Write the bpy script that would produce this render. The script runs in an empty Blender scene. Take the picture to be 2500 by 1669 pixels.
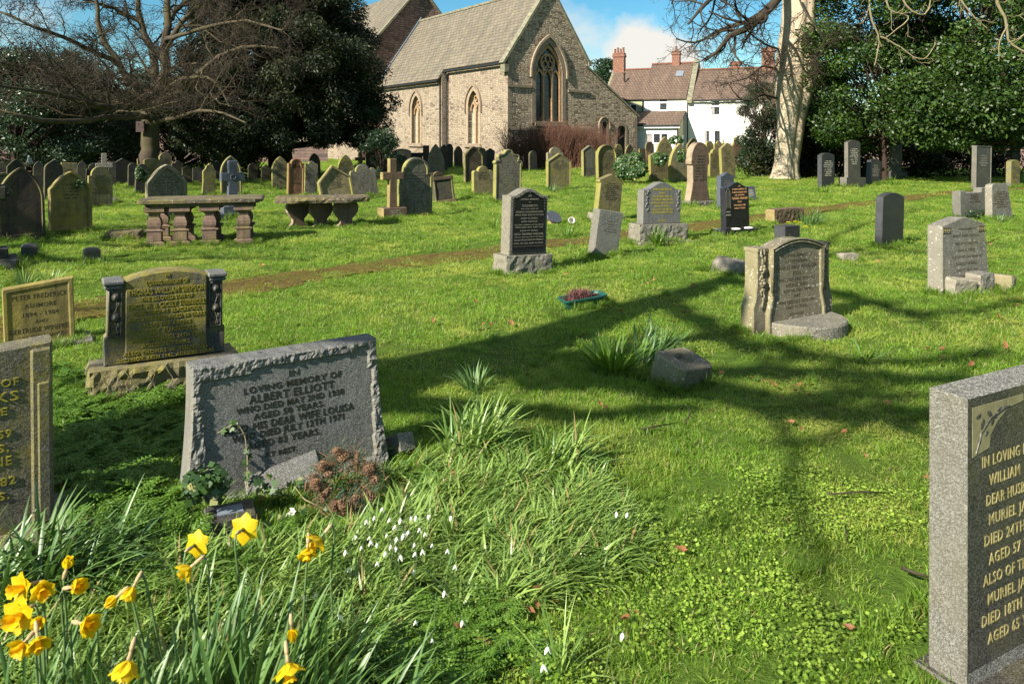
import bpy, bmesh, math, random
import numpy as np
from mathutils import Vector, Matrix, noise
random.seed(11)
rng = np.random.default_rng(11)
R = math.radians
S = bpy.context.scene
COL = S.collection
# ---------------------------------------------------------------- camera, sky, sun
F, HX, HY, EYE = 1800.0, 1250.0, 345.0, 1.6      # focal length and horizon in photo pixels, eye height in metres
cam = bpy.data.cameras.new('camera')
camo = bpy.data.objects.new('camera', cam)
COL.objects.link(camo)
S.camera = camo
cam.sensor_width = 36.0
cam.lens = F / 2500 * 36
cam.shift_y = -(834.5 - HY) / 2500
camo.location = (0, 0, EYE)
camo.rotation_euler = (R(90), 0, 0)
cam.clip_start = 0.05
cam.clip_end = 3000
cam.dof.use_dof = True
cam.dof.focus_distance = 5.5
cam.dof.aperture_fstop = 11.0
SX, SY, SEL = -0.715, -0.699, 35.0                # horizontal direction to the sun, elevation
sun = bpy.data.lights.new('sun', 'SUN')
sun.energy = 4.8
sun.angle = R(0.55)
sun.color = (1.0, 0.93, 0.80)
suno = bpy.data.objects.new('sun', sun)
COL.objects.link(suno)
sv = Vector((SX * math.cos(R(SEL)), SY * math.cos(R(SEL)), math.sin(R(SEL))))
suno.rotation_euler = sv.to_track_quat('Z', 'Y').to_euler()
W = bpy.data.worlds.new('World')
S.world = W
W.use_nodes = True
wn, wl = W.node_tree.nodes, W.node_tree.links
wn.clear()
def N(nodes, t, **kw):
    n = nodes.new(t)
    for k, v in kw.items():
        setattr(n, k, v)
    return n
sky = N(wn, 'ShaderNodeTexSky', sky_type='NISHITA', sun_disc=False)
sky.sun_elevation = R(SEL)
sky.sun_rotation = math.atan2(SX, SY)
sky.air_density = 1.0
sky.dust_density = 0.1
sky.ozone_density = 3.0
hs = N(wn, 'ShaderNodeHueSaturation')
hs.inputs['Saturation'].default_value = 1.35
hs.inputs['Value'].default_value = 0.62
tc = N(wn, 'ShaderNodeTexCoord')
mp = N(wn, 'ShaderNodeMapping')
mp.inputs['Scale'].default_value = (1.0, 1.0, 1.9)
mp.inputs['Location'].default_value = (0.35, 0.1, 0.0)
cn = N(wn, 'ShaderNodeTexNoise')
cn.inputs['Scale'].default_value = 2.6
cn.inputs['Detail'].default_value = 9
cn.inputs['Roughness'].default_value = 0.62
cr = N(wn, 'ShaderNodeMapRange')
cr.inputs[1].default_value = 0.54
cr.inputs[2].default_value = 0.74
# one cumulus bank low behind the cottages
vd = N(wn, 'ShaderNodeVectorMath', operation='DISTANCE')
vd.inputs[1].default_value = Vector((0.20, 1, 0.085)).normalized()
cn2 = N(wn, 'ShaderNodeTexNoise')
cn2.inputs['Scale'].default_value = 9
cn2.inputs['Detail'].default_value = 8
ma = N(wn, 'ShaderNodeMath', operation='MULTIPLY_ADD')
ma.inputs[1].default_value = -0.16
mr2 = N(wn, 'ShaderNodeMapRange')
mr2.inputs[1].default_value = 0.002
mr2.inputs[2].default_value = -0.020
mx = N(wn, 'ShaderNodeMath', operation='MAXIMUM')
mixc = N(wn, 'ShaderNodeMix', data_type='RGBA')
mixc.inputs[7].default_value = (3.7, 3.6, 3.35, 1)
bg = N(wn, 'ShaderNodeBackground')
bg.inputs['Strength'].default_value = 0.10
wo = N(wn, 'ShaderNodeOutputWorld')
wl.new(sky.outputs[0], hs.inputs['Color'])
wl.new(tc.outputs['Generated'], mp.inputs[0])
wl.new(mp.outputs[0], cn.inputs['Vector'])
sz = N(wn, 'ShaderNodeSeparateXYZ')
zr = N(wn, 'ShaderNodeMapRange')  # extra cloud towards the zenith, out of view, added as neutral fill light
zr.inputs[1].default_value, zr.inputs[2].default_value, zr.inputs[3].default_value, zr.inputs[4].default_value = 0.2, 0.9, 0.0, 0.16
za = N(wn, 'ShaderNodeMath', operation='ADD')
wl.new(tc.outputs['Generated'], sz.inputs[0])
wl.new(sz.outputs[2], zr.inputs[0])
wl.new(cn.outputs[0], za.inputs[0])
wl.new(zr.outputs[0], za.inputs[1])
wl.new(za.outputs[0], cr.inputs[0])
wl.new(tc.outputs['Generated'], vd.inputs[0])
wl.new(tc.outputs['Generated'], cn2.inputs['Vector'])
wl.new(cn2.outputs[0], ma.inputs[0])
wl.new(vd.outputs['Value'], ma.inputs[2])
wl.new(ma.outputs[0], mr2.inputs[0])
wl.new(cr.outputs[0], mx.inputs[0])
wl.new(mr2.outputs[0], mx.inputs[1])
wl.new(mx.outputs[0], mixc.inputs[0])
tint = N(wn, 'ShaderNodeMix', data_type='RGBA', blend_type='MULTIPLY')
tint.inputs[0].default_value = 1.0
tint.inputs[7].default_value = (0.86, 1.0, 0.86, 1)
wl.new(hs.outputs[0], tint.inputs[6])
wl.new(tint.outputs[2], mixc.inputs[6])
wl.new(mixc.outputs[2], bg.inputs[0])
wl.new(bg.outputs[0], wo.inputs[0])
S.view_settings.view_transform = 'Standard'
S.view_settings.look = 'None'
S.view_settings.gamma = 1.0
S.view_settings.exposure = 1.33
# ---------------------------------------------------------------- places
def gz(x, y):
    k = 0.020 * math.sin(x * 0.9 + 0.3) * math.cos(y * 0.7) + 0.010 * math.sin(x * 2.3 + y * 1.7)
    return k + 0.009 * math.sin(x * 4.7 + 1.3 * math.sin(y * 2)) * math.sin(y * 4.1 + x)
def gza(x, y):
    return 0.020 * np.sin(x * 0.9 + 0.3) * np.cos(y * 0.7) + 0.010 * np.sin(x * 2.3 + y * 1.7) + 0.009 * np.sin(x * 4.7 + 1.3 * np.sin(y * 2)) * np.sin(y * 4.1 + x)
def G(px, py):
    z = 0.0
    for _ in range(4):
        Y = (EYE - z) * F / (py - HY)
        X = (px - HX) / F * Y
        z = gz(X, Y)
    return Vector((X, Y, z))
def Wp(px, py, Y):
    return Vector(((px - HX) / F * Y, Y, EYE + (HY - py) / F * Y))
# ---------------------------------------------------------------- objects
def new(name, me, parent=None, mat=None, loc=None, rot=None):
    o = bpy.data.objects.new(name, me)
    COL.objects.link(o)
    if parent is not None:
        o.parent = parent
    if mat is not None and me is not None and not me.materials:
        me.materials.append(mat)
    if loc is not None:
        o.location = loc
    if rot is not None:
        o.rotation_euler = rot
    return o
def tag(o, label=None, cat=None, group=None, kind=None):
    if label: o['label'] = label
    if cat: o['category'] = cat
    if group: o['group'] = group
    if kind: o['kind'] = kind
    return o
def thing(name, label, cat, loc=(0, 0, 0), rot=(0, 0, 0), group=None):
    o = new(name, None, None, None, loc, rot)
    o.empty_display_size = 0.1
    return tag(o, label, cat, group)
def copy_tree(o, parent=None):
    c = o.copy()
    COL.objects.link(c)
    if parent is not None:
        c.parent = parent
    for ch in list(o.children):
        copy_tree(ch, c)
    return c
# ---------------------------------------------------------------- mesh helpers
def np_mesh(name, V, Fc, smooth=False):
    V = np.asarray(V, dtype=np.float32).reshape(-1, 3)
    Fc = np.asarray(Fc, dtype=np.int32)
    me = bpy.data.meshes.new(name)
    me.vertices.add(len(V))
    me.vertices.foreach_set('co', V.ravel())
    n, k = Fc.shape
    me.loops.add(n * k)
    me.loops.foreach_set('vertex_index', Fc.ravel())
    me.polygons.add(n)
    me.polygons.foreach_set('loop_start', np.arange(0, n * k, k, dtype=np.int32))
    if smooth:
        me.polygons.foreach_set('use_smooth', np.ones(n, dtype=bool))
    me.update(calc_edges=True)
    me.validate()
    return me
class MB:
    def __init__(s):
        s.v, s.f = [], []
    def add(s, vs, fs):
        o = len(s.v)
        s.v += [tuple(v) for v in vs]
        s.f += [tuple(i + o for i in f) for f in fs]
        return s
    def box(s, x0, x1, y0, y1, z0, z1, M=None):
        vs = [(x0, y0, z0), (x1, y0, z0), (x1, y1, z0), (x0, y1, z0), (x0, y0, z1), (x1, y0, z1), (x1, y1, z1), (x0, y1, z1)]
        if M: vs = [tuple(M @ Vector(v)) for v in vs]
        return s.add(vs, [(0, 3, 2, 1), (4, 5, 6, 7), (0, 1, 5, 4), (1, 2, 6, 5), (2, 3, 7, 6), (3, 0, 4, 7)])
    def bbox(s, x0, x1, y0, y1, z0, z1, b=0.01, M=None):
        # box with chamfered edges
        pts = []
        for z, i in ((z0, b), (z0 + b, 0), (z1 - b, 0), (z1, b)):
            e = b
            pts.append([(x0 + i + (e if not i else 0), y0 + i, z), (x1 - i - (e if not i else 0), y0 + i, z), (x1 - i, y0 + i + (e if not i else 0), z), (x1 - i, y1 - i - (e if not i else 0), z),
                        (x1 - i - (e if not i else 0), y1 - i, z), (x0 + i + (e if not i else 0), y1 - i, z), (x0 + i, y1 - i - (e if not i else 0), z), (x0 + i, y0 + i + (e if not i else 0), z)])
        return s.loops(pts, M=M)
    def loops(s, loops, cap=True, M=None):
        n = len(loops[0])
        vs = [p for l in loops for p in l]
        if M: vs = [tuple(M @ Vector(v)) for v in vs]
        fs = []
        for k in range(len(loops) - 1):
            for i in range(n):
                j = (i + 1) % n
                fs.append((k * n + i, k * n + j, (k + 1) * n + j, (k + 1) * n + i))
        if cap:
            fs.append(tuple(range(n))[::-1])
            fs.append(tuple(range((len(loops) - 1) * n, len(loops) * n)))
        return s.add(vs, fs)
    def lathe(s, prof, n=16, M=None, sx=1, sy=1):
        return s.loops([[(r * sx * math.cos(2 * math.pi * i / n), r * sy * math.sin(2 * math.pi * i / n), z) for i in range(n)] for r, z in prof], M=M)
    def tube(s, pts, rad, n=6):
        pts = [Vector(p) for p in pts]
        rs = [float(q) for q in rad] if hasattr(rad, '__len__') else [rad] * len(pts)
        ls = []
        for i, p in enumerate(pts):
            t = (pts[min(i + 1, len(pts) - 1)] - pts[max(i - 1, 0)]).normalized()
            a = Vector((0.13, 0.21, 1)) if abs(t.z) < 0.9 else Vector((1, 0.1, 0))
            u = t.cross(a).normalized()
            w = t.cross(u)
            ls.append([tuple(p + rs[i] * (math.cos(2 * math.pi * k / n) * u + math.sin(2 * math.pi * k / n) * w)) for k in range(n)])
        return s.loops(ls)
    def prism(s, pts, y0, y1, M=None):
        return s.loops([[(x, y0, z) for x, z in pts], [(x, y1, z) for x, z in pts]], M=M)
    def ring(s, outer, inner, y0, y1, closed=False):
        n = len(outer)
        assert n == len(inner), (n, len(inner))
        vs = [(x, y0, z) for x, z in outer] + [(x, y0, z) for x, z in inner] + [(x, y1, z) for x, z in inner] + [(x, y1, z) for x, z in outer]
        fs = []
        for k in range(4):
            a, b = k * n, ((k + 1) % 4) * n
            for i in range(n if closed else n - 1):
                j = (i + 1) % n
                fs.append((a + i, a + j, b + j, b + i))
        if not closed:
            fs += [(0, n, 2 * n, 3 * n), (n - 1, 4 * n - 1, 3 * n - 1, 2 * n - 1)]
        return s.add(vs, fs)
    def ball(s, c, rx, ry, rz, n=8, m=6, M=None):
        vs = [(c[0] + rx * math.sin(math.pi * (j + .02) / (m + .04)) * math.cos(2 * math.pi * i / n), c[1] + ry * math.sin(math.pi * (j + .02) / (m + .04)) * math.sin(2 * math.pi * i / n), c[2] + rz * math.cos(math.pi * j / m)) for j in range(m + 1) for i in range(n)]
        return s.loops([vs[k * n:(k + 1) * n] for k in range(m + 1)], M=M)
    def build(s, name, mat=None, parent=None, smooth=False, loc=None, rot=None):
        me = bpy.data.meshes.new(name)
        me.from_pydata(s.v, [], s.f)
        me.validate()
        if smooth:
            me.polygons.foreach_set('use_smooth', [True] * len(me.polygons))
        me.update()
        return new(name, me, parent, mat, loc, rot)
def smooth_by_angle(o, a=35):
    try:
        o.data.shade_smooth() if hasattr(o.data, 'shade_smooth') else None
    except Exception:
        pass
def rough_block(name, w, d, h, amp, mat, parent=None, loc=None, rot=None, cell=0.035, seed=0, top_amp=None, taper=0.0):
    """a rock-pitched block: a box whose faces are broken into small chipped facets"""
    nx, ny, nz = max(2, int(w / cell)), max(2, int(d / cell)), max(2, int(h / cell))
    bm = bmesh.new()
    V = {}
    def vert(i, j, k):
        if (i, j, k) in V: return V[(i, j, k)]
        x, y, z = -w / 2 + w * i / nx, -d / 2 + d * j / ny, h * k / nz
        e = (i in (0, nx)) + (j in (0, ny)) + (k in (0, nz))
        q = Vector((x * 14 + seed * 3.1, y * 14 + 7.7 * seed, z * 14))
        f = noise.noise(q) + 0.6 * noise.noise(q * 2.3)
        g = noise.noise(q * 1.7 + Vector((9, 4, 2)))
        ta = amp if top_amp is None else top_amp
        rr = 1.0 - 0.35 * (e > 1)
        a = amp * rr
        dx = (1 if i == nx else -1 if i == 0 else 0) * a * (0.6 * f - (0.7 if e > 1 else 0))
        dy = (1 if j == ny else -1 if j == 0 else 0) * a * (f - (0.7 if e > 1 else 0))
        dz = (ta * (0.6 * g - (0.5 if e > 1 else 0))) if k == nz else 0
        t = 1 - taper * k / nz
        V[(i, j, k)] = bm.verts.new(((x + dx) * t, (y + dy) * t, z + dz))
        return V[(i, j, k)]
    for i in range(nx):
        for j in range(ny):
            bm.faces.new([vert(i, j, nz), vert(i + 1, j, nz), vert(i + 1, j + 1, nz), vert(i, j + 1, nz)])
    for k in range(nz):
        for i in range(nx):
            bm.faces.new([vert(i, 0, k), vert(i + 1, 0, k), vert(i + 1, 0, k + 1), vert(i, 0, k + 1)])
            bm.faces.new([vert(i + 1, ny, k), vert(i, ny, k), vert(i, ny, k + 1), vert(i + 1, ny, k + 1)])
        for j in range(ny):
            bm.faces.new([vert(0, j + 1, k), vert(0, j, k), vert(0, j, k + 1), vert(0, j + 1, k + 1)])
            bm.faces.new([vert(nx, j, k), vert(nx, j + 1, k), vert(nx, j + 1, k + 1), vert(nx, j, k + 1)])
    me = bpy.data.meshes.new(name)
    bm.to_mesh(me)
    bm.free()
    return new(name, me, parent, mat, loc, rot)
def leaf_batch(base, az, tilt, bend, L, Wd, seg=5, twist=None, prof=None, fold=0.0):
    """many strap leaves at once: base (N,3), azimuth, first tilt from upright, total bend, length, width"""
    base = np.asarray(base, float)
    n = len(base)
    az, tilt, bend, L, Wd = [np.broadcast_to(np.asarray(a, float), (n,)) for a in (az, tilt, bend, L, Wd)]
    twist = np.zeros(n) if twist is None else np.broadcast_to(np.asarray(twist, float), (n,))
    k = seg + 1
    s = np.linspace(0, 1, k)
    phi = tilt[:, None] + bend[:, None] * s[None, :] ** 1.3
    tan = np.stack([np.sin(phi) * np.cos(az)[:, None], np.sin(phi) * np.sin(az)[:, None], np.cos(phi)], -1)
    step = (L / seg)[:, None, None] * (tan[:, 1:] + tan[:, :-1]) / 2
    P = np.concatenate([np.zeros((n, 1, 3)), np.cumsum(step, 1)], 1) + base[:, None, :]
    side = np.stack([-np.sin(az), np.cos(az), np.zeros(n)], -1)[:, None, :] * np.ones((1, k, 1))
    nor = np.cross(side, tan)
    c, d = np.cos(twist)[:, None, None], np.sin(twist)[:, None, None]
    wv = c * side + d * nor
    if prof is None:
        prof = np.clip(1.0 - s ** 3.5, 0.06, 1) * np.clip(0.55 + s * 2.2, 0, 1)
    wv = wv * (Wd[:, None, None] / 2) * prof[None, :, None]
    if fold:
        nn = c * nor - d * side
        mid = P - nn * (Wd[:, None, None] * fold) * prof[None, :, None]
        V = np.stack([P - wv, mid, P + wv], 2).reshape(n, k * 3, 3)
        f = []
        for i in range(seg):
            f += [(3 * i, 3 * i + 1, 3 * i + 4, 3 * i + 3), (3 * i + 1, 3 * i + 2, 3 * i + 5, 3 * i + 4)]
        m = k * 3
    else:
        V = np.stack([P - wv, P + wv], 2).reshape(n, k * 2, 3)
        f = [(2 * i, 2 * i + 1, 2 * i + 3, 2 * i + 2) for i in range(seg)]
        m = k * 2
    f = np.array(f)
    Fc = (f[None] + (np.arange(n) * m)[:, None, None]).reshape(-1, 4)
    return V.reshape(-1, 3), Fc
def join(parts):
    Vs, Fs, o = [], [], 0
    for V, Fc in parts:
        Vs.append(V); Fs.append(Fc + o); o += len(V)
    return np.concatenate(Vs), np.concatenate(Fs)
def unit(a):
    return a / np.maximum(np.linalg.norm(a, axis=-1, keepdims=True), 1e-9)
def cards(P, size, nrm, elong=2.0, dirs=None, rg=rng):
    """one small pointed leaf (a folded rhombus) at every point"""
    n = len(P)
    size = np.broadcast_to(np.asarray(size, float), (n,))[:, None]
    nrm = unit(nrm)
    d = rg.normal(size=(n, 3)) if dirs is None else dirs
    u = unit(d - nrm * np.sum(d * nrm, -1, keepdims=True))
    w = np.cross(nrm, u)
    a = P - u * size * 0.5
    b = P + w * size * 0.5 / elong - nrm * size * 0.06
    c = P + u * size * 0.5
    e = P - w * size * 0.5 / elong - nrm * size * 0.06
    V = np.stack([a, b, c, e], 1).reshape(-1, 3)
    return V, (np.arange(n)[:, None] * 4 + np.arange(4)[None])
def tubes(P, Rr, sides=4):
    """P (N,k,3), Rr (N,k)"""
    n, k, _ = P.shape
    t = np.empty_like(P)
    t[:, 1:-1] = P[:, 2:] - P[:, :-2]
    t[:, 0] = P[:, 1] - P[:, 0]
    t[:, -1] = P[:, -1] - P[:, -2]
    t = unit(t)
    ref = np.where(np.abs(t[:, :1, 2:3]) > 0.85, np.array([1.0, 0.2, 0.0]), np.array([0.1, 0.2, 1.0])) * np.ones((1, k, 1))
    u = unit(np.cross(t, ref))
    w = np.cross(t, u)
    an = 2 * np.pi * np.arange(sides) / sides
    V = P[:, :, None] + Rr[:, :, None, None] * (np.cos(an)[None, None, :, None] * u[:, :, None] + np.sin(an)[None, None, :, None] * w[:, :, None])
    V = V.reshape(-1, 3)
    f = []
    for i in range(k - 1):
        for j in range(sides):
            f.append((i * sides + j, i * sides + (j + 1) % sides, (i + 1) * sides + (j + 1) % sides, (i + 1) * sides + j))
    f = np.array(f)
    return V, (f[None] + (np.arange(n) * k * sides)[:, None, None]).reshape(-1, 4)
def grow(P, Rr, m, ratio, ang, grav=0.0, wob=0.25, k=6, rr=0.5, lo=0.25, tipr=0.35, rg=rng, Lfix=None):
    """spawn m side branches from each parent polyline"""
    n, kk, _ = P.shape
    idx = np.repeat(np.arange(n), m)
    N_ = len(idx)
    s = lo + (1 - lo) * (np.tile(np.arange(m), n) + rg.uniform(0, 1, N_)) / m
    fi = s * (kk - 1)
    i0 = np.minimum(fi.astype(int), kk - 2)
    fr = (fi - i0)[:, None]
    base = P[idx, i0] * (1 - fr) + P[idx, i0 + 1] * fr
    r0 = (Rr[idx, i0] * (1 - fr[:, 0]) + Rr[idx, i0 + 1] * fr[:, 0]) * rr
    tan = unit(P[idx, i0 + 1] - P[idx, i0])
    plen = np.sum(np.linalg.norm(P[:, 1:] - P[:, :-1], axis=-1), 1)
    L = (plen[idx] * ratio if Lfix is None else Lfix) * rg.uniform(0.55, 1.25, N_) * (1.15 - 0.5 * s)
    rnd = rg.normal(size=(N_, 3))
    perp = unit(rnd - tan * np.sum(rnd * tan, -1, keepdims=True))
    a = R(ang) * rg.uniform(0.6, 1.3, N_)[:, None]
    d = unit(tan * np.cos(a) + perp * np.sin(a))
    Q = np.empty((N_, k, 3))
    Q[:, 0] = base
    for i in range(1, k):
        d = unit(d + rg.normal(size=(N_, 3)) * wob + np.array([0, 0, grav]))
        Q[:, i] = Q[:, i - 1] + d * (L / (k - 1))[:, None]
    q = np.linspace(1, tipr, k)[None] * r0[:, None]
    return Q, q
def resample(pts, rads, k):
    pts = np.array([tuple(p) for p in pts], float)
    d = np.concatenate([[0], np.cumsum(np.linalg.norm(pts[1:] - pts[:-1], axis=1))])
    # smooth curve through the points
    t = np.linspace(0, d[-1], k)
    out = np.stack([np.interp(t, d, pts[:, i]) for i in range(3)], 1)
    sm = out.copy()
    sm[1:-1] = 0.25 * out[:-2] + 0.5 * out[1:-1] + 0.25 * out[2:]
    rr = np.interp(t, d, np.linspace(rads[0], rads[1], len(d)) if len(rads) == 2 else rads)
    return sm, rr
# ---------------------------------------------------------------- materials
class NT:
    def __init__(s, name):
        s.m = bpy.data.materials.new(name)
        s.m.use_nodes = True
        s.n, s.l = s.m.node_tree.nodes, s.m.node_tree.links
        s.n.clear()
        s.out = s.n.new('ShaderNodeOutputMaterial')
        s.b = s.n.new('ShaderNodeBsdfPrincipled')
        s.l.new(s.b.outputs[0], s.out.inputs[0])
        s.tc = s.n.new('ShaderNodeTexCoord')
        s.oi = s.n.new('ShaderNodeObjectInfo')
    def put(s, sock, v):
        if hasattr(v, 'is_linked') or hasattr(v, 'links'):
            s.l.new(v, sock)
        elif isinstance(v, (tuple, list)) and len(v) == 3 and sock.type == 'RGBA':
            sock.default_value = (*v, 1)
        else:
            sock.default_value = v
    def noise(s, scale, detail=5, rough=0.6, vec=None, w=None, dist=0.0, col=False):
        n = s.n.new('ShaderNodeTexNoise')
        n.inputs['Scale'].default_value = scale
        n.inputs['Detail'].default_value = detail
        n.inputs['Roughness'].default_value = rough
        n.inputs['Distortion'].default_value = dist
        if w is not None:
            n.noise_dimensions = '4D'
            s.put(n.inputs['W'], w)
        s.l.new(vec if vec is not None else s.tc.outputs['Object'], n.inputs['Vector'])
        return n.outputs[1 if col else 0]
    def math(s, op, a, b=0.0, c=0.0, clamp=False):
        n = s.n.new('ShaderNodeMath')
        n.operation = op
        n.use_clamp = clamp
        s.put(n.inputs[0], a); s.put(n.inputs[1], b)
        if op in ('MULTIPLY_ADD',): s.put(n.inputs[2], c)
        return n.outputs[0]
    def step(s, v, a, b, lo=0.0, hi=1.0):
        n = s.n.new('ShaderNodeMapRange')
        s.put(n.inputs[0], v)
        n.inputs[1].default_value, n.inputs[2].default_value = a, b
        n.inputs[3].default_value, n.inputs[4].default_value = lo, hi
        return n.outputs[0]
    def mix(s, f, a, b, mode='MIX'):
        n = s.n.new('ShaderNodeMix')
        n.data_type = 'RGBA'
        n.blend_type = mode
        s.put(n.inputs[0], f); s.put(n.inputs[6], a); s.put(n.inputs[7], b)
        return n.outputs[2]
    def bump(s, h, strength=0.4, dist=0.01, prev=None):
        n = s.n.new('ShaderNodeBump')
        n.inputs['Strength'].default_value = strength
        n.inputs['Distance'].default_value = dist
        s.l.new(h, n.inputs['Height'])
        if prev is not None: s.l.new(prev, n.inputs['Normal'])
        return n.outputs[0]
    def sep(s, v):
        n = s.n.new('ShaderNodeSeparateXYZ')
        s.l.new(v, n.inputs[0])
        return n.outputs
    def comb(s, x, y, z):
        n = s.n.new('ShaderNodeCombineXYZ')
        for i, v in enumerate((x, y, z)): s.put(n.inputs[i], v)
        return n.outputs[0]
    def fin(s, col=None, rough=0.8, bump=None, spec=None):
        if col is not None: s.put(s.b.inputs['Base Color'], col)
        s.put(s.b.inputs['Roughness'], rough)
        if bump is not None: s.l.new(bump, s.b.inputs['Normal'])
        if spec is not None: s.b.inputs['Specular IOR Level'].default_value = spec
        return s.m
MATS = {}
def plain(name, col, rough=0.7, spec=0.5, var=0.15, scale=20, bump=0.0, metal=0.0):
    if name in MATS: return MATS[name]
    t = NT(name)
    v = t.noise(scale, 6)
    dark = tuple(c * (1 - var * 2) for c in col)
    c = t.mix(t.step(v, 0.3, 0.7), dark, tuple(min(1, c * (1 + var)) for c in col))
    m = t.fin(c, rough, t.bump(v, bump, 0.01) if bump else None, spec)
    t.b.inputs['Metallic'].default_value = metal
    MATS[name] = m
    return m
def stone(name, base, alt, dark=(0.03, 0.027, 0.022), green=(0.16, 0.15, 0.03), galgae=0.35, side=0.9, white=0.0, speck=0.0, sc=(0.45, 0.45, 0.42), rough=0.88, bump=0.5, stain=0.5, sidecol=(0.24, 0.225, 0.05), front=0.0, frontcol=(0.20, 0.17, 0.02)):
    t = NT(name)
    w = t.math('MULTIPLY', t.oi.outputs['Random'], 37.0)
    big = t.noise(2.3, 4, 0.6, w=w)
    mid = t.noise(9, 6, 0.65, w=w)
    fine = t.noise(70, 4, 0.7, w=w)
    c = t.mix(t.step(mid, 0.36, 0.62), base, alt)
    c = t.mix(t.step(t.noise(4.2, 5, 0.6, w=t.math('ADD', w, 3.3)), 0.5, 0.66, 0, stain), c, dark)
    so = t.sep(t.tc.outputs['Object'])
    streak = t.noise(1.0, 5, 0.65, vec=t.comb(t.math('MULTIPLY', so[0], 22.0), t.math('MULTIPLY', so[1], 22.0), t.math('MULTIPLY', so[2], 1.6)), w=w)
    if stain: c = t.mix(t.step(streak, 0.52, 0.66, 0, 0.55), c, tuple(x * 0.38 for x in alt))
    if stain: c = t.mix(t.step(streak, 0.42, 0.30, 0, 0.30), c, tuple(min(1, x * 1.5) for x in base))
    if galgae:
        c = t.mix(t.step(t.noise(3.0, 7, 0.7, w=t.math('ADD', w, 9.1)), 0.46, 0.62, 0, galgae), c, green)
    if front:
        z = t.sep(t.tc.outputs['Object'])
        ff = t.math('MULTIPLY', t.step(t.noise(5, 6, 0.7, w=w), 0.40, 0.55), t.step(t.math('ABSOLUTE', z[0]), 0.42, 0.30), clamp=True)
        c = t.mix(t.math('MULTIPLY', ff, front), c, frontcol)
    if speck:
        vo = t.n.new('ShaderNodeTexVoronoi')
        vo.inputs['Scale'].default_value = 330
        t.l.new(t.tc.outputs['Object'], vo.inputs['Vector'])
        rnd = t.sep(vo.outputs['Color'])[0]
        c = t.mix(t.step(rnd, 0.62, 0.75, 0, speck), c, sc)
        c = t.mix(t.step(rnd, 0.30, 0.18, 0, speck * 0.8), c, tuple(x * 0.08 for x in sc))
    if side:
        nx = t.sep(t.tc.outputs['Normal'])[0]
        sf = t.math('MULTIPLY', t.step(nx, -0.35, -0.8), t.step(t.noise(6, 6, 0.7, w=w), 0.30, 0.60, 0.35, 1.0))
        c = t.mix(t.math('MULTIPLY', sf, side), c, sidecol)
    if white:
        c = t.mix(t.step(t.noise(42, 3, 0.6, w=w), 0.60, 0.66, 0, white), c, (0.48, 0.47, 0.40))
    h = t.math('ADD', t.math('MULTIPLY', mid, 1.2), t.math('MULTIPLY', fine, 0.5))
    m = t.fin(c, rough, t.bump(h, bump, 0.012), 0.3)
    MATS[name] = m
    return m
stone('olive_sandstone', (0.165, 0.14, 0.078), (0.10, 0.085, 0.048), green=(0.15, 0.135, 0.025), galgae=0.6)
stone('tan_sandstone', (0.22, 0.18, 0.10), (0.145, 0.118, 0.066), green=(0.15, 0.135, 0.03), galgae=0.4)
stone('dark_sandstone', (0.065, 0.045, 0.032), (0.035, 0.026, 0.02), green=(0.08, 0.075, 0.02), galgae=0.5, side=0.85, sidecol=(0.2, 0.18, 0.07))
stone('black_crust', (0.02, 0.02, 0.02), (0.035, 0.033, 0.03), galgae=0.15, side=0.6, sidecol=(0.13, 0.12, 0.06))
stone('grey_sandstone', (0.125, 0.115, 0.094), (0.068, 0.062, 0.05), galgae=0.25, white=0.35)
stone('red_sandstone', (0.22, 0.09, 0.045), (0.12, 0.06, 0.04), galgae=0.15, side=0.5, white=0.2)
stone('brown_sandstone', (0.125, 0.08, 0.052), (0.088, 0.057, 0.037), galgae=0.12, side=0.8, sidecol=(0.30, 0.24, 0.09))
stone('pink_granite', (0.20, 0.125, 0.105), (0.15, 0.095, 0.08), galgae=0.08, side=0.75, sidecol=(0.30, 0.25, 0.16), speck=0.35, rough=0.6, stain=0.15)
stone('rose_sandstone', (0.165, 0.105, 0.08), (0.115, 0.075, 0.057), galgae=0.12, side=0.85, sidecol=(0.32, 0.25, 0.17), stain=0.3)
stone('grey_granite', (0.11, 0.111, 0.108), (0.086, 0.086, 0.084), galgae=0.12, side=0.4, sidecol=(0.26, 0.24, 0.18), speck=0.55, sc=(0.24, 0.24, 0.235), rough=0.7, stain=0.25)
stone('pale_granite', (0.125, 0.118, 0.10), (0.09, 0.086, 0.073), galgae=0.2, side=0.7, sidecol=(0.125, 0.115, 0.09), speck=0.5, rough=0.75, stain=0.3, white=0.2)
stone('granite_algae', (0.06, 0.06, 0.056), (0.042, 0.042, 0.04), galgae=0.25, side=0.3, sidecol=(0.25, 0.24, 0.2), speck=0.5, sc=(0.18, 0.18, 0.17), front=0.92, frontcol=(0.20, 0.165, 0.012), stain=0.3)
stone('granite_brown', (0.11, 0.097, 0.06), (0.078, 0.068, 0.043), green=(0.21, 0.175, 0.018), galgae=0.95, side=0.2, speck=0.6, sc=(0.2, 0.19, 0.17), stain=0.3)
stone('yellow_sandstone', (0.235, 0.19, 0.065), (0.16, 0.125, 0.042), green=(0.25, 0.20, 0.03), galgae=0.7, side=0.6, sidecol=(0.34, 0.28, 0.12), stain=0.35)
stone('speckled_brown', (0.165, 0.138, 0.085), (0.105, 0.086, 0.054), green=(0.115, 0.10, 0.035), galgae=0.35, side=0.85, sidecol=(0.24, 0.21, 0.11), white=0.75, stain=0.45, speck=0.2)
stone('speckled_grey', (0.15, 0.138, 0.11), (0.088, 0.08, 0.064), galgae=0.2, side=0.8, sidecol=(0.23, 0.205, 0.16), white=0.7, stain=0.35, speck=0.3)
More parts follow.
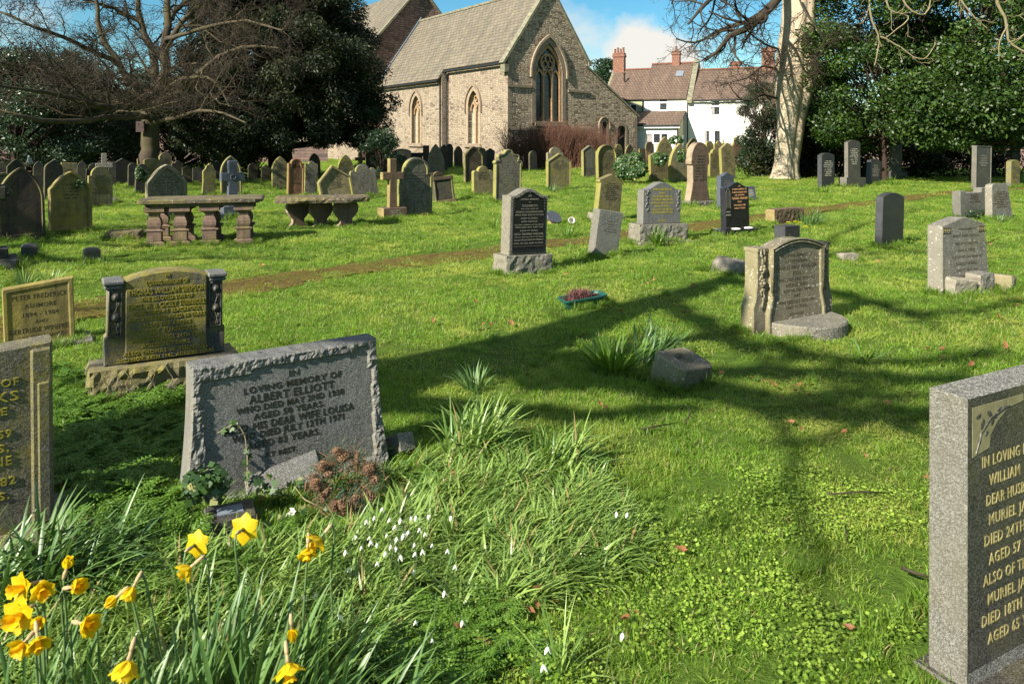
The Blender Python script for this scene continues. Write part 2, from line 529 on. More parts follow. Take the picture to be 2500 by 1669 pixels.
stone('polished_black', (0.006, 0.006, 0.008), (0.011, 0.011, 0.014), galgae=0.0, side=0.4, sidecol=(0.05, 0.05, 0.06), speck=0.1, sc=(0.08, 0.08, 0.09), rough=0.14, bump=0.03, stain=0.0)
stone('matt_black', (0.012, 0.012, 0.015), (0.02, 0.02, 0.024), galgae=0.08, side=0.5, sidecol=(0.10, 0.10, 0.11), speck=0.25, sc=(0.12, 0.12, 0.13), rough=0.35, bump=0.1, stain=0.0)
stone('dark_grey_granite', (0.024, 0.023, 0.021), (0.036, 0.033, 0.028), galgae=0.2, side=0.6, sidecol=(0.22, 0.20, 0.17), speck=0.4, sc=(0.2, 0.19, 0.18), rough=0.45, bump=0.15, stain=0.1)
stone('blue_slate', (0.028, 0.036, 0.058), (0.04, 0.048, 0.07), galgae=0.05, side=0.6, sidecol=(0.10, 0.11, 0.15), speck=0.2, rough=0.4, bump=0.1, stain=0.1)
stone('rough_base', (0.125, 0.108, 0.078), (0.065, 0.057, 0.042), galgae=0.3, green=(0.15, 0.145, 0.05), side=0.5, sidecol=(0.24, 0.21, 0.15), speck=0.45, white=0.35, bump=0.9)
stone('mossy_slab', (0.13, 0.105, 0.068), (0.068, 0.053, 0.034), galgae=0.6, green=(0.16, 0.14, 0.03), white=0.5, side=0.3, bump=1.0)
stone('pink_sandstone', (0.18, 0.118, 0.09), (0.12, 0.08, 0.062), galgae=0.25, green=(0.26, 0.23, 0.04), side=0.0, stain=0.35)
def text_mat(name, col, rough=0.6):
    return plain(name, col, rough, 0.3, 0.25, 60)
T_DARK = text_mat('leaded_letters', (0.020, 0.019, 0.010))
T_OLIVE = text_mat('algae_letters', (0.30, 0.25, 0.03))
T_GOLD = text_mat('gilt_letters', (0.34, 0.285, 0.12), 0.5)
T_WORN = text_mat('worn_letters', (0.062, 0.053, 0.03))
T_ORANGE = text_mat('copper_letters', (0.50, 0.26, 0.12), 0.5)
T_PALE = text_mat('pale_letters', (0.36, 0.34, 0.27))
T_GREY = text_mat('grey_letters', (0.17, 0.16, 0.13))
T_BROWN = text_mat('brown_letters', (0.05, 0.042, 0.025))  # dark brown lettering colour
def masonry(name, c1, c2, c3, mortar, bw=0.42, bh=0.17, msize=0.018, bumpd=0.03, dist=0.05, pale=0.0, rough=0.9):
    t = NT(name)
    o = t.sep(t.tc.outputs['Object'])
    v = t.comb(o[0], o[2], o[1])
    nz = t.n.new('ShaderNodeTexNoise'); nz.inputs['Scale'].default_value = 2.2; nz.inputs['Detail'].default_value = 3
    t.l.new(v, nz.inputs['Vector'])
    vm = t.n.new('ShaderNodeVectorMath'); vm.operation = 'MULTIPLY_ADD'
    t.l.new(nz.outputs[1], vm.inputs[0]); vm.inputs[1].default_value = (dist * 2, dist, 0); t.l.new(v, vm.inputs[2])
    br = t.n.new('ShaderNodeTexBrick')
    br.offset = 0.47; br.squash = 0.7; br.squash_frequency = 3
    t.l.new(vm.outputs[0], br.inputs['Vector'])
    br.inputs['Scale'].default_value = 1.0
    br.inputs['Brick Width'].default_value = bw
    br.inputs['Row Height'].default_value = bh
    br.inputs['Mortar Size'].default_value = msize
    br.inputs['Mortar Smooth'].default_value = 0.4
    br.inputs['Bias'].default_value = 0.0
    br.inputs['Color1'].default_value = (0, 0, 0, 1)
    br.inputs['Color2'].default_value = (1, 1, 1, 1)
    br.inputs['Mortar'].default_value = (0.5, 0.5, 0.5, 1)
    k = t.sep(br.outputs['Color'])[0]
    c = t.mix(t.step(k, 0.0, 0.55), c1, c2)
    c = t.mix(t.step(k, 0.80, 1.0), c, c3)
    m6 = t.noise(6, 7, 0.7)
    c = t.mix(t.step(m6, 0.3, 0.7, 0.0, 0.35), c, (0.05, 0.04, 0.03))
    c = t.mix(t.step(t.noise(0.8, 5, 0.6), 0.45, 0.62, 0, pale), c, mortar)
    c = t.mix(br.outputs['Fac'], c, mortar)
    h = t.math('ADD', t.math('MULTIPLY', br.outputs['Fac'], -1.0), t.math('MULTIPLY', t.noise(14, 5, 0.7), 0.9))
    m = t.fin(c, rough, t.bump(h, 0.9, bumpd), 0.2)
    MATS[name] = m
    return m
def rubble(name, c1, c2, c3, mortar, bw=0.42, bh=0.17, gap=0.06, pale=0.0, bd=0.06, big=0.35):
    """random rubble: jittered cells, wider than tall, with recessed joints"""
    t = NT(name)
    o = t.sep(t.tc.outputs['Object'])
    wob = t.math('MULTIPLY', t.noise(0.9, 3), 0.5)
    v = t.comb(t.math('DIVIDE', o[0], bw), t.math('DIVIDE', t.math('ADD', o[2], t.math('MULTIPLY', wob, 0.22)), bh), 0.0)
    va, vb = t.n.new('ShaderNodeTexVoronoi'), t.n.new('ShaderNodeTexVoronoi')
    for q in (va, vb):
        q.voronoi_dimensions = '2D'
        q.inputs['Scale'].default_value = 1.0
        q.inputs['Randomness'].default_value = 0.62
        t.l.new(v, q.inputs['Vector'])
    vb.feature = 'DISTANCE_TO_EDGE'
    k = t.sep(va.outputs['Color'])
    c = t.mix(t.step(k[0], 0.1, 0.9), c1, c2)
    c = t.mix(t.step(k[1], 0.72, 0.9, 0, 0.9), c, c3)
    c = t.mix(t.step(t.noise(8, 7, 0.7), 0.35, 0.7, 0.0, 0.45), c, tuple(x * 0.35 for x in c1))
    c = t.mix(t.step(t.noise(0.45, 5, 0.65), 0.42, 0.6, 0, big), c, tuple(x * 0.55 for x in c1))
    jt = t.step(vb.outputs['Distance'], gap, gap * 0.25)
    if pale:
        c = t.mix(t.step(t.noise(1.1, 6, 0.7), 0.40, 0.58, 0, pale), c, mortar)
    c = t.mix(jt, c, mortar)
    h = t.math('ADD', t.step(vb.outputs['Distance'], 0.0, gap * 2.2), t.math('ADD', t.math('MULTIPLY', t.noise(10, 6, 0.75), 1.3), t.math('MULTIPLY', k[2], 0.6)))
    m = t.fin(c, 0.92, t.bump(h, 1.0, bd), 0.15)
    MATS[name] = m
rubble('south_stone', (0.27, 0.215, 0.16), (0.40, 0.325, 0.24), (0.10, 0.072, 0.056), (0.35, 0.285, 0.21), 0.30, 0.12, 0.05, 0.6, 0.035, 0.3)
rubble('gable_stone', (0.42, 0.33, 0.235), (0.60, 0.49, 0.36), (0.17, 0.125, 0.095), (0.25, 0.195, 0.14), 0.29, 0.115, 0.06, 0.0, 0.07)
rubble('nave_stone', (0.24, 0.15, 0.12), (0.32, 0.21, 0.165), (0.13, 0.085, 0.075), (0.12, 0.085, 0.07), 0.5, 0.19, 0.07, 0.0, 0.07)
masonry('boundary_stone', (0.20, 0.13, 0.12), (0.27, 0.18, 0.15), (0.12, 0.09, 0.09), (0.15, 0.11, 0.1), bw=0.6, bh=0.22, bumpd=0.05)
masonry('red_brick', (0.17, 0.068, 0.045), (0.24, 0.10, 0.065), (0.22, 0.075, 0.05), (0.36, 0.26, 0.2), bw=0.22, bh=0.075, msize=0.008, bumpd=0.01, dist=0.004)
def roofmat(name, c1, c2, c3, bw, bh, slope, ax, row=0.5, moss=(0.2, 0.19, 0.1), mossf=0.4):
    t = NT(name)
    o = t.sep(t.tc.outputs['Object'])
    v = t.comb(o[ax], t.math('MULTIPLY', o[2], slope), 0.0)
    br = t.n.new('ShaderNodeTexBrick')
    t.l.new(v, br.inputs['Vector'])
    br.inputs['Scale'].default_value = 1
    br.inputs['Brick Width'].default_value = bw
    br.inputs['Row Height'].default_value = bh
    br.inputs['Mortar Size'].default_value = 0.012
    br.inputs['Mortar Smooth'].default_value = 0.2
    br.inputs['Color1'].default_value = (0, 0, 0, 1)
    br.inputs['Color2'].default_value = (1, 1, 1, 1)
    k = t.sep(br.outputs['Color'])[0]
    c = t.mix(k, c1, c2)
    st = t.noise(1.0, 6, 0.65, vec=t.comb(t.math('MULTIPLY', o[ax], 1.6), t.math('MULTIPLY', o[2], 0.35), 0.0))
    c = t.mix(t.step(st, 0.42, 0.62, 0, 0.65), c, c3)
    c = t.mix(t.step(t.noise(2.4, 7, 0.7), 0.5, 0.66, 0, mossf), c, moss)
    c = t.mix(br.outputs['Fac'], c, tuple(x * 0.35 for x in c3))
    fr = t.math('FRACT', t.math('DIVIDE', t.math('MULTIPLY', o[2], slope), bh))
    h = t.math('ADD', t.math('MULTIPLY', fr, -1.0), t.math('ADD', t.math('MULTIPLY', br.outputs['Fac'], -0.4), t.math('MULTIPLY', k, 0.3)))
    m = t.fin(c, 0.75, t.bump(h, 0.9, 0.03), 0.25)
    MATS[name] = m
    return m
roofmat('stone_slates', (0.135, 0.112, 0.085), (0.18, 0.15, 0.113), (0.085, 0.08, 0.062), 0.42, 0.30, 1.22, 1)
roofmat('clay_tiles', (0.125, 0.085, 0.062), (0.17, 0.118, 0.085), (0.085, 0.06, 0.05), 0.24, 0.27, 1.75, 0, moss=(0.16, 0.12, 0.09), mossf=0.3)
def leafmat(name, c1, c2, c3=None, transl=0.35, rough=0.5, spec=0.4, scale=1.4, tipz=None, dead=0.0, deadc=(0.30, 0.22, 0.09)):
    t = NT(name)
    geo = t.n.new('ShaderNodeNewGeometry')
    pos = geo.outputs['Position']
    v = t.math('ADD', t.math('MULTIPLY', geo.outputs['Random Per Island'], 0.55), t.math('MULTIPLY', t.noise(scale, 5, 0.6, vec=pos), 0.75))
    c = t.mix(t.step(v, 0.38, 0.88), c1, c2)
    if c3 is not None:
        c = t.mix(t.step(t.noise(0.75, 7, 0.68, vec=pos), 0.47, 0.62), c, c3)
    if dead:
        c = t.mix(t.step(t.math('FRACT', t.math('MULTIPLY', geo.outputs['Random Per Island'], 17.3)), 1 - dead, 1 - dead + 0.01), c, deadc)
    t.fin(c, rough, None, spec)
    tr = t.n.new('ShaderNodeBsdfTranslucent')
    t.l.new(t.mix(0.5, c, (c2[0] * 1.6, c2[1] * 1.5, c2[2] * 0.7)), tr.inputs[0])
    mx_ = t.n.new('ShaderNodeMixShader')
    mx_.inputs[0].default_value = transl
    t.l.new(t.b.outputs[0], mx_.inputs[1])
    t.l.new(tr.outputs[0], mx_.inputs[2])
    t.l.new(mx_.outputs[0], t.out.inputs[0])
    MATS[name] = t.m
    return t.m
leafmat('grass_blades', (0.065, 0.15, 0.014), (0.23, 0.38, 0.035), (0.36, 0.41, 0.07), 0.42, 0.5, 0.35, 0.9, dead=0.10, deadc=(0.36, 0.30, 0.13))
leafmat('tall_grass_blades', (0.075, 0.15, 0.015), (0.17, 0.28, 0.03), None, 0.35, 0.45, 0.4, 2, dead=0.08)
leafmat('snowdrop_leaf', (0.09, 0.18, 0.035), (0.25, 0.36, 0.085), None, 0.33, 0.38, 0.5, 6, dead=0.03)
leafmat('daffodil_leaf', (0.055, 0.12, 0.035), (0.13, 0.23, 0.06), None, 0.25, 0.4, 0.5, 6)
leafmat('lush_leaf', (0.07, 0.145, 0.014), (0.14, 0.25, 0.025), None, 0.35, 0.4, 0.5, 6)
leafmat('parsley_leaf', (0.055, 0.13, 0.016), (0.13, 0.24, 0.028), None, 0.35, 0.5, 0.35, 4)
leafmat('clover_leaf', (0.14, 0.25, 0.025), (0.30, 0.42, 0.06), None, 0.35, 0.45, 0.4, 4)
leafmat('ivy_leaf', (0.018, 0.05, 0.012), (0.05, 0.10, 0.022), None, 0.12, 0.42, 0.5, 5, dead=0.05, deadc=(0.22, 0.22, 0.08))
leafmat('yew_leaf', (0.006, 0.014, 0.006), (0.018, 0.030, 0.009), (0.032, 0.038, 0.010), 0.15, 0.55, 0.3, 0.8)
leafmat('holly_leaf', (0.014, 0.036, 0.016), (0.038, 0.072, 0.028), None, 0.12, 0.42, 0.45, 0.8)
leafmat('laurel_leaf', (0.009, 0.028, 0.005), (0.062, 0.115, 0.015), (0.020, 0.045, 0.007), 0.2, 0.46, 0.4, 0.9)
leafmat('conifer_leaf', (0.010, 0.030, 0.010), (0.022, 0.050, 0.016), None, 0.1, 0.6, 0.3, 2)
leafmat('dead_leaf', (0.09, 0.035, 0.016), (0.34, 0.155, 0.065), None, 0.2, 0.6, 0.3, 8)
leafmat('petal_yellow', (0.56, 0.40, 0.004), (0.74, 0.60, 0.02), None, 0.45, 0.5, 0.3, 20)
leafmat('trumpet_yellow', (0.70, 0.38, 0.006), (0.78, 0.48, 0.01), None, 0.3, 0.5, 0.3, 20)
leafmat('petal_white', (0.72, 0.74, 0.68), (0.85, 0.87, 0.82), None, 0.3, 0.5, 0.3, 20)
leafmat('flower_stem', (0.09, 0.15, 0.055), (0.12, 0.19, 0.07), None, 0.15, 0.45, 0.4, 10)
leafmat('spathe', (0.40, 0.30, 0.16), (0.52, 0.41, 0.24), None, 0.3, 0.7, 0.2, 20)
leafmat('pine_needle', (0.02, 0.05, 0.025), (0.05, 0.10, 0.05), None, 0.1, 0.5, 0.4, 5)
leafmat('heather', (0.12, 0.05, 0.05), (0.22, 0.11, 0.10), None, 0.1, 0.8, 0.2, 9)
leafmat('blue_petal', (0.08, 0.09, 0.55), (0.14, 0.14, 0.7), None, 0.3, 0.5, 0.3, 9)
def bark(name, c1, c2, moss=None, mossf=0.5, scale=3.0, bumps=0.6, stretch=0.3, rough=0.9):
    t = NT(name)
    mpn = t.n.new('ShaderNodeMapping'); mpn.inputs['Scale'].default_value = (1, 1, stretch)
    t.l.new(t.tc.outputs['Object'], mpn.inputs[0])
    a = t.noise(scale, 7, 0.65, vec=mpn.outputs[0])
    b = t.noise(scale * 6, 5, 0.7, vec=mpn.outputs[0])
    c = t.mix(t.step(a, 0.35, 0.65), c1, c2)
    c = t.mix(t.step(b, 0.55, 0.7, 0, 0.35), c, tuple(x * 0.4 for x in c1))
    if moss:
        c = t.mix(t.step(t.noise(1.3, 6, 0.65), 0.42, 0.6, 0, mossf), c, moss)
    m = t.fin(c, rough, t.bump(t.math('ADD', a, t.math('MULTIPLY', b, 0.4)), bumps, 0.03), 0.2)
    MATS[name] = m
    return m
bark('beech_bark', (0.46, 0.375, 0.27), (0.36, 0.29, 0.205), (0.24, 0.21, 0.115), 0.35, 1.6, 0.35, 0.22)
bark('mossy_bark', (0.075, 0.058, 0.04), (0.045, 0.035, 0.025), (0.10, 0.09, 0.035), 0.5, 3)
bark('twig_bark', (0.028, 0.021, 0.017), (0.045, 0.033, 0.025), (0.07, 0.062, 0.03), 0.4, 3, 0.2)
bark('pale_branch', (0.26, 0.21, 0.13), (0.19, 0.155, 0.095), (0.2, 0.19, 0.08), 0.5, 3, 0.3)
bark('yew_bark', (0.035, 0.022, 0.016), (0.05, 0.032, 0.024), None, 0, 3)
bark('red_stem', (0.12, 0.06, 0.042), (0.17, 0.088, 0.06), None, 0, 1.2, 0.1)
bark('tan_stem', (0.24, 0.15, 0.10), (0.16, 0.10, 0.07), (0.2, 0.15, 0.08), 0.4, 1.2, 0.1)
bark('cone_scale', (0.20, 0.12, 0.07), (0.11, 0.065, 0.04), None, 0, 20, 0.4, 1)
def glass(name, col=(0.02, 0.022, 0.026), rough=0.12):
    t = NT(name)
    h = t.noise(3, 3)
    m = t.fin(t.mix(t.step(h, 0.3, 0.7), col, tuple(c * 1.8 for c in col)), rough, t.bump(h, 0.08, 0.02), 0.5)
    MATS[name] = m
    return m
glass('dark_glass')
glass('dusty_glass', (0.20, 0.19, 0.145), 0.55)
plain('dressed_stone', (0.30, 0.235, 0.165), 0.85, 0.2, 0.18, 6, 0.3)
plain('dark_dressed_stone', (0.24, 0.185, 0.135), 0.85, 0.2, 0.2, 6, 0.4)
plain('orange_dressed_stone', (0.36, 0.225, 0.12), 0.85, 0.2, 0.2, 6, 0.3)
plain('coping_stone', (0.20, 0.19, 0.13), 0.9, 0.2, 0.25, 5, 0.4)
plain('lead_grey', (0.16, 0.19, 0.22), 0.5, 0.4, 0.1, 6)
plain('gutter_black', (0.018, 0.018, 0.018), 0.5, 0.4, 0.1, 6)
plain('white_render', (0.70, 0.69, 0.62), 0.85, 0.2, 0.05, 0.9, 0.2)
plain('cream_render', (0.42, 0.38, 0.27), 0.85, 0.2, 0.05, 1.5, 0.15)
plain('green_render', (0.30, 0.32, 0.19), 0.85, 0.2, 0.04, 1.5, 0.15)
plain('white_frame', (0.80, 0.80, 0.78), 0.4, 0.5, 0.02, 3)
plain('curtain', (0.30, 0.27, 0.25), 0.9, 0.2, 0.2, 8)
plain('door_black', (0.015, 0.014, 0.014), 0.6, 0.3, 0.2, 8)
plain('terracotta', (0.20, 0.088, 0.055), 0.8, 0.2, 0.15, 8)
plain('green_plastic', (0.01, 0.075, 0.055), 0.35, 0.5, 0.05, 8)
plain('peat', (0.04, 0.022, 0.014), 0.95, 0.1, 0.3, 60, 0.8)
plain('white_ceramic', (0.62, 0.60, 0.55), 0.4, 0.5, 0.06, 20)
plain('brown_board', (0.05, 0.03, 0.028), 0.7, 0.3, 0.1, 8)
plain('pigeon_grey', (0.34, 0.34, 0.37), 0.8, 0.2, 0.25, 12)
plain('beak', (0.05, 0.045, 0.05), 0.6, 0.3, 0.1, 12)
plain('boulder', (0.20, 0.18, 0.145), 0.9, 0.2, 0.3, 7, 0.9)
plain('chip_stone', (0.25, 0.225, 0.175), 0.9, 0.2, 0.2, 9, 0.8)
M_ = MATS
# ---------------------------------------------------------------- ground
def make_ground():
    u = np.linspace(-1, 1, 300)
    xs = 8 * np.sinh(u * np.arcsinh(700 / 8.0))
    ys = 8 * np.sinh(np.linspace(-np.arcsinh(60 / 8.0), np.arcsinh(1400 / 8.0), 320)) + 5
    Xg, Yg = np.meshgrid(xs, ys)
    Z = gza(Xg, Yg)
    V = np.stack([Xg, Yg, Z], -1).reshape(-1, 3)
    nx, ny = len(xs), len(ys)
    i, j = np.meshgrid(np.arange(nx - 1), np.arange(ny - 1))
    a = (j * nx + i).ravel()
    me = np_mesh('ground', V, np.stack([a, a + 1, a + nx + 1, a + nx], -1), True)
    t = NT('turf_soil')
    n1 = t.noise(0.7, 6, 0.65); n2 = t.noise(14, 7, 0.7); n3 = t.noise(60, 4, 0.7)
    c = t.mix(t.step(n2, 0.35, 0.65), (0.055, 0.10, 0.012), (0.09, 0.155, 0.02))
    c = t.mix(t.step(n1, 0.52, 0.68, 0, 0.6), c, (0.085, 0.085, 0.02))
    c = t.mix(t.step(n3, 0.55, 0.68, 0, 0.5), c, (0.035, 0.03, 0.015))
    m = t.fin(c, 0.95, t.bump(t.math('ADD', n2, n3), 0.8, 0.03), 0.1)
    o = new('ground', me, None, m)
    tag(o, kind='structure')
make_ground()
PATH = [(-200, 930), (0, 808), (190, 762), (400, 728), (560, 703), (830, 666), (1100, 627), (1250, 607), (1400, 590), (1500, 578), (1740, 546), (2000, 511), (2160, 492), (2350, 470), (2700, 449)]
PATHW = [G(*p) for p in PATH]
def make_path():
    pts = np.array([tuple(p) for p in PATHW])
    d = np.concatenate([[0], np.cumsum(np.linalg.norm(pts[1:] - pts[:-1], axis=1))])
    k = 900
    t_ = np.linspace(0, d[-1], k)
    c = np.stack([np.interp(t_, d, pts[:, i]) for i in range(2)], 1)
    tn = unit(np.gradient(c, axis=0))
    nr = np.stack([-tn[:, 1], tn[:, 0]], 1)
    w = np.interp(t_, [0, d[-1] * 0.3, d[-1]], [0.42, 0.38, 0.26])
    rg = np.random.default_rng(3)
    cols = []
    QS = (-1, -.8, -.6, -.4, -.2, 0, .2, .4, .6, .8, 1)
    for q in QS:
        jit = rg.normal(0, 0.05, k) if abs(q) == 1 else 0
        wob = 0.07 * np.sin(t_ * 2.1 + q * 3) if abs(q) == 1 else 0
        p = c + nr * (w * q + jit + wob)[:, None]
        z = gza(p[:, 0], p[:, 1]) + 0.006 + (np.array([.012 + .022 * max(0, noise.noise(Vector((a * 9, b * 9, 1)))) for a, b in p]) if abs(q) < 1 else 0)
        cols.append(np.concatenate([p, z[:, None]], 1))
    V = np.stack(cols, 1).reshape(-1, 3)
    m_ = len(QS)
    f = [(i * m_ + j, i * m_ + j + 1, i * m_ + j + m_ + 1, i * m_ + j + m_) for i in range(k - 1) for j in range(m_ - 1)]
    t = NT('worn_mossy_earth')
    a, b, e = t.noise(9, 7, 0.75), t.noise(26, 6, 0.7), t.noise(2.0, 5, 0.6)
    cc = t.mix(t.step(a, 0.4, 0.6), (0.085, 0.045, 0.027), (0.16, 0.095, 0.052))
    cc = t.mix(t.step(b, 0.46, 0.52), cc, (0.15, 0.14, 0.018))
    cc = t.mix(t.step(t.noise(50, 4, 0.7), 0.55, 0.66, 0, 0.7), cc, (0.035, 0.018, 0.012))
    cc = t.mix(t.step(e, 0.5, 0.62, 0, 0.5), cc, (0.10, 0.12, 0.02))
    m = t.fin(cc, 0.95, t.bump(t.math('ADD', a, t.math('MULTIPLY', b, 0.8)), 1.0, 0.06), 0.1)
    tag(new('path', np_mesh('path', V, np.array(f), True), None, m), kind='structure')
    return c, w
PATHC, PATHHW = make_path()
# ---------------------------------------------------------------- arches
def arch(w, z0, zs, za, n=10, cx=0.0):
    """open pointed arch from left foot up over the apex to right foot"""
    rise = za - zs
    h = w / 2
    Rr = (rise * rise + h * h) / (2 * h)
    cxl = -h + Rr
    a1 = math.atan2(rise, -cxl)
    pts = [(-h, z0)]
    for i in range(n + 1):
        a = math.pi + (a1 - math.pi) * i / n
        pts.append((cxl + Rr * math.cos(a), zs + Rr * math.sin(a)))
    r = [(-x, z) for x, z in pts[::-1][1:]]
    return [(x + cx, z) for x, z in pts + r]
def wall_mesh(name, outline, holes, mat, parent, reveal=0.3, loc=None, rot=None, depth=0.0):
    bm = bmesh.new()
    edges = []
    for lp in [outline] + holes:
        vs = [bm.verts.new((x, 0, z)) for x, z in lp]
        edges += [bm.edges.new((vs[i], vs[(i + 1) % len(vs)])) for i in range(len(vs))]
    bmesh.ops.triangle_fill(bm, use_beauty=True, use_dissolve=False, edges=edges)
    for lp in holes:
        a = [bm.verts.new((x, 0, z)) for x, z in lp]
        b = [bm.verts.new((x, reveal, z)) for x, z in lp]
        for i in range(len(lp)):
            j = (i + 1) % len(lp)
            bm.faces.new((a[i], a[j], b[j], b[i]))
    bmesh.ops.remove_doubles(bm, verts=bm.verts, dist=1e-5)
    me = bpy.data.meshes.new(name)
    bm.to_mesh(me)
    bm.free()
    return new(name, me, parent, mat, loc, rot)
# ---------------------------------------------------------------- church
def make_church():
    ch = thing('church', 'old stone church with slate roofs and tall pointed east window', 'church', (-0.27, 48.0, gz(-.27, 48)), (0, 0, R(36)))
    GS, SS, DS = M_['gable_stone'], M_['south_stone'], M_['dressed_stone']
    # east wall with lean-to vestry
    win = arch(2.35, 2.95, 6.1, 8.25, 12, 3.43)
    lan = arch(0.52, 1.35, 2.75, 3.02, 8, 8.5)
    door = arch(0.86, -0.1, 2.35, 2.75, 6, 10.25)
    out = [(0, -0.3), (0, 7.1), (3.5, 12.05), (6.75, 7.45), (6.95, 6.75), (11.85, 3.5), (11.85, -0.3)]
    wall = wall_mesh('wall', out, [win, lan, door], GS, ch, 0.35)
    # east window
    W_ = MB().ring(arch(2.95, 2.75, 6.1, 8.62, 12, 3.43), win, -0.03, 0.2).build('window', M_['dark_dressed_stone'], ch)
    MB().ring(arch(3.25, 5.9, 6.1, 8.85, 12, 3.43), arch(2.99, 5.9, 6.1, 8.64, 12, 3.43), -0.14, 0.02).build('hood_mould', M_['dressed_stone'], W_)
    b = MB()
    b.prism([(2.2, 2.62), (4.66, 2.62), (4.66, 2.9), (2.2, 2.9)], -0.12, 0.2)
    b.build('sill', M_['dark_dressed_stone'], W_)
    b = MB().ring(arch(2.33, 2.96, 6.1, 8.23, 12, 3.43), arch(2.02, 2.96, 6.1, 7.95, 12, 3.43), 0.10, 0.26)
    for x in (3.05, 3.81):
        b.box(x - 0.065, x + 0.065, 0.1, 0.26, 2.95, 6.5)
    for cx in (2.72, 3.43, 4.14):
        b.ring(arch(0.72, 5.75, 5.8, 6.5, 6, cx), arch(0.56, 5.75, 5.8, 6.35, 6, cx), 0.12, 0.24)
    ring = [(3.43 + 0.62 * math.cos(a), 6.95 + 0.62 * math.sin(a)) for a in np.linspace(0, 2 * math.pi, 20, endpoint=False)]
    rin = [(3.43 + 0.50 * math.cos(a), 6.95 + 0.50 * math.sin(a)) for a in np.linspace(0, 2 * math.pi, 20, endpoint=False)]
    b.ring(ring, rin, 0.12, 0.24, True)
    for k in range(3):
        a = math.pi / 2 + k * 2.094
        c = (3.43 + 0.25 * math.cos(a), 6.95 + 0.25 * math.sin(a))
        b.ring([(c[0] + 0.26 * math.cos(q), c[1] + 0.26 * math.sin(q)) for q in np.linspace(0, 6.283, 12, endpoint=False)], [(c[0] + 0.18 * math.cos(q), c[1] + 0.18 * math.sin(q)) for q in np.linspace(0, 6.283, 12, endpoint=False)], 0.13, 0.23, True)
    b.build('tracery', M_['orange_dressed_stone'], W_)
    g = MB(); g.prism(win, 0.27, 0.31); g.build('pane', M_['dark_glass'], W_)
    g = MB()
    for z in np.arange(3.4, 6.6, 0.42): g.box(2.3, 4.56, 0.245, 0.262, z - 0.012, z + 0.012)
    g.build('glazing_bars', M_['gutter_black'], W_)
    # lancet
    L_ = MB().ring(arch(0.95, 1.35, 2.75, 3.28, 8, 8.5), lan, -0.04, 0.12).build('window', M_['dark_dressed_stone'], ch)
    MB().ring(arch(1.12, 2.5, 2.75, 3.38, 8, 8.5), arch(0.98, 2.5, 2.75, 3.3, 8, 8.5), -0.12, 0.0).build('hood_mould', M_['dark_dressed_stone'], L_)
    MB().prism(lan, 0.2, 0.24).build('pane', M_['dark_glass'], L_)
    D_ = MB().prism(door, 0.2, 0.26).build('door', M_['door_black'], ch)
    MB().ring(arch(1.2, -0.1, 2.4, 2.98, 6, 10.25), door, -0.025, 0.15).build('door_frame', M_['dark_dressed_stone'], D_)
    # string courses, quoins, kneeler
    def course(x0, x1, z):
        b = MB(); b.prism([(x0, z - 0.1), (x1, z - 0.1), (x1, z + 0.05), (x0, z + 0.05)], -0.09, 0.0); b.build('string_course', M_['dark_dressed_stone'], ch)
    course(-0.06, 1.9, 5.25); course(5.1, 7.1, 5.1); course(-0.06, 7.3, 2.45)
    b = MB()
    for i in range(18):
        w = 0.55 if i % 2 else 0.32
        b.box(-0.012, w, -0.014, 0.0, i * 0.38, i * 0.38 + 0.36)
    for i in range(9):
        w = 0.5 if i % 2 else 0.3
        b.box(11.87 - w, 11.862, -0.014, 0.0, i * 0.38, i * 0.38 + 0.36)
    b.build('quoins', M_['dark_dressed_stone'], ch)
    # verge coping
    def cop(p, q, name='coping', t=0.16, y0=-0.12, y1=0.35):
        d = Vector((q[0] - p[0], q[1] - p[1])).normalized(); n = Vector((-d.y, d.x)) * t
        b = MB(); b.prism([p, q, (q[0] + n.x, q[1] + n.y), (p[0] + n.x, p[1] + n.y)], y0, y1); b.build(name, M_['coping_stone'], ch)
    cop((-0.35, 6.62), (3.5, 12.06)); cop((3.502, 12.06), (6.95, 7.18)); cop((6.75, 6.89), (12.0, 3.40), 'coping', 0.12, -0.1, 0.3)
    b = MB(); b.box(-0.34, 0.0, -0.13, 0.36, 6.1, 6.62); b.box(6.96, 7.2, -0.13, 0.36, 6.9, 7.3)
    b.build('kneeler', M_['coping_stone'], ch)
    # south wall, in two bays; local x runs from far to near
    L = 18.0
    def south(x0, y0, y1, h, wins, mat=SS):
        fr = dict(loc=(x0, y1, 0), rot=(0, 0, R(-90)))
        holes = [arch(w, 1.45, 4.05, 5.15, 10, y1 - yc) for yc, w in wins]
        wo_ = wall_mesh('wall', [(0, -0.3), (0, h), (y1 - y0, h), (y1 - y0, -0.3)], holes, mat, ch, 0.45, **fr)
        for (yc, w), hl in zip(wins, holes):
            cx = y1 - yc
            q = MB().ring(arch(w + 0.5, 1.4, 4.05, 5.45, 10, cx), hl, -0.03, 0.2).build('window', M_['dressed_stone'], ch, **fr)
            MB().ring(arch(w + 0.78, 3.6, 4.05, 5.68, 10, cx), arch(w + 0.54, 3.6, 4.05, 5.47, 10, cx), -0.13, 0.0).build('hood_mould', M_['dark_dressed_stone'], q)
            t = MB().box(cx - 0.06, cx + 0.06, 0.16, 0.32, 1.45, 4.2)
            for s_ in (-1, 1):
                t.ring(arch(w / 2 - 0.02, 3.7, 3.75, 4.4, 6, cx + s_ * w / 4), arch(w / 2 - 0.2, 3.7, 3.75, 4.25, 6, cx + s_ * w / 4), 0.18, 0.3)
            t.ring([(cx + 0.22 * math.cos(a), 4.6 + 0.22 * math.sin(a)) for a in np.linspace(0, 6.283, 12, endpoint=False)], [(cx + 0.14 * math.cos(a), 4.6 + 0.14 * math.sin(a)) for a in np.linspace(0, 6.283, 12, endpoint=False)], 0.18, 0.3, True)
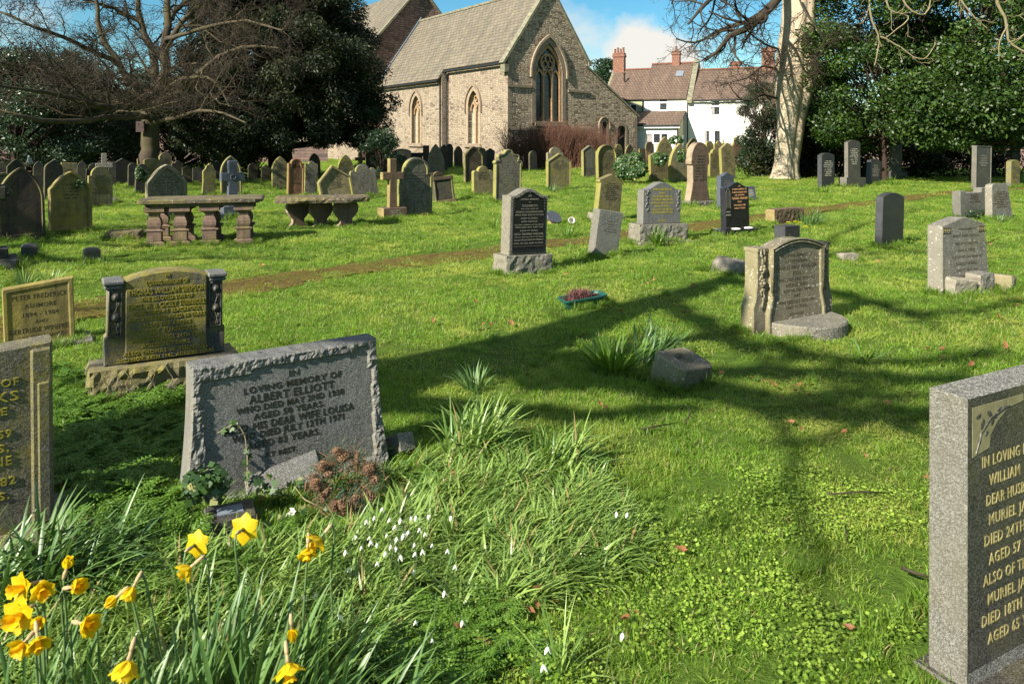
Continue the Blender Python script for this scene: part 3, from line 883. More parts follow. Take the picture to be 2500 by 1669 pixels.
            t.build('tracery', M_['orange_dressed_stone'], q)
            MB().prism(hl, 0.33, 0.37).build('pane', M_['dusty_glass'], q)
            MB().prism([(cx - w / 2 - 0.4, 1.2), (cx + w / 2 + 0.4, 1.2), (cx + w / 2 + 0.3, 1.42), (cx - w / 2 - 0.3, 1.42)], -0.16, 0.3).build('sill', M_['dark_dressed_stone'], q)
    south(0.0, 0.0, 7.7, 7.1, [(4.1, 1.35)])
    south(-0.43, 7.7, 18.0, 6.5, [(11.6, 1.35)])
    b = MB(); b.box(-0.43, 0.0, 7.69, 7.72, -0.3, 6.6); b.build('wall', SS, ch)
    # roofs (thin slabs); the roof mesh is kept in church axes so that the slates run along the ridge
    def slab(name, rx, rz, ex, ez, y0, y1, mat, t=0.10):
        d = Vector((ex - rx, ez - rz)); n = Vector((-d.y, d.x)).normalized() * t
        if n.y < 0: n = -n
        b = MB(); b.add([(rx, y0, rz), (ex, y0, ez), (ex, y1, ez), (rx, y1, rz), (rx + n.x, y0, rz + n.y), (ex + n.x, y0, ez + n.y), (ex + n.x, y1, ez + n.y), (rx + n.x, y1, rz + n.y)],
                        [(0, 1, 2, 3), (4, 7, 6, 5), (0, 4, 5, 1), (1, 5, 6, 2), (2, 6, 7, 3), (3, 7, 4, 0)])
        return b.build(name, mat, ch)
    RS = M_['stone_slates']
    slab('roof', 3.5, 12.0, -0.22, 6.8, 0.36, 7.7, RS)
    slab('roof', 3.502, 12.0, -0.72, 6.10, 7.702, 18.0, RS)
    slab('roof', 3.5, 12.003, 7.3, 6.7, 0.36, 18.0, RS)
    slab('roof', 6.9, 6.7, 12.05, 3.32, 0.31, 12, RS, 0.09)
    b = MB(); b.box(3.33, 3.67, 0.36, 18.0, 12.04, 12.2); b.build('ridge', M_['coping_stone'], ch)
    # gutters, downpipe
    b = MB(); b.box(-0.36, -0.24, 0.4, 7.6, 6.66, 6.78); b.box(-0.86, -0.74, 7.72, 18, 5.98, 6.1); b.build('gutter', M_['gutter_black'], ch)
    b = MB(); b.tube([(-0.3, 7.55, 6.66), (-0.14, 7.5, 6.3), (-0.14, 7.5, -0.1)], 0.065, 8); b.box(-0.24, -0.05, 7.38, 7.62, 6.2, 6.5)
    b.tube([(-0.52, 7.85, 6.0), (-0.5, 7.85, 5.6), (-0.5, 7.85, -0.1)], 0.05, 8)
    b.build('downpipe', M_['gutter_black'], ch)
    # nave
    nv = wall_mesh('wall', [(-2.2, -0.3), (-2.2, 8.4), (3.5, 15.0), (9.2, 8.4), (9.2, -0.3)], [], M_['nave_stone'], ch, 0.3, loc=(0, 18.0, 0))
    wall_mesh('wall', [(0, -0.3), (0, 8.3), (22, 8.3), (22, -0.3)], [arch(1.3, 1.6, 4, 5.2, 8, 18.0), arch(1.3, 1.6, 4, 5.2, 8, 12.0)], SS, ch, 0.4, loc=(-2.2, 40.0, 0), rot=(0, 0, R(-90)))
    slab('roof', 3.5, 15.0, -2.6, 7.95, 17.9, 40, RS, 0.14)
    slab('roof', 3.5, 15.004, 9.6, 7.95, 17.9, 40, RS, 0.14)
    d1 = [(-2.75, 7.9), (3.5, 15.12), (3.5, 15.3), (-2.9, 8.05)]
    b = MB(); b.prism(d1, 17.75, 17.98); b.prism([(-x + 7.004, z) for x, z in d1][::-1], 17.75, 17.98); b.build('coping', M_['coping_stone'], ch)
    b = MB(); b.prism([(-0.6, 6.3), (3.5, 12.15), (3.5, 12.45), (-0.6, 6.6)], 17.86, 17.97); b.build('flashing', M_['lead_grey'], ch)
    g = MB(); g.box(-1.85, -1.83, 20, 24, 1.2, 5.3); g.box(-1.85, -1.83, 26, 30, 1.2, 5.3); g.build('pane', M_['dark_glass'], ch)
    return ch
make_church()
# ---------------------------------------------------------------- cottages
def window_unit(parent, x0, x1, z0, z1, lights=1, split=None, y=0.0, cur=False):
    b = MB()
    fw = 0.05
    b.ring([(x0, z0), (x0, z1), (x1, z1), (x1, z0)], [(x0 + fw, z0 + fw), (x0 + fw, z1 - fw), (x1 - fw, z1 - fw), (x1 - fw, z0 + fw)], y + 0.03, y + 0.09, True)
    for k in range(1, lights):
        xm = x0 + (x1 - x0) * k / lights
        b.box(xm - 0.045, xm + 0.045, y + 0.032, y + 0.088, z0 + fw, z1 - fw)
    if split:
        b.box(x0 + fw, x1 - fw, y + 0.034, y + 0.086, z0 + split - 0.06, z0 + split + 0.06)
    w = b.build('window', M_['white_frame'], parent)
    g = MB(); g.box(x0 + 0.01, x1 - 0.01, y + 0.10, y + 0.12, z0 + 0.01, z1 - 0.01); g.build('pane', M_['dark_glass'], w)
    s_ = MB(); s_.box(x0 - 0.08, x1 + 0.08, y - 0.07, y + 0.03, z0 - 0.08, z0 - 0.002); s_.build('sill', M_['white_frame'], w)
    if cur:
        q = MB(); q.box(x0 + fw, x0 + fw + (x1 - x0) * 0.3, y + 0.092, y + 0.098, z0 + 0.1, z1 - 0.1); q.build('curtain', M_['curtain'], w)
    return w
def chimney(parent, x, z0, z1, w, d, y, pots):
    c = MB(); c.box(x - w / 2, x + w / 2, y - d / 2, y + d / 2, z0, z1)
    o = c.build('chimney', M_['red_brick'], parent)
    k = MB(); k.box(x - w / 2 - 0.06, x + w / 2 + 0.06, y - d / 2 - 0.06, y + d / 2 + 0.06, z1 - 0.24, z1 - 0.08); k.box(x - w / 2 - 0.03, x + w / 2 + 0.03, y - d / 2 - 0.03, y + d / 2 + 0.03, z1 + 0.002, z1 + 0.08)
    k.build('chimney_cap', M_['red_brick'], o)
    for i in range(pots):
        px = x - w / 2 + w * (i + 0.5) / pots
        p = MB(); p.lathe([(0.11, z1 + 0.08), (0.09, z1 + 0.3), (0.085, z1 + 0.42 + 0.1 * (i % 2)), (0.11, z1 + 0.46 + 0.1 * (i % 2))], 10, Matrix.Translation((px, y, 0)))
        p.build('chimney_pot', M_['terracotta'], o)
    return o
HP = (11.3, 58.0)
HR = (0, 0, -math.atan2(0.385, 0.923))
def rect(x0, x1, z0, z1): return [(x0, z0), (x0, z1), (x1, z1), (x1, z0)]
def roofpair(parent, x0, x1, ze, zr, depth, mat, over=0.2):
    sl = (zr - ze) / (depth / 2)
    o = None
    for s_ in (0, 1):
        ya, yb = (-over, depth / 2) if s_ == 0 else (depth + over, depth / 2)
        za, zb = ze - over * sl, zr
        b = MB(); b.add([(x0, ya, za), (x1, ya, za), (x1, yb, zb), (x0, yb, zb), (x0, ya, za + 0.12), (x1, ya, za + 0.12), (x1, yb, zb + 0.12), (x0, yb, zb + 0.12)], [(0, 3, 2, 1), (4, 5, 6, 7), (0, 1, 5, 4), (1, 2, 6, 5), (2, 3, 7, 6), (3, 0, 4, 7)])
        o_ = b.build('roof', mat, parent)
        o = o or o_
    b = MB(); b.box(x0, x1, depth / 2 - 0.12, depth / 2 + 0.12, zr + 0.09, zr + 0.2); b.build('ridge', M_['terracotta'], o)
    return o
def body(parent, x0, x1, depth, ze, zr, mat, holes):
    wall_mesh('wall', [(x0, -0.3), (x0, ze), (x1, ze), (x1, -0.3)], holes, mat, parent, 0.12)
    b = MB()
    g = [(0.0, -0.3), (0.0, ze), (depth / 2, zr), (depth, ze), (depth, -0.3)]
    for x in (x0, x1):
        b.add([(x, y, z) for y, z in g], [(0, 1, 2, 3, 4)])
    b.add([(x0, depth, -0.3), (x1, depth, -0.3), (x1, depth, ze), (x0, depth, ze)], [(0, 1, 2, 3)])
    b.build('wall', mat, parent)
def make_houses():
    CT = M_['clay_tiles']
    # green cottage at the left end
    h = thing('cottage', 'pale green rendered cottage at the left end of the terrace, beside the church', 'house', (*HP, 0), HR)
    body(h, -7.5, -1.0, 6.5, 5.05, 7.55, M_['green_render'], [rect(-2.05, -1.5, 3.55, 4.55)])
    window_unit(h, -2.05, -1.5, 3.55, 4.55)
    r = roofpair(h, -4.1, -1.0, 5.05, 7.5, 6.5, CT)
    b = MB(); b.lathe([(0.07, 6.5), (0.07, 7.1), (0.1, 7.12), (0.1, 7.22)], 8, Matrix.Translation((-2.9, 1.6, 0))); b.build('flue', M_['gutter_black'], r)
    chimney(r, -3.75, 7.0, 8.95, 0.95, 0.6, 3.25, 4)
    b = MB(); b.prism([(-4.35, 0), (-4.1, 0), (-4.1, 5), (-4.35, 5)], 0, 0.1)
    g = MB(); g.add([(-4.1, -0.2, 4.9), (-4.1, 3.25, 7.68), (-4.1, 6.7, 4.9), (-4.3, -0.2, 4.9), (-4.3, 3.25, 7.68), (-4.3, 6.7, 4.9), (-4.1, -0.2, 4.7), (-4.1, 3.25, 7.4), (-4.1, 6.7, 4.7), (-4.3, -0.2, 4.7), (-4.3, 3.25, 7.4), (-4.3, 6.7, 4.7)],
                  [(0, 1, 4, 3), (1, 2, 5, 4), (0, 6, 7, 1), (1, 7, 8, 2), (3, 4, 10, 9), (4, 5, 11, 10), (0, 3, 9, 6), (2, 8, 11, 5)]); g.build('coping', M_['coping_stone'], r)
    b = MB(); b.tube([(-1.0, -0.1, 5.0), (-1.0, -0.08, 0)], 0.05, 8); b.build('downpipe', M_['gutter_black'], h)
    # middle white cottage
    h = thing('cottage', 'white cottage in the middle of the terrace with a tiled lean-to', 'house', (*HP, 0), HR)
    body(h, -0.998, 2.45, 6.9, 5.05, 8.05, M_['white_render'], [rect(0.28, 0.92, 4.02, 5.0)])
    window_unit(h, 0.28, 0.92, 4.02, 5.0, 1, 0.62)
    r = roofpair(h, -0.996, 2.4, 5.05, 7.9, 6.9, CT)
    b = MB(); b.box(1.2, 1.75, 1.75, 1.9, 6.45, 6.5)
    M = Matrix.Translation((1.5, 2.2, 7.02)) @ Matrix.Rotation(math.atan2(2.85, 3.45), 4, 'X')
    b = MB(); b.box(-0.3, 0.3, -0.35, 0.35, 0.0, 0.06, M); b.build('roof_light', M_['lead_grey'], r)
    c = chimney(r, 1.0, 7.7, 8.95, 0.62, 0.6, 3.45, 1)
    b = MB(); b.tube([(1.0, 3.45, 8.9), (1.0, 3.45, 10.1)], 0.018, 5)
    for k in range(4): b.tube([(0.75, 3.45, 9.7 + k * 0.1), (1.25, 3.45, 9.7 + k * 0.1)], 0.01, 4)
    b.build('aerial', M_['gutter_black'], c)
    g = MB(); zt = lambda y: 5.0 + (8.15 - 5.0) * (1 - abs(y - 3.45) / 3.45)
    g.add([(2.45, -0.35, 4.75), (2.45, 3.45, 8.28), (2.45, 7.2, 4.9), (2.85, -0.35, 4.75), (2.85, 3.45, 8.28), (2.85, 7.2, 4.9), (2.45, -0.35, 4.55), (2.45, 3.45, 8.0), (2.45, 7.2, 4.7), (2.85, -0.35, 4.55), (2.85, 3.45, 8.0), (2.85, 7.2, 4.7)],
          [(0, 1, 4, 3), (1, 2, 5, 4), (0, 6, 7, 1), (1, 7, 8, 2), (3, 4, 10, 9), (4, 5, 11, 10), (0, 3, 9, 6), (2, 8, 11, 5), (6, 9, 10, 7), (7, 10, 11, 8)]); g.build('coping', M_['coping_stone'], r)
    b = MB(); b.add([(2.84, 0.02, 4.6), (2.84, 3.45, 7.98), (2.84, 6.9, 4.6)], [(0, 1, 2)]); b.build('wall', M_['cream_render'], h)
    # lean-to
    b = MB(); e0, e1 = -1.3, 2.2
    wall_mesh('wall', rect(e0, e1, -0.3, 2.85), [rect(-0.25, 1.45, 1.45, 2.2)], M_['white_render'], h, 0.1, loc=(0, -2.5, 0))
    b.add([(e1, -2.5, -0.3), (e1, 0, -0.3), (e1, 0, 3.8), (e1, -2.5, 2.85), (e0, -2.5, -0.3), (e0, 0, -0.3), (e0, 0, 3.8), (e0, -2.5, 2.85)], [(0, 1, 2, 3), (4, 7, 6, 5)])
    b.build('wall', M_['cream_render'], h)
    wu = window_unit(h, -0.25, 1.45, 1.45, 2.2, 3, None, -2.5, True)
    b = MB(); b.add([(e0 - .15, -2.75, 2.82), (e1 + .15, -2.75, 2.82), (e1 + .15, -0.02, 3.88), (e0 - .15, -0.02, 3.88), (e0 - .15, -2.75, 2.92), (e1 + .15, -2.75, 2.92), (e1 + .15, -0.02, 3.98), (e0 - .15, -0.02, 3.98)], [(0, 3, 2, 1), (4, 5, 6, 7), (0, 1, 5, 4), (1, 2, 6, 5), (2, 3, 7, 6), (3, 0, 4, 7)])
    r2 = b.build('roof', CT, h)
    b = MB(); b.box(e0 - 0.2, e1 + 0.2, -2.86, -2.76, 2.74, 2.84); b.tube([(e1 - .05, -2.8, 2.75), (e1 - 0.05, -2.6, 2.6), (e1 - .05, -2.6, 0)], 0.045, 8); b.build('gutter', M_['gutter_black'], r2)
    b = MB(); b.box(e0 - 0.15, e1 + 0.15, -2.74, -2.7, 2.58, 2.73); b.build('fascia', M_['white_frame'], r2)
    b = MB(); b.box(e1 + 0.001, e1 + 0.04, -1.3, -0.4, 0, 2.05); b.build('door', M_['white_frame'], h)
    # right white cottage
    h = thing('cottage', 'white cottage at the right end of the terrace, lower roof behind the beech', 'house', (*HP, 0), HR)
    body(h, 2.452, 11.5, 6.0, 4.95, 7.3, M_['white_render'], [rect(4.22, 4.92, 3.6, 4.7), rect(3.75, 4.15, 1.25, 2.45), rect(4.45, 4.95, 1.25, 2.45)])
    window_unit(h, 4.22, 4.92, 3.6, 4.7, 1, 0.68, cur=True)
    window_unit(h, 3.75, 4.15, 1.25, 2.45, cur=True)
    window_unit(h, 4.45, 4.95, 1.25, 2.45)
    r = roofpair(h, 2.88, 11.6, 4.95, 7.25, 6.0, CT)
    chimney(r, 5.6, 7.0, 7.95, 0.75, 0.7, 4.2, 0)
    chimney(r, 8.2, 6.9, 8.8, 0.95, 0.7, 3.0, 0)
    b = MB(); b.box(2.5, 11.6, -0.32, -0.22, 4.68, 4.78); b.tube([(2.48, -0.06, 4.95), (2.48, -0.06, 4.2), (2.48, -0.06, 0)], 0.045, 8); b.build('gutter', M_['gutter_black'], r)
make_houses()
# stone house far behind the left tree
def far_house():
    h = thing('stone_building', 'dim purple brown stone building glimpsed behind the bare tree', 'building', (-27.5, 52, 0), (0, 0, R(12)))
    wall_mesh('wall', rect(-2.5, 6, -0.3, 3.2), [rect(0.6, 1.4, 1, 2)], M_['boundary_stone'], h, 0.2)
    window_unit(h, 0.6, 1.4, 1.0, 2.0)
    b = MB()
    for x in (-2.5, 6): b.add([(x, 0, -0.3), (x, 0, 3.2), (x, 2.5, 5.2), (x, 5, 3.2), (x, 5, -0.3)], [(0, 1, 2, 3, 4)])
    b.build('wall', M_['boundary_stone'], h)
    roofpair(h, -2.6, 6.1, 3.2, 5.2, 5, M_['clay_tiles'])
far_house()
def wallrun(name, label, a, b_, h=1.2, mat='boundary_stone', t=0.35):
    a, b_ = Vector((*a, 0)), Vector((*b_, 0))
    d = b_ - a
    o = thing(name, label, 'wall', a, (0, 0, math.atan2(d.y, d.x)))
    q = MB(); q.box(0, d.length, -t / 2, t / 2, -0.3, h); q.build('stonework', M_[mat], o)
    q = MB(); q.box(-0.03, d.length + 0.03, -t / 2 - 0.05, t / 2 + 0.05, h + 0.002, h + 0.1); q.build('coping', M_['coping_stone'], o)
wallrun('boundary_wall', 'low stone churchyard wall at the far left behind the hollies', (-60, 47), (-14, 56), 1.3)
wallrun('boundary_wall', 'low stone churchyard wall behind the laurel on the far right', (19, 46), (60, 34), 1.2)
# ---------------------------------------------------------------- gravestones
FOOT = []      # footprints, for keeping grass out and thickening it round the edges
def outline(kind, w, h):
    """outline of a headstone face, left foot round to right foot"""
    q = w / 2
    def arc(cx, cz, r, a0, a1, n=8, rz=None):
        rz = rz or r
        return [(cx + r * math.cos(a0 + (a1 - a0) * i / n), cz + rz * math.sin(a0 + (a1 - a0) * i / n)) for i in range(n + 1)]
    pi = math.pi
    if kind == 'flat': top = [(-q, h), (q, h)]
    elif kind == 'slant': top = [(-q, h * 0.93), (q, h)]
    elif kind == 'segment':
        r_ = 0.13 * w
        top = [(x, h - r_ * (x / q) ** 2) for x in np.linspace(-q, q, 13)]
    elif kind == 'round': top = arc(0, h - q, q, pi, 0, 16)
    elif kind == 'oval': top = arc(0, h - q * 1.25, q, pi, 0, 16, q * 1.25)
    elif kind == 'gothic': return_ = arch(w, 0, max(h - 0.85 * w, h * 0.2), h, 9); top = return_[1:-1]
    elif kind == 'lancet': top = arch(w, 0, max(h - 1.15 * w, h * 0.2), h, 9)[1:-1]
    elif kind == 'tudor':
        top = [(-q, h - 0.46 * w)] + [(-q + q * t, h - 0.46 * w * (1 - t) ** 1.5 * 1.0) for t in (0.08, 0.2, 0.4, 0.6, 0.8)] + [(0, h)]
        top = top + [(-x, z) for x, z in top[::-1][1:]]
    elif kind == 'gable': top = [(-q, h - 0.30 * w), (0, h), (q, h - 0.30 * w)]
    elif kind == 'steep': top = [(-q, h - 0.42 * w), (0, h), (q, h - 0.42 * w)]
    elif kind == 'peak': top = [(-q, h - 0.13 * w), (-q * .05, h), (q * .05, h), (q, h - 0.13 * w)]
    elif kind == 'wave':    # swept shoulders to a raised middle
        top = [(-q, h - 0.17 * w)] + [(x, h - 0.17 * w * (0.5 - 0.5 * math.cos(pi * (abs(x) / (q * 0.93))))) for x in np.linspace(-q * 0.93, q * 0.93, 15)] + [(q, h - 0.17 * w)]
    elif kind == 'shoulder':
        s_ = 0.12 * w
        top = [(-q, h - q * 0.85), (-q + s_, h - q * 0.85 + 0.01)] + arc(0, h - (q - s_) * 0.95, q - s_, pi, 0, 12, (q - s_) * 0.95) + [(q - s_, h - q * 0.85 + 0.01), (q, h - q * 0.85)]
    elif kind == 'swan':
        s_ = 0.16 * w
        top = [(-q, h - 0.36 * w)] + arc(-q + s_ * .5, h - 0.36 * w, s_ * .5, pi, 0, 5)[1:] + arc(0, h - 0.3 * w, q - s_, pi * .95, pi * .05, 10, 0.3 * w) + arc(q - s_ * .5, h - 0.36 * w, s_ * .5, pi, 0, 5)[:-1] + [(q, h - 0.36 * w)]
    elif kind == 'lobes':
        top = arc(-q * .78, h - 0.30 * w, 0.11 * w, pi, 0.15 * pi, 5) + arc(0, h - 0.27 * w, 0.27 * w, pi * .97, 0.03 * pi, 9) + arc(q * .78, h - 0.30 * w, 0.11 * w, .85 * pi, 0, 5)
    elif kind == 'scroll':
        z = h - 0.62 * w
        half = [(-q, z), (-q, z + 0.1 * w), (-q * 1.1, z + .16 * w), (-q * 1.0, z + 0.24 * w), (-q * .8, z + 0.25 * w), (-q * .86, z + .34 * w), (-q * .78, z + .44 * w), (-q * .62, z + 0.44 * w), (-q * .42, z + 0.46 * w), (-q * .3, z + 0.52 * w), (-q * .2, z + .60 * w), (-q * .1, z + .6 * w)]
        top = half + [(0, h)] + [(-x, zz) for x, zz in half[::-1]]
    elif kind == 'ogee':
        half = [(-q, h - 0.62 * w), (-q * .97, h - 0.5 * w), (-q * .85, h - 0.36 * w), (-q * .62, h - 0.24 * w), (-q * .35, h - 0.15 * w), (-q * .14, h - .07 * w)]
        top = half + [(0, h)] + [(-x, zz) for x, zz in half[::-1]]
    elif kind == 'waist':
        half = [(-q * .92, h * .5), (-q * 1.0, h - .62 * w), (-q * .62, h - 0.40 * w), (-q * .5, h - 0.18 * w), (-q * .22, h - 0.1 * w), (-q * .12, h)]
        top = half + [(-x, zz) for x, zz in half[::-1]]
    elif kind == 'pediment':     # stone with capped shoulders
        top = [(-q * .96, h - .34 * w), (-q * 1.06, h - .33 * w), (-q * 1.06, h - .25 * w), (0, h), (q * 1.06, h - .25 * w), (q * 1.06, h - .33 * w), (q * .96, h - .34 * w)]
    elif kind == 'flare':        # foot flares out
        half = [(-q * .80, h * .22), (-q * .74, h * .34), (-q * .78, h * .6), (-q * .92, h * .63), (-q * .94, h * .68)]
        a = [(-q * .9 * math.cos(t), h * .70 + (h * .30) * math.sin(t) ** .9) for t in np.linspace(0.02, pi / 2, 9)]
        top = half + a + [(-x, z) for x, z in (half + a)[::-1][1:]]
        return [(-q, -0.2), (-q, 0.02 * h)] + top + [(q, 0.02 * h), (q, -0.2)]
    elif kind == 'pylon':
        top = [(-q * .86, h * .99), (-q * .4, h), (q * .4, h), (q * .86, h * .99)]
    elif kind == 'desk':         # low with lower shoulders
        top = [(-q, h * .92), (-q * .62, h * .92), (-q * .6, h * .86), (q * .5, h * .86), (q * .52, h * 1.0), (q, h * 1.0)]
    elif kind == 'tapered':
        top = [(-q * .74, h * .9), (-q * .66, h * .97), (-q * .4, h), (q * .5, h * .98), (q * .7, h * .88)]
    else: top = [(-q, h), (q, h)]
    return [(-q, -0.2)] + top + [(q, -0.2)]
def inset(pts, d, zmin=None):
    n = len(pts)
    out = []
    for i in range(n):
        p0, p1, p2 = Vector(pts[i - 1]), Vector(pts[i]), Vector(pts[(i + 1) % n])
        a, b = (p1 - p0), (p2 - p1)
        if a.length < 1e-6: a = b
        if b.length < 1e-6: b = a
        a.normalize(); b.normalize()
        na, nb = Vector((a.y, -a.x)), Vector((b.y, -b.x))
        m = (na + nb)
        if m.length < 1e-3: m = na
        m.normalize()
        k = d / max(0.45, m.dot(na))
        q = p1 + m * k
        if zmin is not None: q.y = max(q.y, zmin) if i in (0, n - 1) else q.y
        out.append((q.x, q.y))
    return out
def slab_mesh(pts, th, frame=None, depth=0.02, foot=0.06, ch=0.007, warp=0.004):
    b = MB()
    L = lambda p, y: [(x, y, z) for x, z in p]
    pin = inset(pts, ch)
    loops = [L(pin, th / 2), L(pts, th / 2 - ch), L(pts, -th / 2 + ch), L(pin, -th / 2)]
    if frame:
        fi = inset(pts, frame, foot)
        f2 = inset(pts, frame + 0.012, foot + 0.012)
        fi[0] = (fi[0][0], foot); fi[-1] = (fi[-1][0], foot)
        f2[0] = (f2[0][0], foot + .012); f2[-1] = (f2[-1][0], foot + .012)
        loops += [L(fi, -th / 2), L(f2, -th / 2 + depth)]
    b.loops(loops)
    return b
_cache = {}
def glyphs(txt, ext=0.02, off=0.0):
    k = (txt, ext, off)
    if k in _cache: return _cache[k]
    cu = bpy.data.curves.new('t', 'FONT')
    cu.body = txt
    cu.size = 1.0
    cu.extrude = ext
    cu.offset = off
    cu.resolution_u = 2
    cu.space_character = 1.12
    ob = bpy.data.objects.new('t', cu)
    COL.objects.link(ob)
    dg = bpy.context.evaluated_depsgraph_get()
    me = bpy.data.meshes.new_from_object(ob.evaluated_get(dg))
    v = np.empty(len(me.vertices) * 3, np.float32)
    me.vertices.foreach_get('co', v)
    v = v.reshape(-1, 3)
    f = [tuple(p.vertices) for p in me.polygons]
    bpy.data.objects.remove(ob); bpy.data.curves.remove(cu); bpy.data.meshes.remove(me)
    if len(v):
        mn, mx_ = v.min(0), v.max(0)
        v[:, 0] -= (mn[0] + mx_[0]) / 2
        v[:, 1] -= 0.0
    _cache[k] = (v, f, (mx_[0] - mn[0]) if len(v) else 1)
    return _cache[k]
def inscription(parent, lines, y, mat, relief=0.004, off=0.012, name='inscription', M=None):
    """lines: (text, centre x, baseline z, cap height, width or None)"""
    b = MB()
    for ln in lines:
        txt, cx, z, hgt, wid = ln
        v, f, w0 = glyphs(txt, 0.5, off)
        if not len(v): continue
        sy = hgt / 0.73
        sx = (wid / w0) if wid else sy
        pts = np.stack([v[:, 0] * sx + cx, y - relief * v[:, 2] * 2, v[:, 1] * sy + z], 1)
        if M is not None:
            pts = np.array([tuple(M @ Vector(p)) for p in pts])
        b.add([tuple(p) for p in pts], f)
    return b.build(name, mat, parent)
def rows(parent, w, z0, z1, n, y, mat, hgt=None, cx=0.0, seed=1, name='inscription'):
    """worn lettering: rows of small broken upright strokes"""
    rg = random.Random(seed)
    b = MB()
    step = (z1 - z0) / n
    hg = hgt or step * 0.55
    for i in range(n):
        z = z1 - (i + 1) * step
        ww = w * rg.uniform(0.45, 1.0)
        x = -ww / 2
        while x < ww / 2:
            lw = hg * rg.uniform(0.35, 0.6)
            if rg.random() > 0.14:
                t = hg * 0.17
                k = rg.randrange(4)
                X = cx + x
                b.box(X, X + t, y - 0.003, y + 0.002, z, z + hg)
                if k in (0, 1): b.box(X + t, X + lw, y - 0.003, y + 0.002, z + (hg - t if k else 0), z + (hg if k else t))
                if k in (1, 2): b.box(X + lw - t, X + lw, y - 0.003, y + 0.002, z, z + hg - t - 0.0005)
                if k in (2, 3): b.box(X + t, X + lw - t, y - 0.003, y + 0.002, z + hg * .45, z + hg * .45 + t)
            x += lw + hg * 0.22
    return b.build(name, mat, parent)
def size_of(xl, xr, yt, yb, th, deg, base_h=0):
    z = 0
    Y = EYE * F / (yb - HY)
    X = ((xl + xr) / 2 - HX) / F * Y
    g = gz(X, Y)
    Y = (EYE - g) * F / (yb - HY)
    X = ((xl + xr) / 2 - HX) / F * Y
    a = R(deg)
    k = X / Y
    wpx = (xr - xl) * Y / F
    w = (wpx - th * abs(math.sin(a) + k * math.cos(a))) / max(0.35, math.cos(a) - k * math.sin(a))
    h = (yb - yt) * Y / F
    return X, Y, g, max(w, 0.12), h
def headstone(label, xl, xr, yt, yb, kind='gothic', mat='olive_sandstone', th=0.12, deg=33, roll=0, pitch=0, frame=None, depth=0.02, base=None, txt=None, tmat=None, seed=0, name='gravestone', foot=0.08, extra=None):
    X, Y, g, w, h = size_of(xl, xr, yt, yb, th, deg)
    if roll == 0 and Y > 11:
        lr = random.Random(int(xl * 7 + yb)); roll = lr.uniform(-2.4, 2.4); pitch = pitch or lr.uniform(-2.5, 2); deg += lr.uniform(-4, 4)
    o = thing(name, label, 'gravestone', (X, Y, g), (R(pitch), R(roll), R(deg)), 'gravestones in the churchyard')
    bh = 0
    if base:      # (extra width factor, height fraction, depth, rough?)
        fw, fh, bd, rough = base
        bh = h * fh
        full = w
        w = w / fw
        if rough:
            rough_block('base', full, bd, bh + 0.12, 0.022, M_[rough], o, (0, 0, -0.12), cell=0.045, seed=seed, top_amp=0.004)
        else:
            q = MB(); q.bbox(-full / 2, full / 2, -bd / 2, bd / 2, -0.15, bh, 0.012); q.build('base', M_[mat], o)
    pts = outline(kind, w, h - bh)
    if base: pts[0] = (pts[0][0], 0.001); pts[-1] = (pts[-1][0], 0.001)
    pts = [(x, z + bh) for x, z in pts]
    s = slab_mesh(pts, th, frame, depth, bh + foot).build('slab', M_[mat], o)
    yf = -th / 2 + (depth if frame else 0)
    if txt is None and Y > 11 and base is None and mat not in ('black_crust', 'matt_black', 'dark_sandstone') and w > .4: txt, tmat = ('rows' if seed % 2 == 0 else 'few'), 'T_WORN'
    if txt == 'rows':
        rows(o, w * (0.62 if frame else 0.72), bh + (h - bh) * 0.35, bh + (h - bh) * 0.80, 9, yf, MATS[tmat] if tmat else T_BROWN, seed=seed + 3)
    elif txt == 'few':
        rows(o, w * 0.6, bh + (h - bh) * 0.55, bh + (h - bh) * 0.82, 5, yf, MATS[tmat] if tmat else T_BROWN, seed=seed + 3)
    elif txt:
        lines = []
        for (t, zf, hf, wf) in txt:
            lines.append((t, 0, bh + (h - bh) * zf, (h - bh) * hf, w * wf))
        inscription(o, lines, yf, MATS[tmat] if tmat else T_BROWN, 0.002)
    full_w = w * (base[0] if base else 1)
    FOOT.append((X, Y, R(deg), full_w / 2 + 0.01, (base[2] if base else th) / 2 + 0.01))
    return o, w, h, bh, yf
MATS.update({'T_WORN': T_WORN, 'T_GOLD': T_GOLD, 'T_PALE': T_PALE, 'T_GREY': T_GREY, 'T_ORANGE': T_ORANGE, 'T_BROWN': T_BROWN})
H = headstone
OS, TS, DKS, GS_ = 'olive_sandstone', 'tan_sandstone', 'dark_sandstone', 'grey_sandstone'
# far left group
H('huge dark brown pointed stone at the far left with a pigeon on its tip', -4, 113, 408, 585, 'gothic', DKS, 0.14, 44, -1, -4, 0.035, 0.012)
H('round pale rimmed stone half hidden behind the huge dark brown one', -20, 42, 421, 566, 'round', OS, 0.12, 44, 0, 0, 0.04)
H('yellow rimmed pointed stone with a recessed face, right of the huge dark one', 118, 227, 418, 568, 'tudor', 'yellow_sandstone', 0.17, 44, 0, 0, 0.045, 0.045, txt='few')
H('olive round shouldered stone just right of the yellow rimmed pointed one', 213, 275, 406, 505, 'shoulder', OS, 0.11, 40, 0, 0, txt='rows')
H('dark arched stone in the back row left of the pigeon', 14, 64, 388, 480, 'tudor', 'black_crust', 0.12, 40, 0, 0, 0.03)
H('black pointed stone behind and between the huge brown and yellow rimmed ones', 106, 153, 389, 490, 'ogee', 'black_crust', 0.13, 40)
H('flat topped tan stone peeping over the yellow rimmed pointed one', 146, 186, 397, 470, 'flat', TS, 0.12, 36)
H('black stone with pale edge behind the small stone cross on the left', 208, 247, 398, 468, 'shoulder', 'black_crust', 0.1, 38)
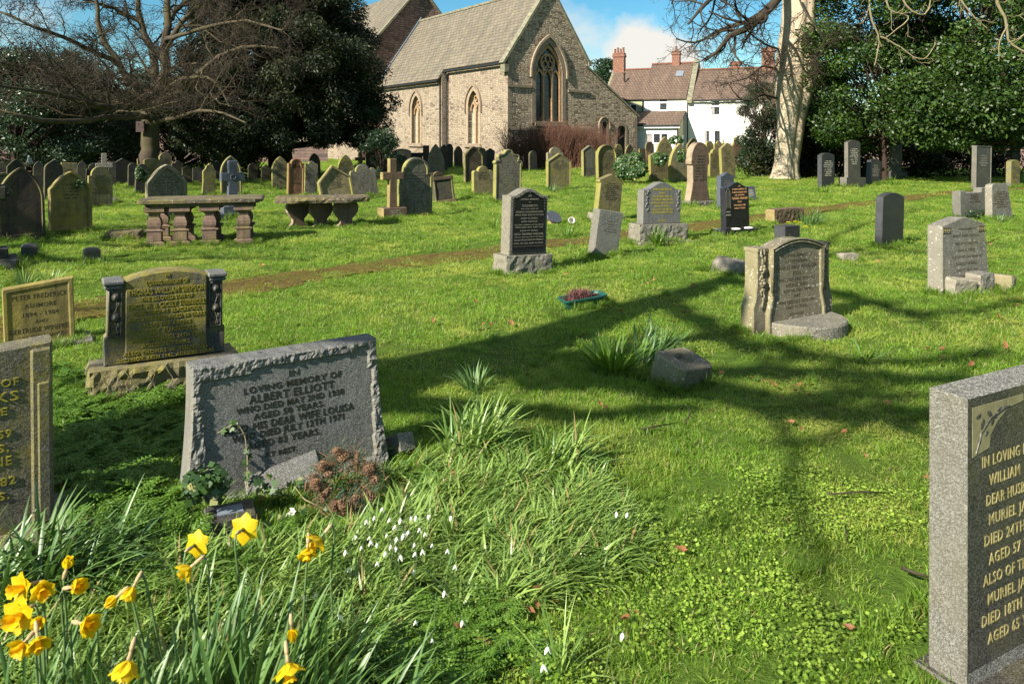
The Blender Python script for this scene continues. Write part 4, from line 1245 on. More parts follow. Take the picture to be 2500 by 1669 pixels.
H('black shouldered stone with a pale left edge, right of the small stone cross', 279, 322, 386, 450, 'gable', 'black_crust', 0.14, 38)
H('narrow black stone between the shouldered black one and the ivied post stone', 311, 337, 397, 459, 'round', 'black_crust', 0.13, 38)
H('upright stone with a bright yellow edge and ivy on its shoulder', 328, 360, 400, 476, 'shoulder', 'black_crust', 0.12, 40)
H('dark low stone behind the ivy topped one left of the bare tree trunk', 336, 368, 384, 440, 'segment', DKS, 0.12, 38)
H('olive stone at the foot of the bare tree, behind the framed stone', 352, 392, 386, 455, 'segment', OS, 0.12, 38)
H('big framed stone with yellow lichened rim standing behind the baluster table tomb', 356, 460, 401, 535, 'tudor', 'speckled_brown', 0.15, 42, 0, 0, 0.075, 0.06, foot=0.2)
H('round headed grey stone peeping above the big framed stone', 387, 419, 372, 438, 'round', GS_, 0.12, 36)
H('small dark knobbed stone behind the top of the big framed stone', 417, 447, 392, 440, 'lobes', 'black_crust', 0.12, 36)
H('square black stone in the shade behind the baluster table tomb', 470, 499, 409, 448, 'flat', 'black_crust', 0.1, 36)
H('waisted olive stone left of the grey cross', 491, 526, 399, 480, 'waist', OS, 0.1, 36)
H('black arched stone just left of the grey cross', 519, 546, 392, 444, 'round', 'black_crust', 0.1, 36)
H('tall round arched stone standing behind the grey cross', 538, 591, 380, 478, 'gothic', GS_, 0.12, 38, 0, 0, 0.04)
# under the yew
H('lichened pointed stone leaning back under the yew, leftmost of its row', 663, 706, 382, 463, 'gothic', OS, 0.13, 36, 0, -3)
H('shouldered stone with a rust red panel under the yew', 699, 742, 387, 482, 'swan', 'red_sandstone', 0.13, 34, 0, 0, 0.04, 0.02)
H('grey shouldered stone touching the rust red panelled one', 741, 774, 393, 477, 'lobes', GS_, 0.11, 30, 2)
H('gabled framed stone tilted to the left behind the scroll legged table tomb', 783, 868, 402, 490, 'steep', 'tan_sandstone', 0.16, 34, -10, -4, 0.05, 0.05)
H('pointed olive stone behind the tilted gabled one', 824, 864, 378, 446, 'gothic', OS, 0.12, 34)
H('wavy topped grey stone leaning to the left beside the tilted gabled one', 861, 926, 400, 481, 'lobes', GS_, 0.13, 32, -8, -3, txt='rows', tmat='T_GREY')
H('tall round headed stone with scrolled shoulders beside the brown cross', 968, 1056, 384, 528, 'shoulder', 'grey_sandstone', 0.14, 33, 0, 0, 0.045, 0.02, txt='rows', tmat='T_GREY')
H('black arched stone in the shade behind the brown cross', 958, 1002, 363, 440, 'segment', 'black_crust', 0.12, 33)
H('dark narrow stone left of the carved pointed stone near the church', 1032, 1048, 355, 425, 'flat', DKS, 0.1, 33)
H('pointed stone with carved trefoil head near the south wall of the church', 1043, 1086, 352, 428, 'lancet', 'speckled_brown', 0.14, 33, 0, 0, 0.03)
H('brown pointed stone tucked behind the carved trefoil one', 1072, 1093, 353, 420, 'gothic', DKS, 0.12, 33)
H('dark shouldered stone on a plinth below the church downpipe', 1086, 1106, 351, 415, 'shoulder', 'black_crust', 0.12, 33)
H('small round topped stone behind the fluted black chest', 1053, 1083, 418, 452, 'round', 'brown_sandstone', 0.12, 33)
H('gothic stone with deep moulded arch in front of the church corner', 1132, 1181, 357, 450, 'tudor', 'dark_sandstone', 0.16, 30, 0, 0, 0.045, 0.04)
H('square shouldered stone behind the gothic one at the church corner', 1166, 1190, 361, 412, 'shoulder', OS, 0.12, 30)
H('low three lobed stone with a yellow edge before the gothic one', 1151, 1205, 405, 478, 'lobes', TS, 0.14, 32, 0, 0, txt='few')
H('tall ornate stone with scrolled top and vivid yellow left edge', 1203, 1273, 364, 492, 'scroll', 'grey_sandstone', 0.16, 31, 1, 0, 0.035, 0.015, txt='rows', tmat='T_GREY')
H('gabled stone with a moulded cap in front of the red twig bush', 1333, 1394, 374, 463, 'gable', 'olive_sandstone', 0.16, 31, 0, 0, 0.035, 0.02, txt='few')
H('square lichened stone hidden behind the gabled one before the red bush', 1334, 1377, 359, 430, 'swan', 'speckled_brown', 0.13, 31)
H('gabled stone with pale side between the red bush and the round arched one', 1419, 1458, 355, 436, 'gable', GS_, 0.16, 31, 0, 0, 0.03, txt='rows', tmat='T_GREY')
H('round arched stone with a thick yellow green rim', 1455, 1507, 353, 443, 'round', 'olive_sandstone', 0.17, 34, 0, 0, 0.04, 0.05)
H('pale round topped stone behind the thick rimmed round arched one', 1499, 1521, 352, 412, 'shoulder', TS, 0.12, 31)
H('slim dark stone standing behind the ivy mound', 1560, 1578, 363, 420, 'flat', DKS, 0.1, 30)
H('stone with a thick mat of ivy over its head, right of the ivy mound', 1584, 1634, 371, 444, 'segment', OS, 0.14, 30)
H('pointed tan stone behind the ivy capped stone', 1600, 1642, 334, 404, 'gothic', TS, 0.14, 30)
H('broad pointed stone left of the tall pink one', 1631, 1688, 350, 445, 'gothic', 'tan_sandstone', 0.14, 30, 0, 0, 0.0, txt='rows', tmat='T_GREY')
H('dark pointed stone behind the broad pointed one', 1674, 1708, 337, 400, 'tudor', DKS, 0.16, 30, 0, 0, 0.04)
H('pale stone with a small carved niche behind the tall pink one', 1720, 1747, 344, 404, 'shoulder', TS, 0.14, 30)
H('pale lobed stone left of the far round arched one', 1741, 1766, 344, 404, 'lobes', TS, 0.12, 30)
H('low stone with a worn scrolled top between the tall pink and slim pale ones', 1728, 1760, 363, 436, 'swan', OS, 0.14, 30)
H('slim pale pointed stone right of the tall pink one', 1757, 1797, 348, 440, 'gable', 'tan_sandstone', 0.14, 30)
H('round arched framed stone in front of the cottage windows', 1762, 1786, 332, 396, 'round', TS, 0.16, 30, 0, 0, 0.04)
H('pointed lichened stone rightmost of the group before the white cottage', 1781, 1813, 336, 402, 'lancet', 'olive_sandstone', 0.14, 32)
H('stone seen almost edge on just left of the beech trunk', 1857, 1879, 331, 396, 'waist', 'olive_sandstone', 0.14, 62)
H('dark gothic stone with a diagonal of sun, just right of the beech trunk', 1950, 1986, 352, 424, 'gothic', 'olive_sandstone', 0.14, 28, 0, 0, 0.03)
# darker ones crowding in the shade at the back
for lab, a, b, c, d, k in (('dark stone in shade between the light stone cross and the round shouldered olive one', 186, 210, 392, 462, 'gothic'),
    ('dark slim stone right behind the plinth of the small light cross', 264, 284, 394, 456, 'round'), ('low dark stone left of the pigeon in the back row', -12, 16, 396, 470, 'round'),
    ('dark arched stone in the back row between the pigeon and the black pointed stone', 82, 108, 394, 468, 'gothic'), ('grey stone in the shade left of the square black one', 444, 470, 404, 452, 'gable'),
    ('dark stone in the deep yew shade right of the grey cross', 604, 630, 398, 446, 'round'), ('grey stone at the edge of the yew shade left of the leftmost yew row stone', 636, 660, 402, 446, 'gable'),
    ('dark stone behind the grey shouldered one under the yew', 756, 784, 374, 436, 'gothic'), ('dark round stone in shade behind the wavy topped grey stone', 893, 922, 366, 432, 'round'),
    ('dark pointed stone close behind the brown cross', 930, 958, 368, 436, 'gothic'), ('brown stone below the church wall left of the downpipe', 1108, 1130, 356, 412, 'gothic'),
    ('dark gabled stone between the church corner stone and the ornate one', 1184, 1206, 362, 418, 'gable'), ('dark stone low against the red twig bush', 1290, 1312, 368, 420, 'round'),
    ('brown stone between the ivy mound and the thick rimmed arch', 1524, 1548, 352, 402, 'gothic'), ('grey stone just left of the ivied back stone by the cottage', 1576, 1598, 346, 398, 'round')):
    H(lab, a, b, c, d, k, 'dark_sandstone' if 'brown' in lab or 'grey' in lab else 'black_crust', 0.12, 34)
# right background row
o, w, h, bh, yf = H('black round topped granite stone with white lettering right of the beech', 1995, 2038, 373, 460, 'segment', 'matt_black', 0.17, 30, 0, 0, txt='rows', tmat='T_PALE')
H('tall slim grey granite stone on a plinth left of the small leaning one', 2053, 2109, 342, 457, 'segment', 'dark_grey_granite', 0.15, 30, 0, 0, None, base=(1.55, 0.21, 0.32, None), txt='rows', tmat='T_PALE')
H('small dark stone leaning to the right between the two tall slim ones', 2113, 2149, 388, 453, 'segment', 'matt_black', 0.16, 30, 5, 0, txt='rows', tmat='T_GREY')
H('tall dark slim stone with a greenish side on a wide sloping plinth', 2160, 2210, 335, 438, 'segment', 'dark_grey_granite', 0.15, 30, 2, 0, None, base=(1.65, 0.19, 0.34, None), txt='few', tmat='T_GREY')
H('narrow dark stone with a broken top under the laurel', 2235, 2263, 374, 432, 'peak', 'dark_grey_granite', 0.15, 36, 3)
H('tall square topped grey granite stone with a recessed panel at the right', 2370, 2421, 356, 465, 'flat', 'dark_grey_granite', 0.16, 27, 0, 0, 0.035, 0.015, txt='few', tmat='T_GREY')
H('dark shaded stone behind the algae fronted one at the right edge', 2463, 2490, 356, 440, 'flat', 'black_crust', 0.12, 25)
H('small rounded stone with a yellow algae face at the right edge', 2454, 2490, 390, 459, 'segment', 'granite_algae', 0.17, 26)
H('plain black granite stone with a rounded top standing alone in the lawn', 2134, 2206, 470, 600, 'segment', 'matt_black', 0.12, 29)
H('low wide grey stone with raised ends holding a dark wreath', 2321, 2418, 459, 535, 'desk', 'pale_granite', 0.17, 27, 0, 0, txt='few', tmat='T_OLIVE' if 'T_OLIVE' in MATS else None)
H('tapering grey inscribed stone with fluted sides near the right edge', 2401, 2479, 447, 539, 'tapered', 'speckled_grey', 0.14, 26, 0, -4, txt='rows', tmat='T_BROWN')
# central ones with readable shapes
H('tall pink granite pointed stone with a flared foot on a low base', 1662, 1741, 347, 503, 'flare', 'rose_sandstone', 0.2, 30, 0, 0, None, base=(1.3, 0.085, 0.34, 'rough_base'), txt='rows', tmat='T_BROWN', foot=0.02)
H('grey blue stone with a waved top behind the black gilt one', 1749, 1793, 421, 512, 'wave', 'blue_slate', 0.13, 30, 0, 0, txt='few', tmat='T_GREY')
H('small blue black tablet with tiny white lettering right of the black gilt stone', 1817, 1848, 455, 492, 'flat', 'blue_slate', 0.07, 28, 0, -12, txt='rows', tmat='T_PALE')
H('brown gabled stone leaning to the right on a crooked base', 1436, 1522, 424, 542, 'pediment', 'olive_sandstone', 0.15, 30, 7, 0, None, base=(1.35, 0.17, 0.26, 'rough_base'), txt='rows', tmat='T_BROWN')
H('rough edged narrow grey stone leaning hard to the right', 1433, 1508, 513, 626, 'flat', 'pale_granite', 0.15, 31, 9.5, 0, txt='few', tmat='T_GREY')
MATS['T_OLIVE'] = T_OLIVE
MATS['T_DARK'] = T_DARK
# grey stone with vine scrolls on a rough base
LM = 'IN LOVING MEMORY OF'
o, w, h, bh, yf = H('grey granite stone with vine scrolls down both sides on a rough base', 1541, 1673, 444, 590, 'wave', 'grey_granite', 0.17, 27, 0, 0, None, base=(1.30, 0.31, 0.34, 'rough_base'), foot=0.02)
q = (h - bh)
inscription(o, [(t, 0, bh + q * z, q * s, w * k) for t, z, s, k in (('LOVING MEMORY OF', .80, .055, .5), ('JANE', .715, .05, .16), ('THE BELOVED WIFE OF', .635, .05, .52), ('GEORGE BRECKON', .555, .055, .55), ('WHO DIED JUNE 4TH 1931', .48, .045, .6), ('AGED 59 YEARS.', .40, .05, .4), ('ALSO OF THE ABOVE', .325, .045, .55), ('GEORGE BRECKON', .25, .055, .55), ('AT REST', .06, .04, .2))], yf, T_OLIVE, 0.003)
def vine(o, x, z0, z1, y, s, mat, name='carving'):
    b = MB()
    n = 14
    pts = [(x + s * 0.012 * math.sin(i * 1.1), y - 0.004, z0 + (z1 - z0) * i / n) for i in range(n + 1)]
    b.tube(pts, 0.006, 5)
    for i in range(1, n, 2):
        p = pts[i]
        sgn = 1 if i % 4 == 1 else -1
        b.ball((p[0] + sgn * 0.018, y - 0.004, p[2] + 0.01), 0.014, 0.008, 0.022, 7, 5)
    return b.build(name, mat, o, True)
for s in (-1, 1):
    vine(o, s * w * 0.41, bh + q * 0.3, bh + q * 0.8, yf, 1, M_['grey_granite'])
MB().bbox(-w * .72, w * .72, -0.26, 0.1, -0.1, 0.035, 0.01).build('plinth', M_['rough_base'], o)
# black polished stone, gilt lettering
o, w, h, bh, yf = H('shiny black stone with orange gilt lettering and church window motif on a black base', 1749, 1842, 445, 572, 'wave', 'polished_black', 0.13, 30, 0, 0, None, base=(1.46, 0.115, 0.36, None), foot=0.02)
q = h - bh
inscription(o, [(t, w * .10, bh + q * z, q * s, w * k) for t, z, s, k in (('IN', .905, .032, .07), ('LOVING MEMORY OF', .835, .036, .60), ('A DEAR HUSBAND DAD', .77, .036, .62), ('AND GRANDAD', .71, .034, .40), ('THOMAS GRAHAM', .63, .055, .66), ('DIED', .565, .034, .16), ('30TH MARCH 1987', .49, .036, .5), ('AGED 79 YEARS', .425, .036, .46))], yf, T_ORANGE, 0.0015)
b = MB(); X0 = -w * .385
b.ring(arch(w * .19, bh + q * .44, bh + q * .75, bh + q * .89, 8, X0), arch(w * .16, bh + q * .44, bh + q * .75, bh + q * .875, 8, X0), yf - .0015, yf + .001)
for k in (-1, 0, 1): b.box(X0 + k * w * .045 - .002, X0 + k * w * .045 + .002, yf - .0015, yf + .001, bh + q * .46, bh + q * .82)
b.box(X0 - w * .08, X0 + w * .08, yf - .002, yf + .001, bh + q * .36, bh + q * .39); b.box(X0 - w * .09, X0 + w * .1, yf - .002, yf + .001, bh + q * .29, bh + q * .325)
b.build('etching', T_GREY, o)
ax = Matrix.Rotation(R(30), 4, 'Z')
for lab, dx, dy in (('round pale vase holder on the left of the black gilt stone base', -0.11, -0.12), ('round pale vase holder on the right of the black gilt stone base', 0.20, -0.11)):
    p = o.matrix_basis @ Vector((dx, dy, 0)); p = Vector(o.location) + ax @ Vector((dx, dy, bh + 0.001))
    v = MB(); v.lathe([(0.072, 0), (0.078, 0.006), (0.075, 0.02), (0.03, 0.026), (0.028, 0.012)], 20)
    k = v.build('vase_holder', M_['white_ceramic'], None, True, p)
    tag(k, lab, 'vase', 'vase holders on the black base')
# Goldsborough-type black tablet in granite
o, w, h, bh, yf = H('upright granite stone faced with a black panel of small lettering, at the path', 1208, 1345, 459, 664, 'wave', 'rough_base', 0.20, 31, 2.0, 0, None, base=(1.27, 0.22, 0.34, 'rough_base'), foot=0.03)
q = h - bh
pts = inset([(x, z + bh) for x, z in outline('wave', w, q)], 0.035, bh + .03)
pts[0] = (pts[0][0], bh + 0.03); pts[-1] = (pts[-1][0], bh + 0.03)
pn = slab_mesh(pts, 0.02, 0.014, 0.003, bh + 0.045, 0.003).build('panel', M_['polished_black'], o, False, (0, -0.1 - 0.008, 0))
G_LINES = (('IN', .875, .030, .07), ('LOVING MEMORY', .825, .028, .48), ('OF', .785, .016, .06), ('ELIZABETH', .725, .034, .40), ('BELOVED WIFE OF', .685, .018, .46), ('GEORGE GOLDSBOROUGH', .635, .028, .72), ('WHO DIED MAY 25TH 1934', .59, .026, .76), ('AGED 65 YEARS.', .54, .026, .46), ('ALSO GEORGE', .49, .028, .42), ('BELOVED HUSBAND OF THE ABOVE', .445, .018, .76), ('WHO DIED MAY 12TH 1948', .405, .024, .74), ('AGED 79 YEARS.', .355, .024, .48), ('ALSO THOMAS WILLIAM,', .30, .032, .78), ('17TH D.L.I. BELOVED SON OF THE ABOVE', .262, .016, .78), ('KILLED IN ACTION IN FRANCE', .215, .024, .78), ('APRIL 1ST 1918, AGED 19 YEARS.', .165, .024, .78))
inscription(o, [(t, 0.0, bh + q * z, q * s, w * k) for t, z, s, k in G_LINES], -0.1 - 0.0155, T_GREY, 0.0012)
b = MB(); b.box(-w * .40, w * .40, -0.1175, -0.114, bh + q * .13, bh + q * .133)
for k in range(9):
    a = math.pi * (0.12 + 0.76 * k / 8)
    b.ball((w * .36 * math.cos(a), -0.115, bh + q * (.80 + .13 * math.sin(a))), 0.011, 0.003, 0.008, 6, 4)
for k in range(4):
    for s in (-1, 1): b.ball((s * w * .40, -0.115, bh + q * (.82 - .045 * k)), 0.006, 0.003, 0.009, 6, 4)
b.build('carving', T_GREY, o)
# large rectangular low stones at the left
def bigstone(label, loc, deg, roll=0, pitch=0):
    return thing('gravestone', label, 'gravestone', loc, (R(pitch), R(roll), R(deg)), 'gravestones in the churchyard')
# --- square yellow brown stone
X, Y, g, w, h = size_of(12, 186, 683, 842, 0.10, 34)
o, w, h, bh, yf = H('square yellow brown sandstone tablet with incised lettering, far left', 12, 186, 683, 842, 'slant', 'yellow_sandstone', 0.10, 34, -2, 0, 0.028, 0.006, seed=2, foot=0.03)
inscription(o, [(t, 0.01, h * z, h * s, w * k) for t, z, s, k in (('PETER FREDERICK', .74, .075, .78), ('ASHMORE', .605, .07, .44), ('1894 - 1984', .475, .065, .50), ('AND', .365, .055, .17), ('GERTRUDE WINIFRED', .235, .075, .88), ('HIS DEAR WIFE', .125, .06, .62))], yf, T_BROWN, 0.001, 0.002)
MB().bbox(-w * .1, w * .75, -0.2, 0.12, -0.1, 0.03, 0.01).build('base', M_['rough_base'], o)
FOOT.append((X, Y, R(34), w * .5, .15))
# --- algae stained stone with rose panels
X, Y, g, w, h = size_of(215, 590, 654, 950, 0.26, 31)
th = 0.13
o = bigstone('broad grey stone stained yellow, rose panels at both sides, on a rock faced base', (X, Y, g), 31, 0.5)
FOOT.append((X, Y, R(31), w / 2, 0.17))
rough_block('base', w, 0.32, h * 0.27 + 0.12, 0.028, M_['granite_brown'], o, (0, 0, -0.12), cell=0.03, seed=5, top_amp=0.004)
bh = h * 0.27
bw = w * 0.80
q = h - bh
b = MB()
half = [(-bw / 2, bh + .001), (-bw / 2, bh + q * .30), (-bw * .48, bh + q * .32), (-bw * .48, bh + q * .85), (-bw * .505, bh + q * .86), (-bw * .505, bh + q * .92), (-bw * .34, bh + q * .92)]
seg = [(x, bh + q * (1.0 - 0.08 * (x / (bw * .335)) ** 2)) for x in np.linspace(-bw * .335, bw * .335, 15)]
pts = half + seg + [(-x, z) for x, z in half[::-1]]
slab_mesh(pts, th, None, 0, 0, 0.006).build('slab', M_['granite_algae'], o)
# centre panel slightly proud, pilaster capitals
cp = [(-bw * .335, bh + q * .02)] + [(x, z - q * .012) for x, z in seg] + [(bw * .335, bh + q * .02)]
slab_mesh(cp, 0.03, None, 0, 0, 0.006).build('panel', M_['granite_algae'], o, False, (0, -th / 2 - 0.006, 0))
for s in (-1, 1):
    b = MB(); x0, x1 = sorted((s * bw * .345, s * bw * .515))
    b.bbox(x0, x1, -th / 2 - 0.035, th / 2 + 0.02, bh + q * .875, bh + q * .925, 0.008); b.bbox(x0 + .008, x1 - .008, -th / 2 - 0.02, th / 2 + 0.01, bh + q * .83, bh + q * .874, 0.006)
    b.build('capital', M_['grey_granite'], o)
    xc = s * bw * .415
    pw = bw * .055
    b = MB(); b.ring([(xc - pw, bh + q * .31), (xc - pw, bh + q * .82), (xc + pw, bh + q * .82), (xc + pw, bh + q * .31)], [(xc - pw + .01, bh + q * .32), (xc - pw + .01, bh + q * .81), (xc + pw - .01, bh + q * .81), (xc + pw - .01, bh + q * .32)], -th / 2 - 0.014, -th / 2 + 0.001, True)
    y = -th / 2
    pts_ = [(xc + 0.012 * math.sin(k * 1.3), y - 0.006, bh + q * (.34 + .46 * k / 9)) for k in range(10)]
    b.tube(pts_, 0.005, 5)
    for zc in (.74, .52):
        b.ball((xc, y - 0.004, bh + q * zc), 0.030, 0.012, 0.030, 12, 6)
        b.ball((xc + .004, y - 0.012, bh + q * zc), 0.019, 0.010, 0.019, 10, 6)
        b.ball((xc, y - 0.018, bh + q * zc), 0.009, 0.008, 0.009, 8, 5)
    for zc, dx in ((.66, .02), (.62, -.02), (.43, .02), (.41, -.018), (.36, .016), (.80, -.014)):
        b.ball((xc + dx, y - 0.004, bh + q * zc), 0.013, 0.008, 0.020, 8, 5)
    b.build('carving', M_['dark_grey_granite'], o, True)
SL = (('IN', .925, .032, .05), ('LOVING MEMORY OF', .845, .042, .52), ('THOMAS WILLIAM SIMPSON', .745, .056, .66 / .67), ('THE BELOVED SON OF', .675, .040, .54 / .67 * .8), ('THOS. W. & CICELY TURNBULL', .595, .050, .98), ('WHO DIED AT BLACKPOOL', .53, .038, .85), ('AUG. 21ST 1932, AGED 38 YEARS', .46, .038, .98), ('ALSO THE ABOVE', .39, .036, .60), ('CICELY TURNBULL', .315, .046, .72), ('WHO DIED APRIL 24TH 1943', .235, .040, .9), ('AGED 76 YEARS.', .165, .040, .62))
inscription(o, [(t, 0, bh + q * z, q * s * 1.18, bw * .66 * min(k, .97)) for t, z, s, k in SL] + [('ALSO THOMAS W. TURNBULL', 0, bh + q * .095, q * .042, bw * .70), ('DIED NOV. 14TH 1945, AGED 83 YEARS', 0, bh + q * .035, q * .040, bw * .80)], -th / 2 - 0.021, T_OLIVE, 0.004, 0.0)
rg_ = random.Random(4)
b = MB()
for k in range(14):
    x = -w * .45 + rg_.random() * w * .85
    pts_ = [(x + 0.02 * math.sin(j * 1.2 + k) , -0.19 - 0.004 * j % 2, 0.0 + (bh * (.95)) * j / 6) for j in range(7)]
    b.tube(pts_, 0.003, 4)
b.build('dead_stems', M_['pale_branch'], o)
# --- granite stone cut by the left frame edge
Xr, Y0 = (112 - HX) / F * 3.22, 3.22
w, h, th, deg = 0.86, 0.80, 0.13, 38
o = bigstone('tall grey brown granite stone with yellow algae cut off by the left photo edge', (0, 0, 0), deg, -0.5)
a = R(deg)
# right end of the face sits at pixel (125,1240)
gp = G(128, 1272)
o.location = (gp.x - math.cos(a) * w / 2, gp.y - math.sin(a) * w / 2, 0.0)
h = 0.785
pts = [(-w / 2, -0.1), (-w / 2, h), (-w * .28, h), (-w * .27, h * .90), (w * .22, h * .90), (w * .235, h * .985), (w / 2, h), (w / 2, -0.1)]
slab_mesh(pts, th, None, 0, 0, 0.008).build('slab', M_['granite_brown'], o)
for s in (-1, 1):
    b = MB()
    x0, x1 = sorted((s * w * .41, s * w * .5 - s * 0.004))
    b.bbox(x0, x1, -th / 2 - 0.022, -th / 2 + 0.004, 0.06, h * .97, 0.008)
    x0, x1 = sorted((s * w * .435, s * w * .5 - s * 0.012))
    b.bbox(x0, x1, -th / 2 - 0.032, -th / 2 - 0.018, 0.06, h * .80, 0.006)
    b.build('pilaster', M_['granite_brown'], o)
q = h
LF = (('IN LOVING MEMORY OF', .365, .80, .036, .62), ('HENRY BANKS', .365, .725, .046, .58), ('OF THIS VILLAGE', .32, .66, .034, .50), ('WHO DIED MARCH 1959', .335, .545, .036, .62), ('AGED 77 YEARS,', .325, .475, .036, .5), ('ALSO ANNIE PAULINE', .335, .405, .042, .6), ('DIED AUGUST 1982', .35, .305, .038, .56), ('AGED 93 YEARS.', .325, .235, .036, .5))
inscription(o, [(t, w * (xr - kk / 2), q * z, q * s * 1.1, w * kk) for t, xr, z, s, kk in LF], -th / 2, T_OLIVE, 0.004, 0.01)
MB().bbox(-w * .62, w * .66, -0.25, 0.22, -0.1, 0.045, 0.012).build('base', M_['granite_brown'], o)
FOOT.append((o.location.x, o.location.y, a, w * .66, .22))
# --- rock edged grey granite stone, in front left of centre
pA, pB = G(452, 1222), G(955, 1092)
d = pB - pA
deg = 32.0
a = R(deg)
Y = 3.55
w, h, th = 0.86, 0.665, 0.15
cxy = G(706, 1158)
o = bigstone('wide grey granite stone with chipped rocky border and raised dark letters', (cxy.x + .01, cxy.y - .03, -0.055), deg, -.6, -3)
nx, nz = 96, 62
yf = -th / 2
def ell():
    V, Fc = [], []
    for k in range(nz + 1):
        for i in range(nx + 1):
            u, v = i / nx, k / nz
            flare = 1 + 0.13 * (1 - v) ** 2
            x = (u - .5) * w * flare
            z = v * h + 0.006 * noise.noise(Vector((x * 9, 3, 0))) * (v > .97)
            n_ = noise.noise(Vector((x * 38, z * 38, 1))) + 0.6 * noise.noise(Vector((x * 90, z * 90, 4)))
            e = 0.010 * round(2 * noise.noise(Vector((x * 4, z * 4, 9))))
            lx, rx = -w * .455 + (0.012 if .35 < v < .72 else 0), w * .465 - (0.018 if v > .8 else 0.0)
            tz = h * (.925 - (0.025 if u < .3 else 0) + .035 * (u > .88))
            bz = h * (.10 if u < .35 else .135)
            inside = lx < x < rx and bz < z < tz
            y = yf + (0.007 if inside else -0.005 + 0.012 * n_)
            if i in (0, nx) or k == nz: y = yf + 0.014
            V.append((x, y - (0 if inside else 0.02 * (1 - v) ** 3), z))
    W1 = nx + 1
    for k in range(nz):
        for i in range(nx):
            Fc.append((k * W1 + i, k * W1 + i + 1, (k + 1) * W1 + i + 1, (k + 1) * W1 + i))
    b = MB(); b.add(V, Fc)
    # back, sides, top
    fl = lambda v: 1 + 0.13 * (1 - v) ** 2
    m = 10
    bk = []
    for k in range(nz + 1):
        v = k / nz
        bk.append([(-.5 * w * fl(v), th / 2 - 0.0, v * h), (.5 * w * fl(v), th / 2, v * h)])
    o0 = len(b.v)
    for r_ in bk: b.v += r_
    for k in range(nz):
        b.f.append((k * W1, (k + 1) * W1, o0 + 2 * (k + 1), o0 + 2 * k))
        b.f.append((k * W1 + nx, o0 + 2 * k + 1, o0 + 2 * (k + 1) + 1, (k + 1) * W1 + nx))
        b.f.append((o0 + 2 * k, o0 + 2 * (k + 1), o0 + 2 * (k + 1) + 1, o0 + 2 * k + 1))
    # rough top
    o1 = len(b.v)
    for i in range(nx + 1):
        x = (i / nx - .5) * w
        for j, yy in enumerate((yf + 0.014, yf + 0.05, yf + 0.09, th / 2)):
            dz = 0 if j in (0, 3) else 0.010 * noise.noise(Vector((x * 25, yy * 25, 3)))
            b.v.append((x, yy, b.v[nz * W1 + i][2] + dz if j < 3 else h))
    for i in range(nx):
        for j in range(3):
            b.f.append((o1 + i * 4 + j, o1 + (i + 1) * 4 + j, o1 + (i + 1) * 4 + j + 1, o1 + i * 4 + j + 1))
    return b.build('slab', M_['grey_granite'], o)
ell()
EL = (('IN', .02, .815, .048, .055), ('LOVING MEMORY OF', .02, .71, .048, .53), ('ALBERT ELLIOTT', .01, .60, .060, .46), ('WHO DIED MAY 2ND 1938', .005, .51, .046, .58), ('AGED 50 YEARS.', -.01, .42, .046, .38), ('ALSO HIS DEAR WIFE LOUISA', .0, .315, .056, .70), ('WHO DIED JULY 12TH 1971', -.01, .225, .050, .60), ('AGED 83 YEARS.', -.04, .12, .050, .39), ('AT REST.', -.06, -0.005, .038, .17))
inscription(o, [(t, w * x, h * (z * .636 + .314), h * s * .92, w * k) for t, x, z, s, k in EL], yf + 0.006, T_DARK, 0.0012, 0.015)
rough_block('plinth', w * 1.02, 0.30, 0.10, 0.008, M_['grey_granite'], o, (0, -0.06, -0.07), cell=0.03, seed=8)
FOOT.append((cxy.x, cxy.y, a, .5, .2))
ELL = o
# --- fallen plaque in front
p = G(692, 1170)
k = thing('fallen_tablet', 'fallen grey granite tablet lying in front of the rocky bordered stone', 'gravestone tablet', (p.x - .01, p.y - .02, 0.10), (R(36), R(-5), R(26)))
FOOT.append((p.x, p.y - .04, R(26), .18, .17))
MB().bbox(-0.165, 0.165, -0.17, 0.14, 0.0, 0.035, 0.004).build('slab', M_['grey_granite'], k)
inscription(k, [('IN MEMORY', 0, 0.03, 0.022, 0.2), ('MUM AND DAD', 0, -0.02, 0.02, 0.22)], 0, T_GREY, 0.0008, 0, M=Matrix(((1, 0, 0, 0), (0, 0, 1, 0), (0, -1, 0, 0.0355), (0, 0, 0, 1))))
p = G(848, 1122)
k = thing('fallen_tablet', 'second granite tablet half hidden behind the pine cone wreath', 'gravestone tablet', (p.x, p.y + .06, 0.03), (R(18), R(-4), R(30)))
MB().bbox(-0.17, 0.17, -0.1, 0.1, 0.0, 0.035, 0.004).build('slab', M_['grey_granite'], k)
p = G(966, 1118)
k = MB(); k.bbox(-0.055, 0.055, -0.09, 0.09, 0, 0.09, 0.004)
tag(k.build('stone_block', M_['pale_granite'], None, False, (p.x, p.y + .03, -0.01), (R(-28), R(12), R(52))), 'small tilted granite wedge at the right foot of the rocky bordered stone', 'stone block')
# --- square flower holder near daffodils
p = G(566, 1282)
k = thing('flower_holder', 'low dark granite flower holder with metal grid behind the daffodils', 'flower holder', (p.x, p.y - .02, -0.005), (0, 0, R(26)))
FOOT.append((p.x, p.y - .06, R(26), .12, .14))
b = MB(); b.bbox(-0.095, 0.095, -0.075, 0.075, -.04, 0.085, 0.004); b.build('block', M_['dark_grey_granite'], k)
b = MB(); b.box(-0.05, 0.05, -0.03, 0.035, 0.0852, 0.089); b.build('insert', M_['lead_grey'], k)
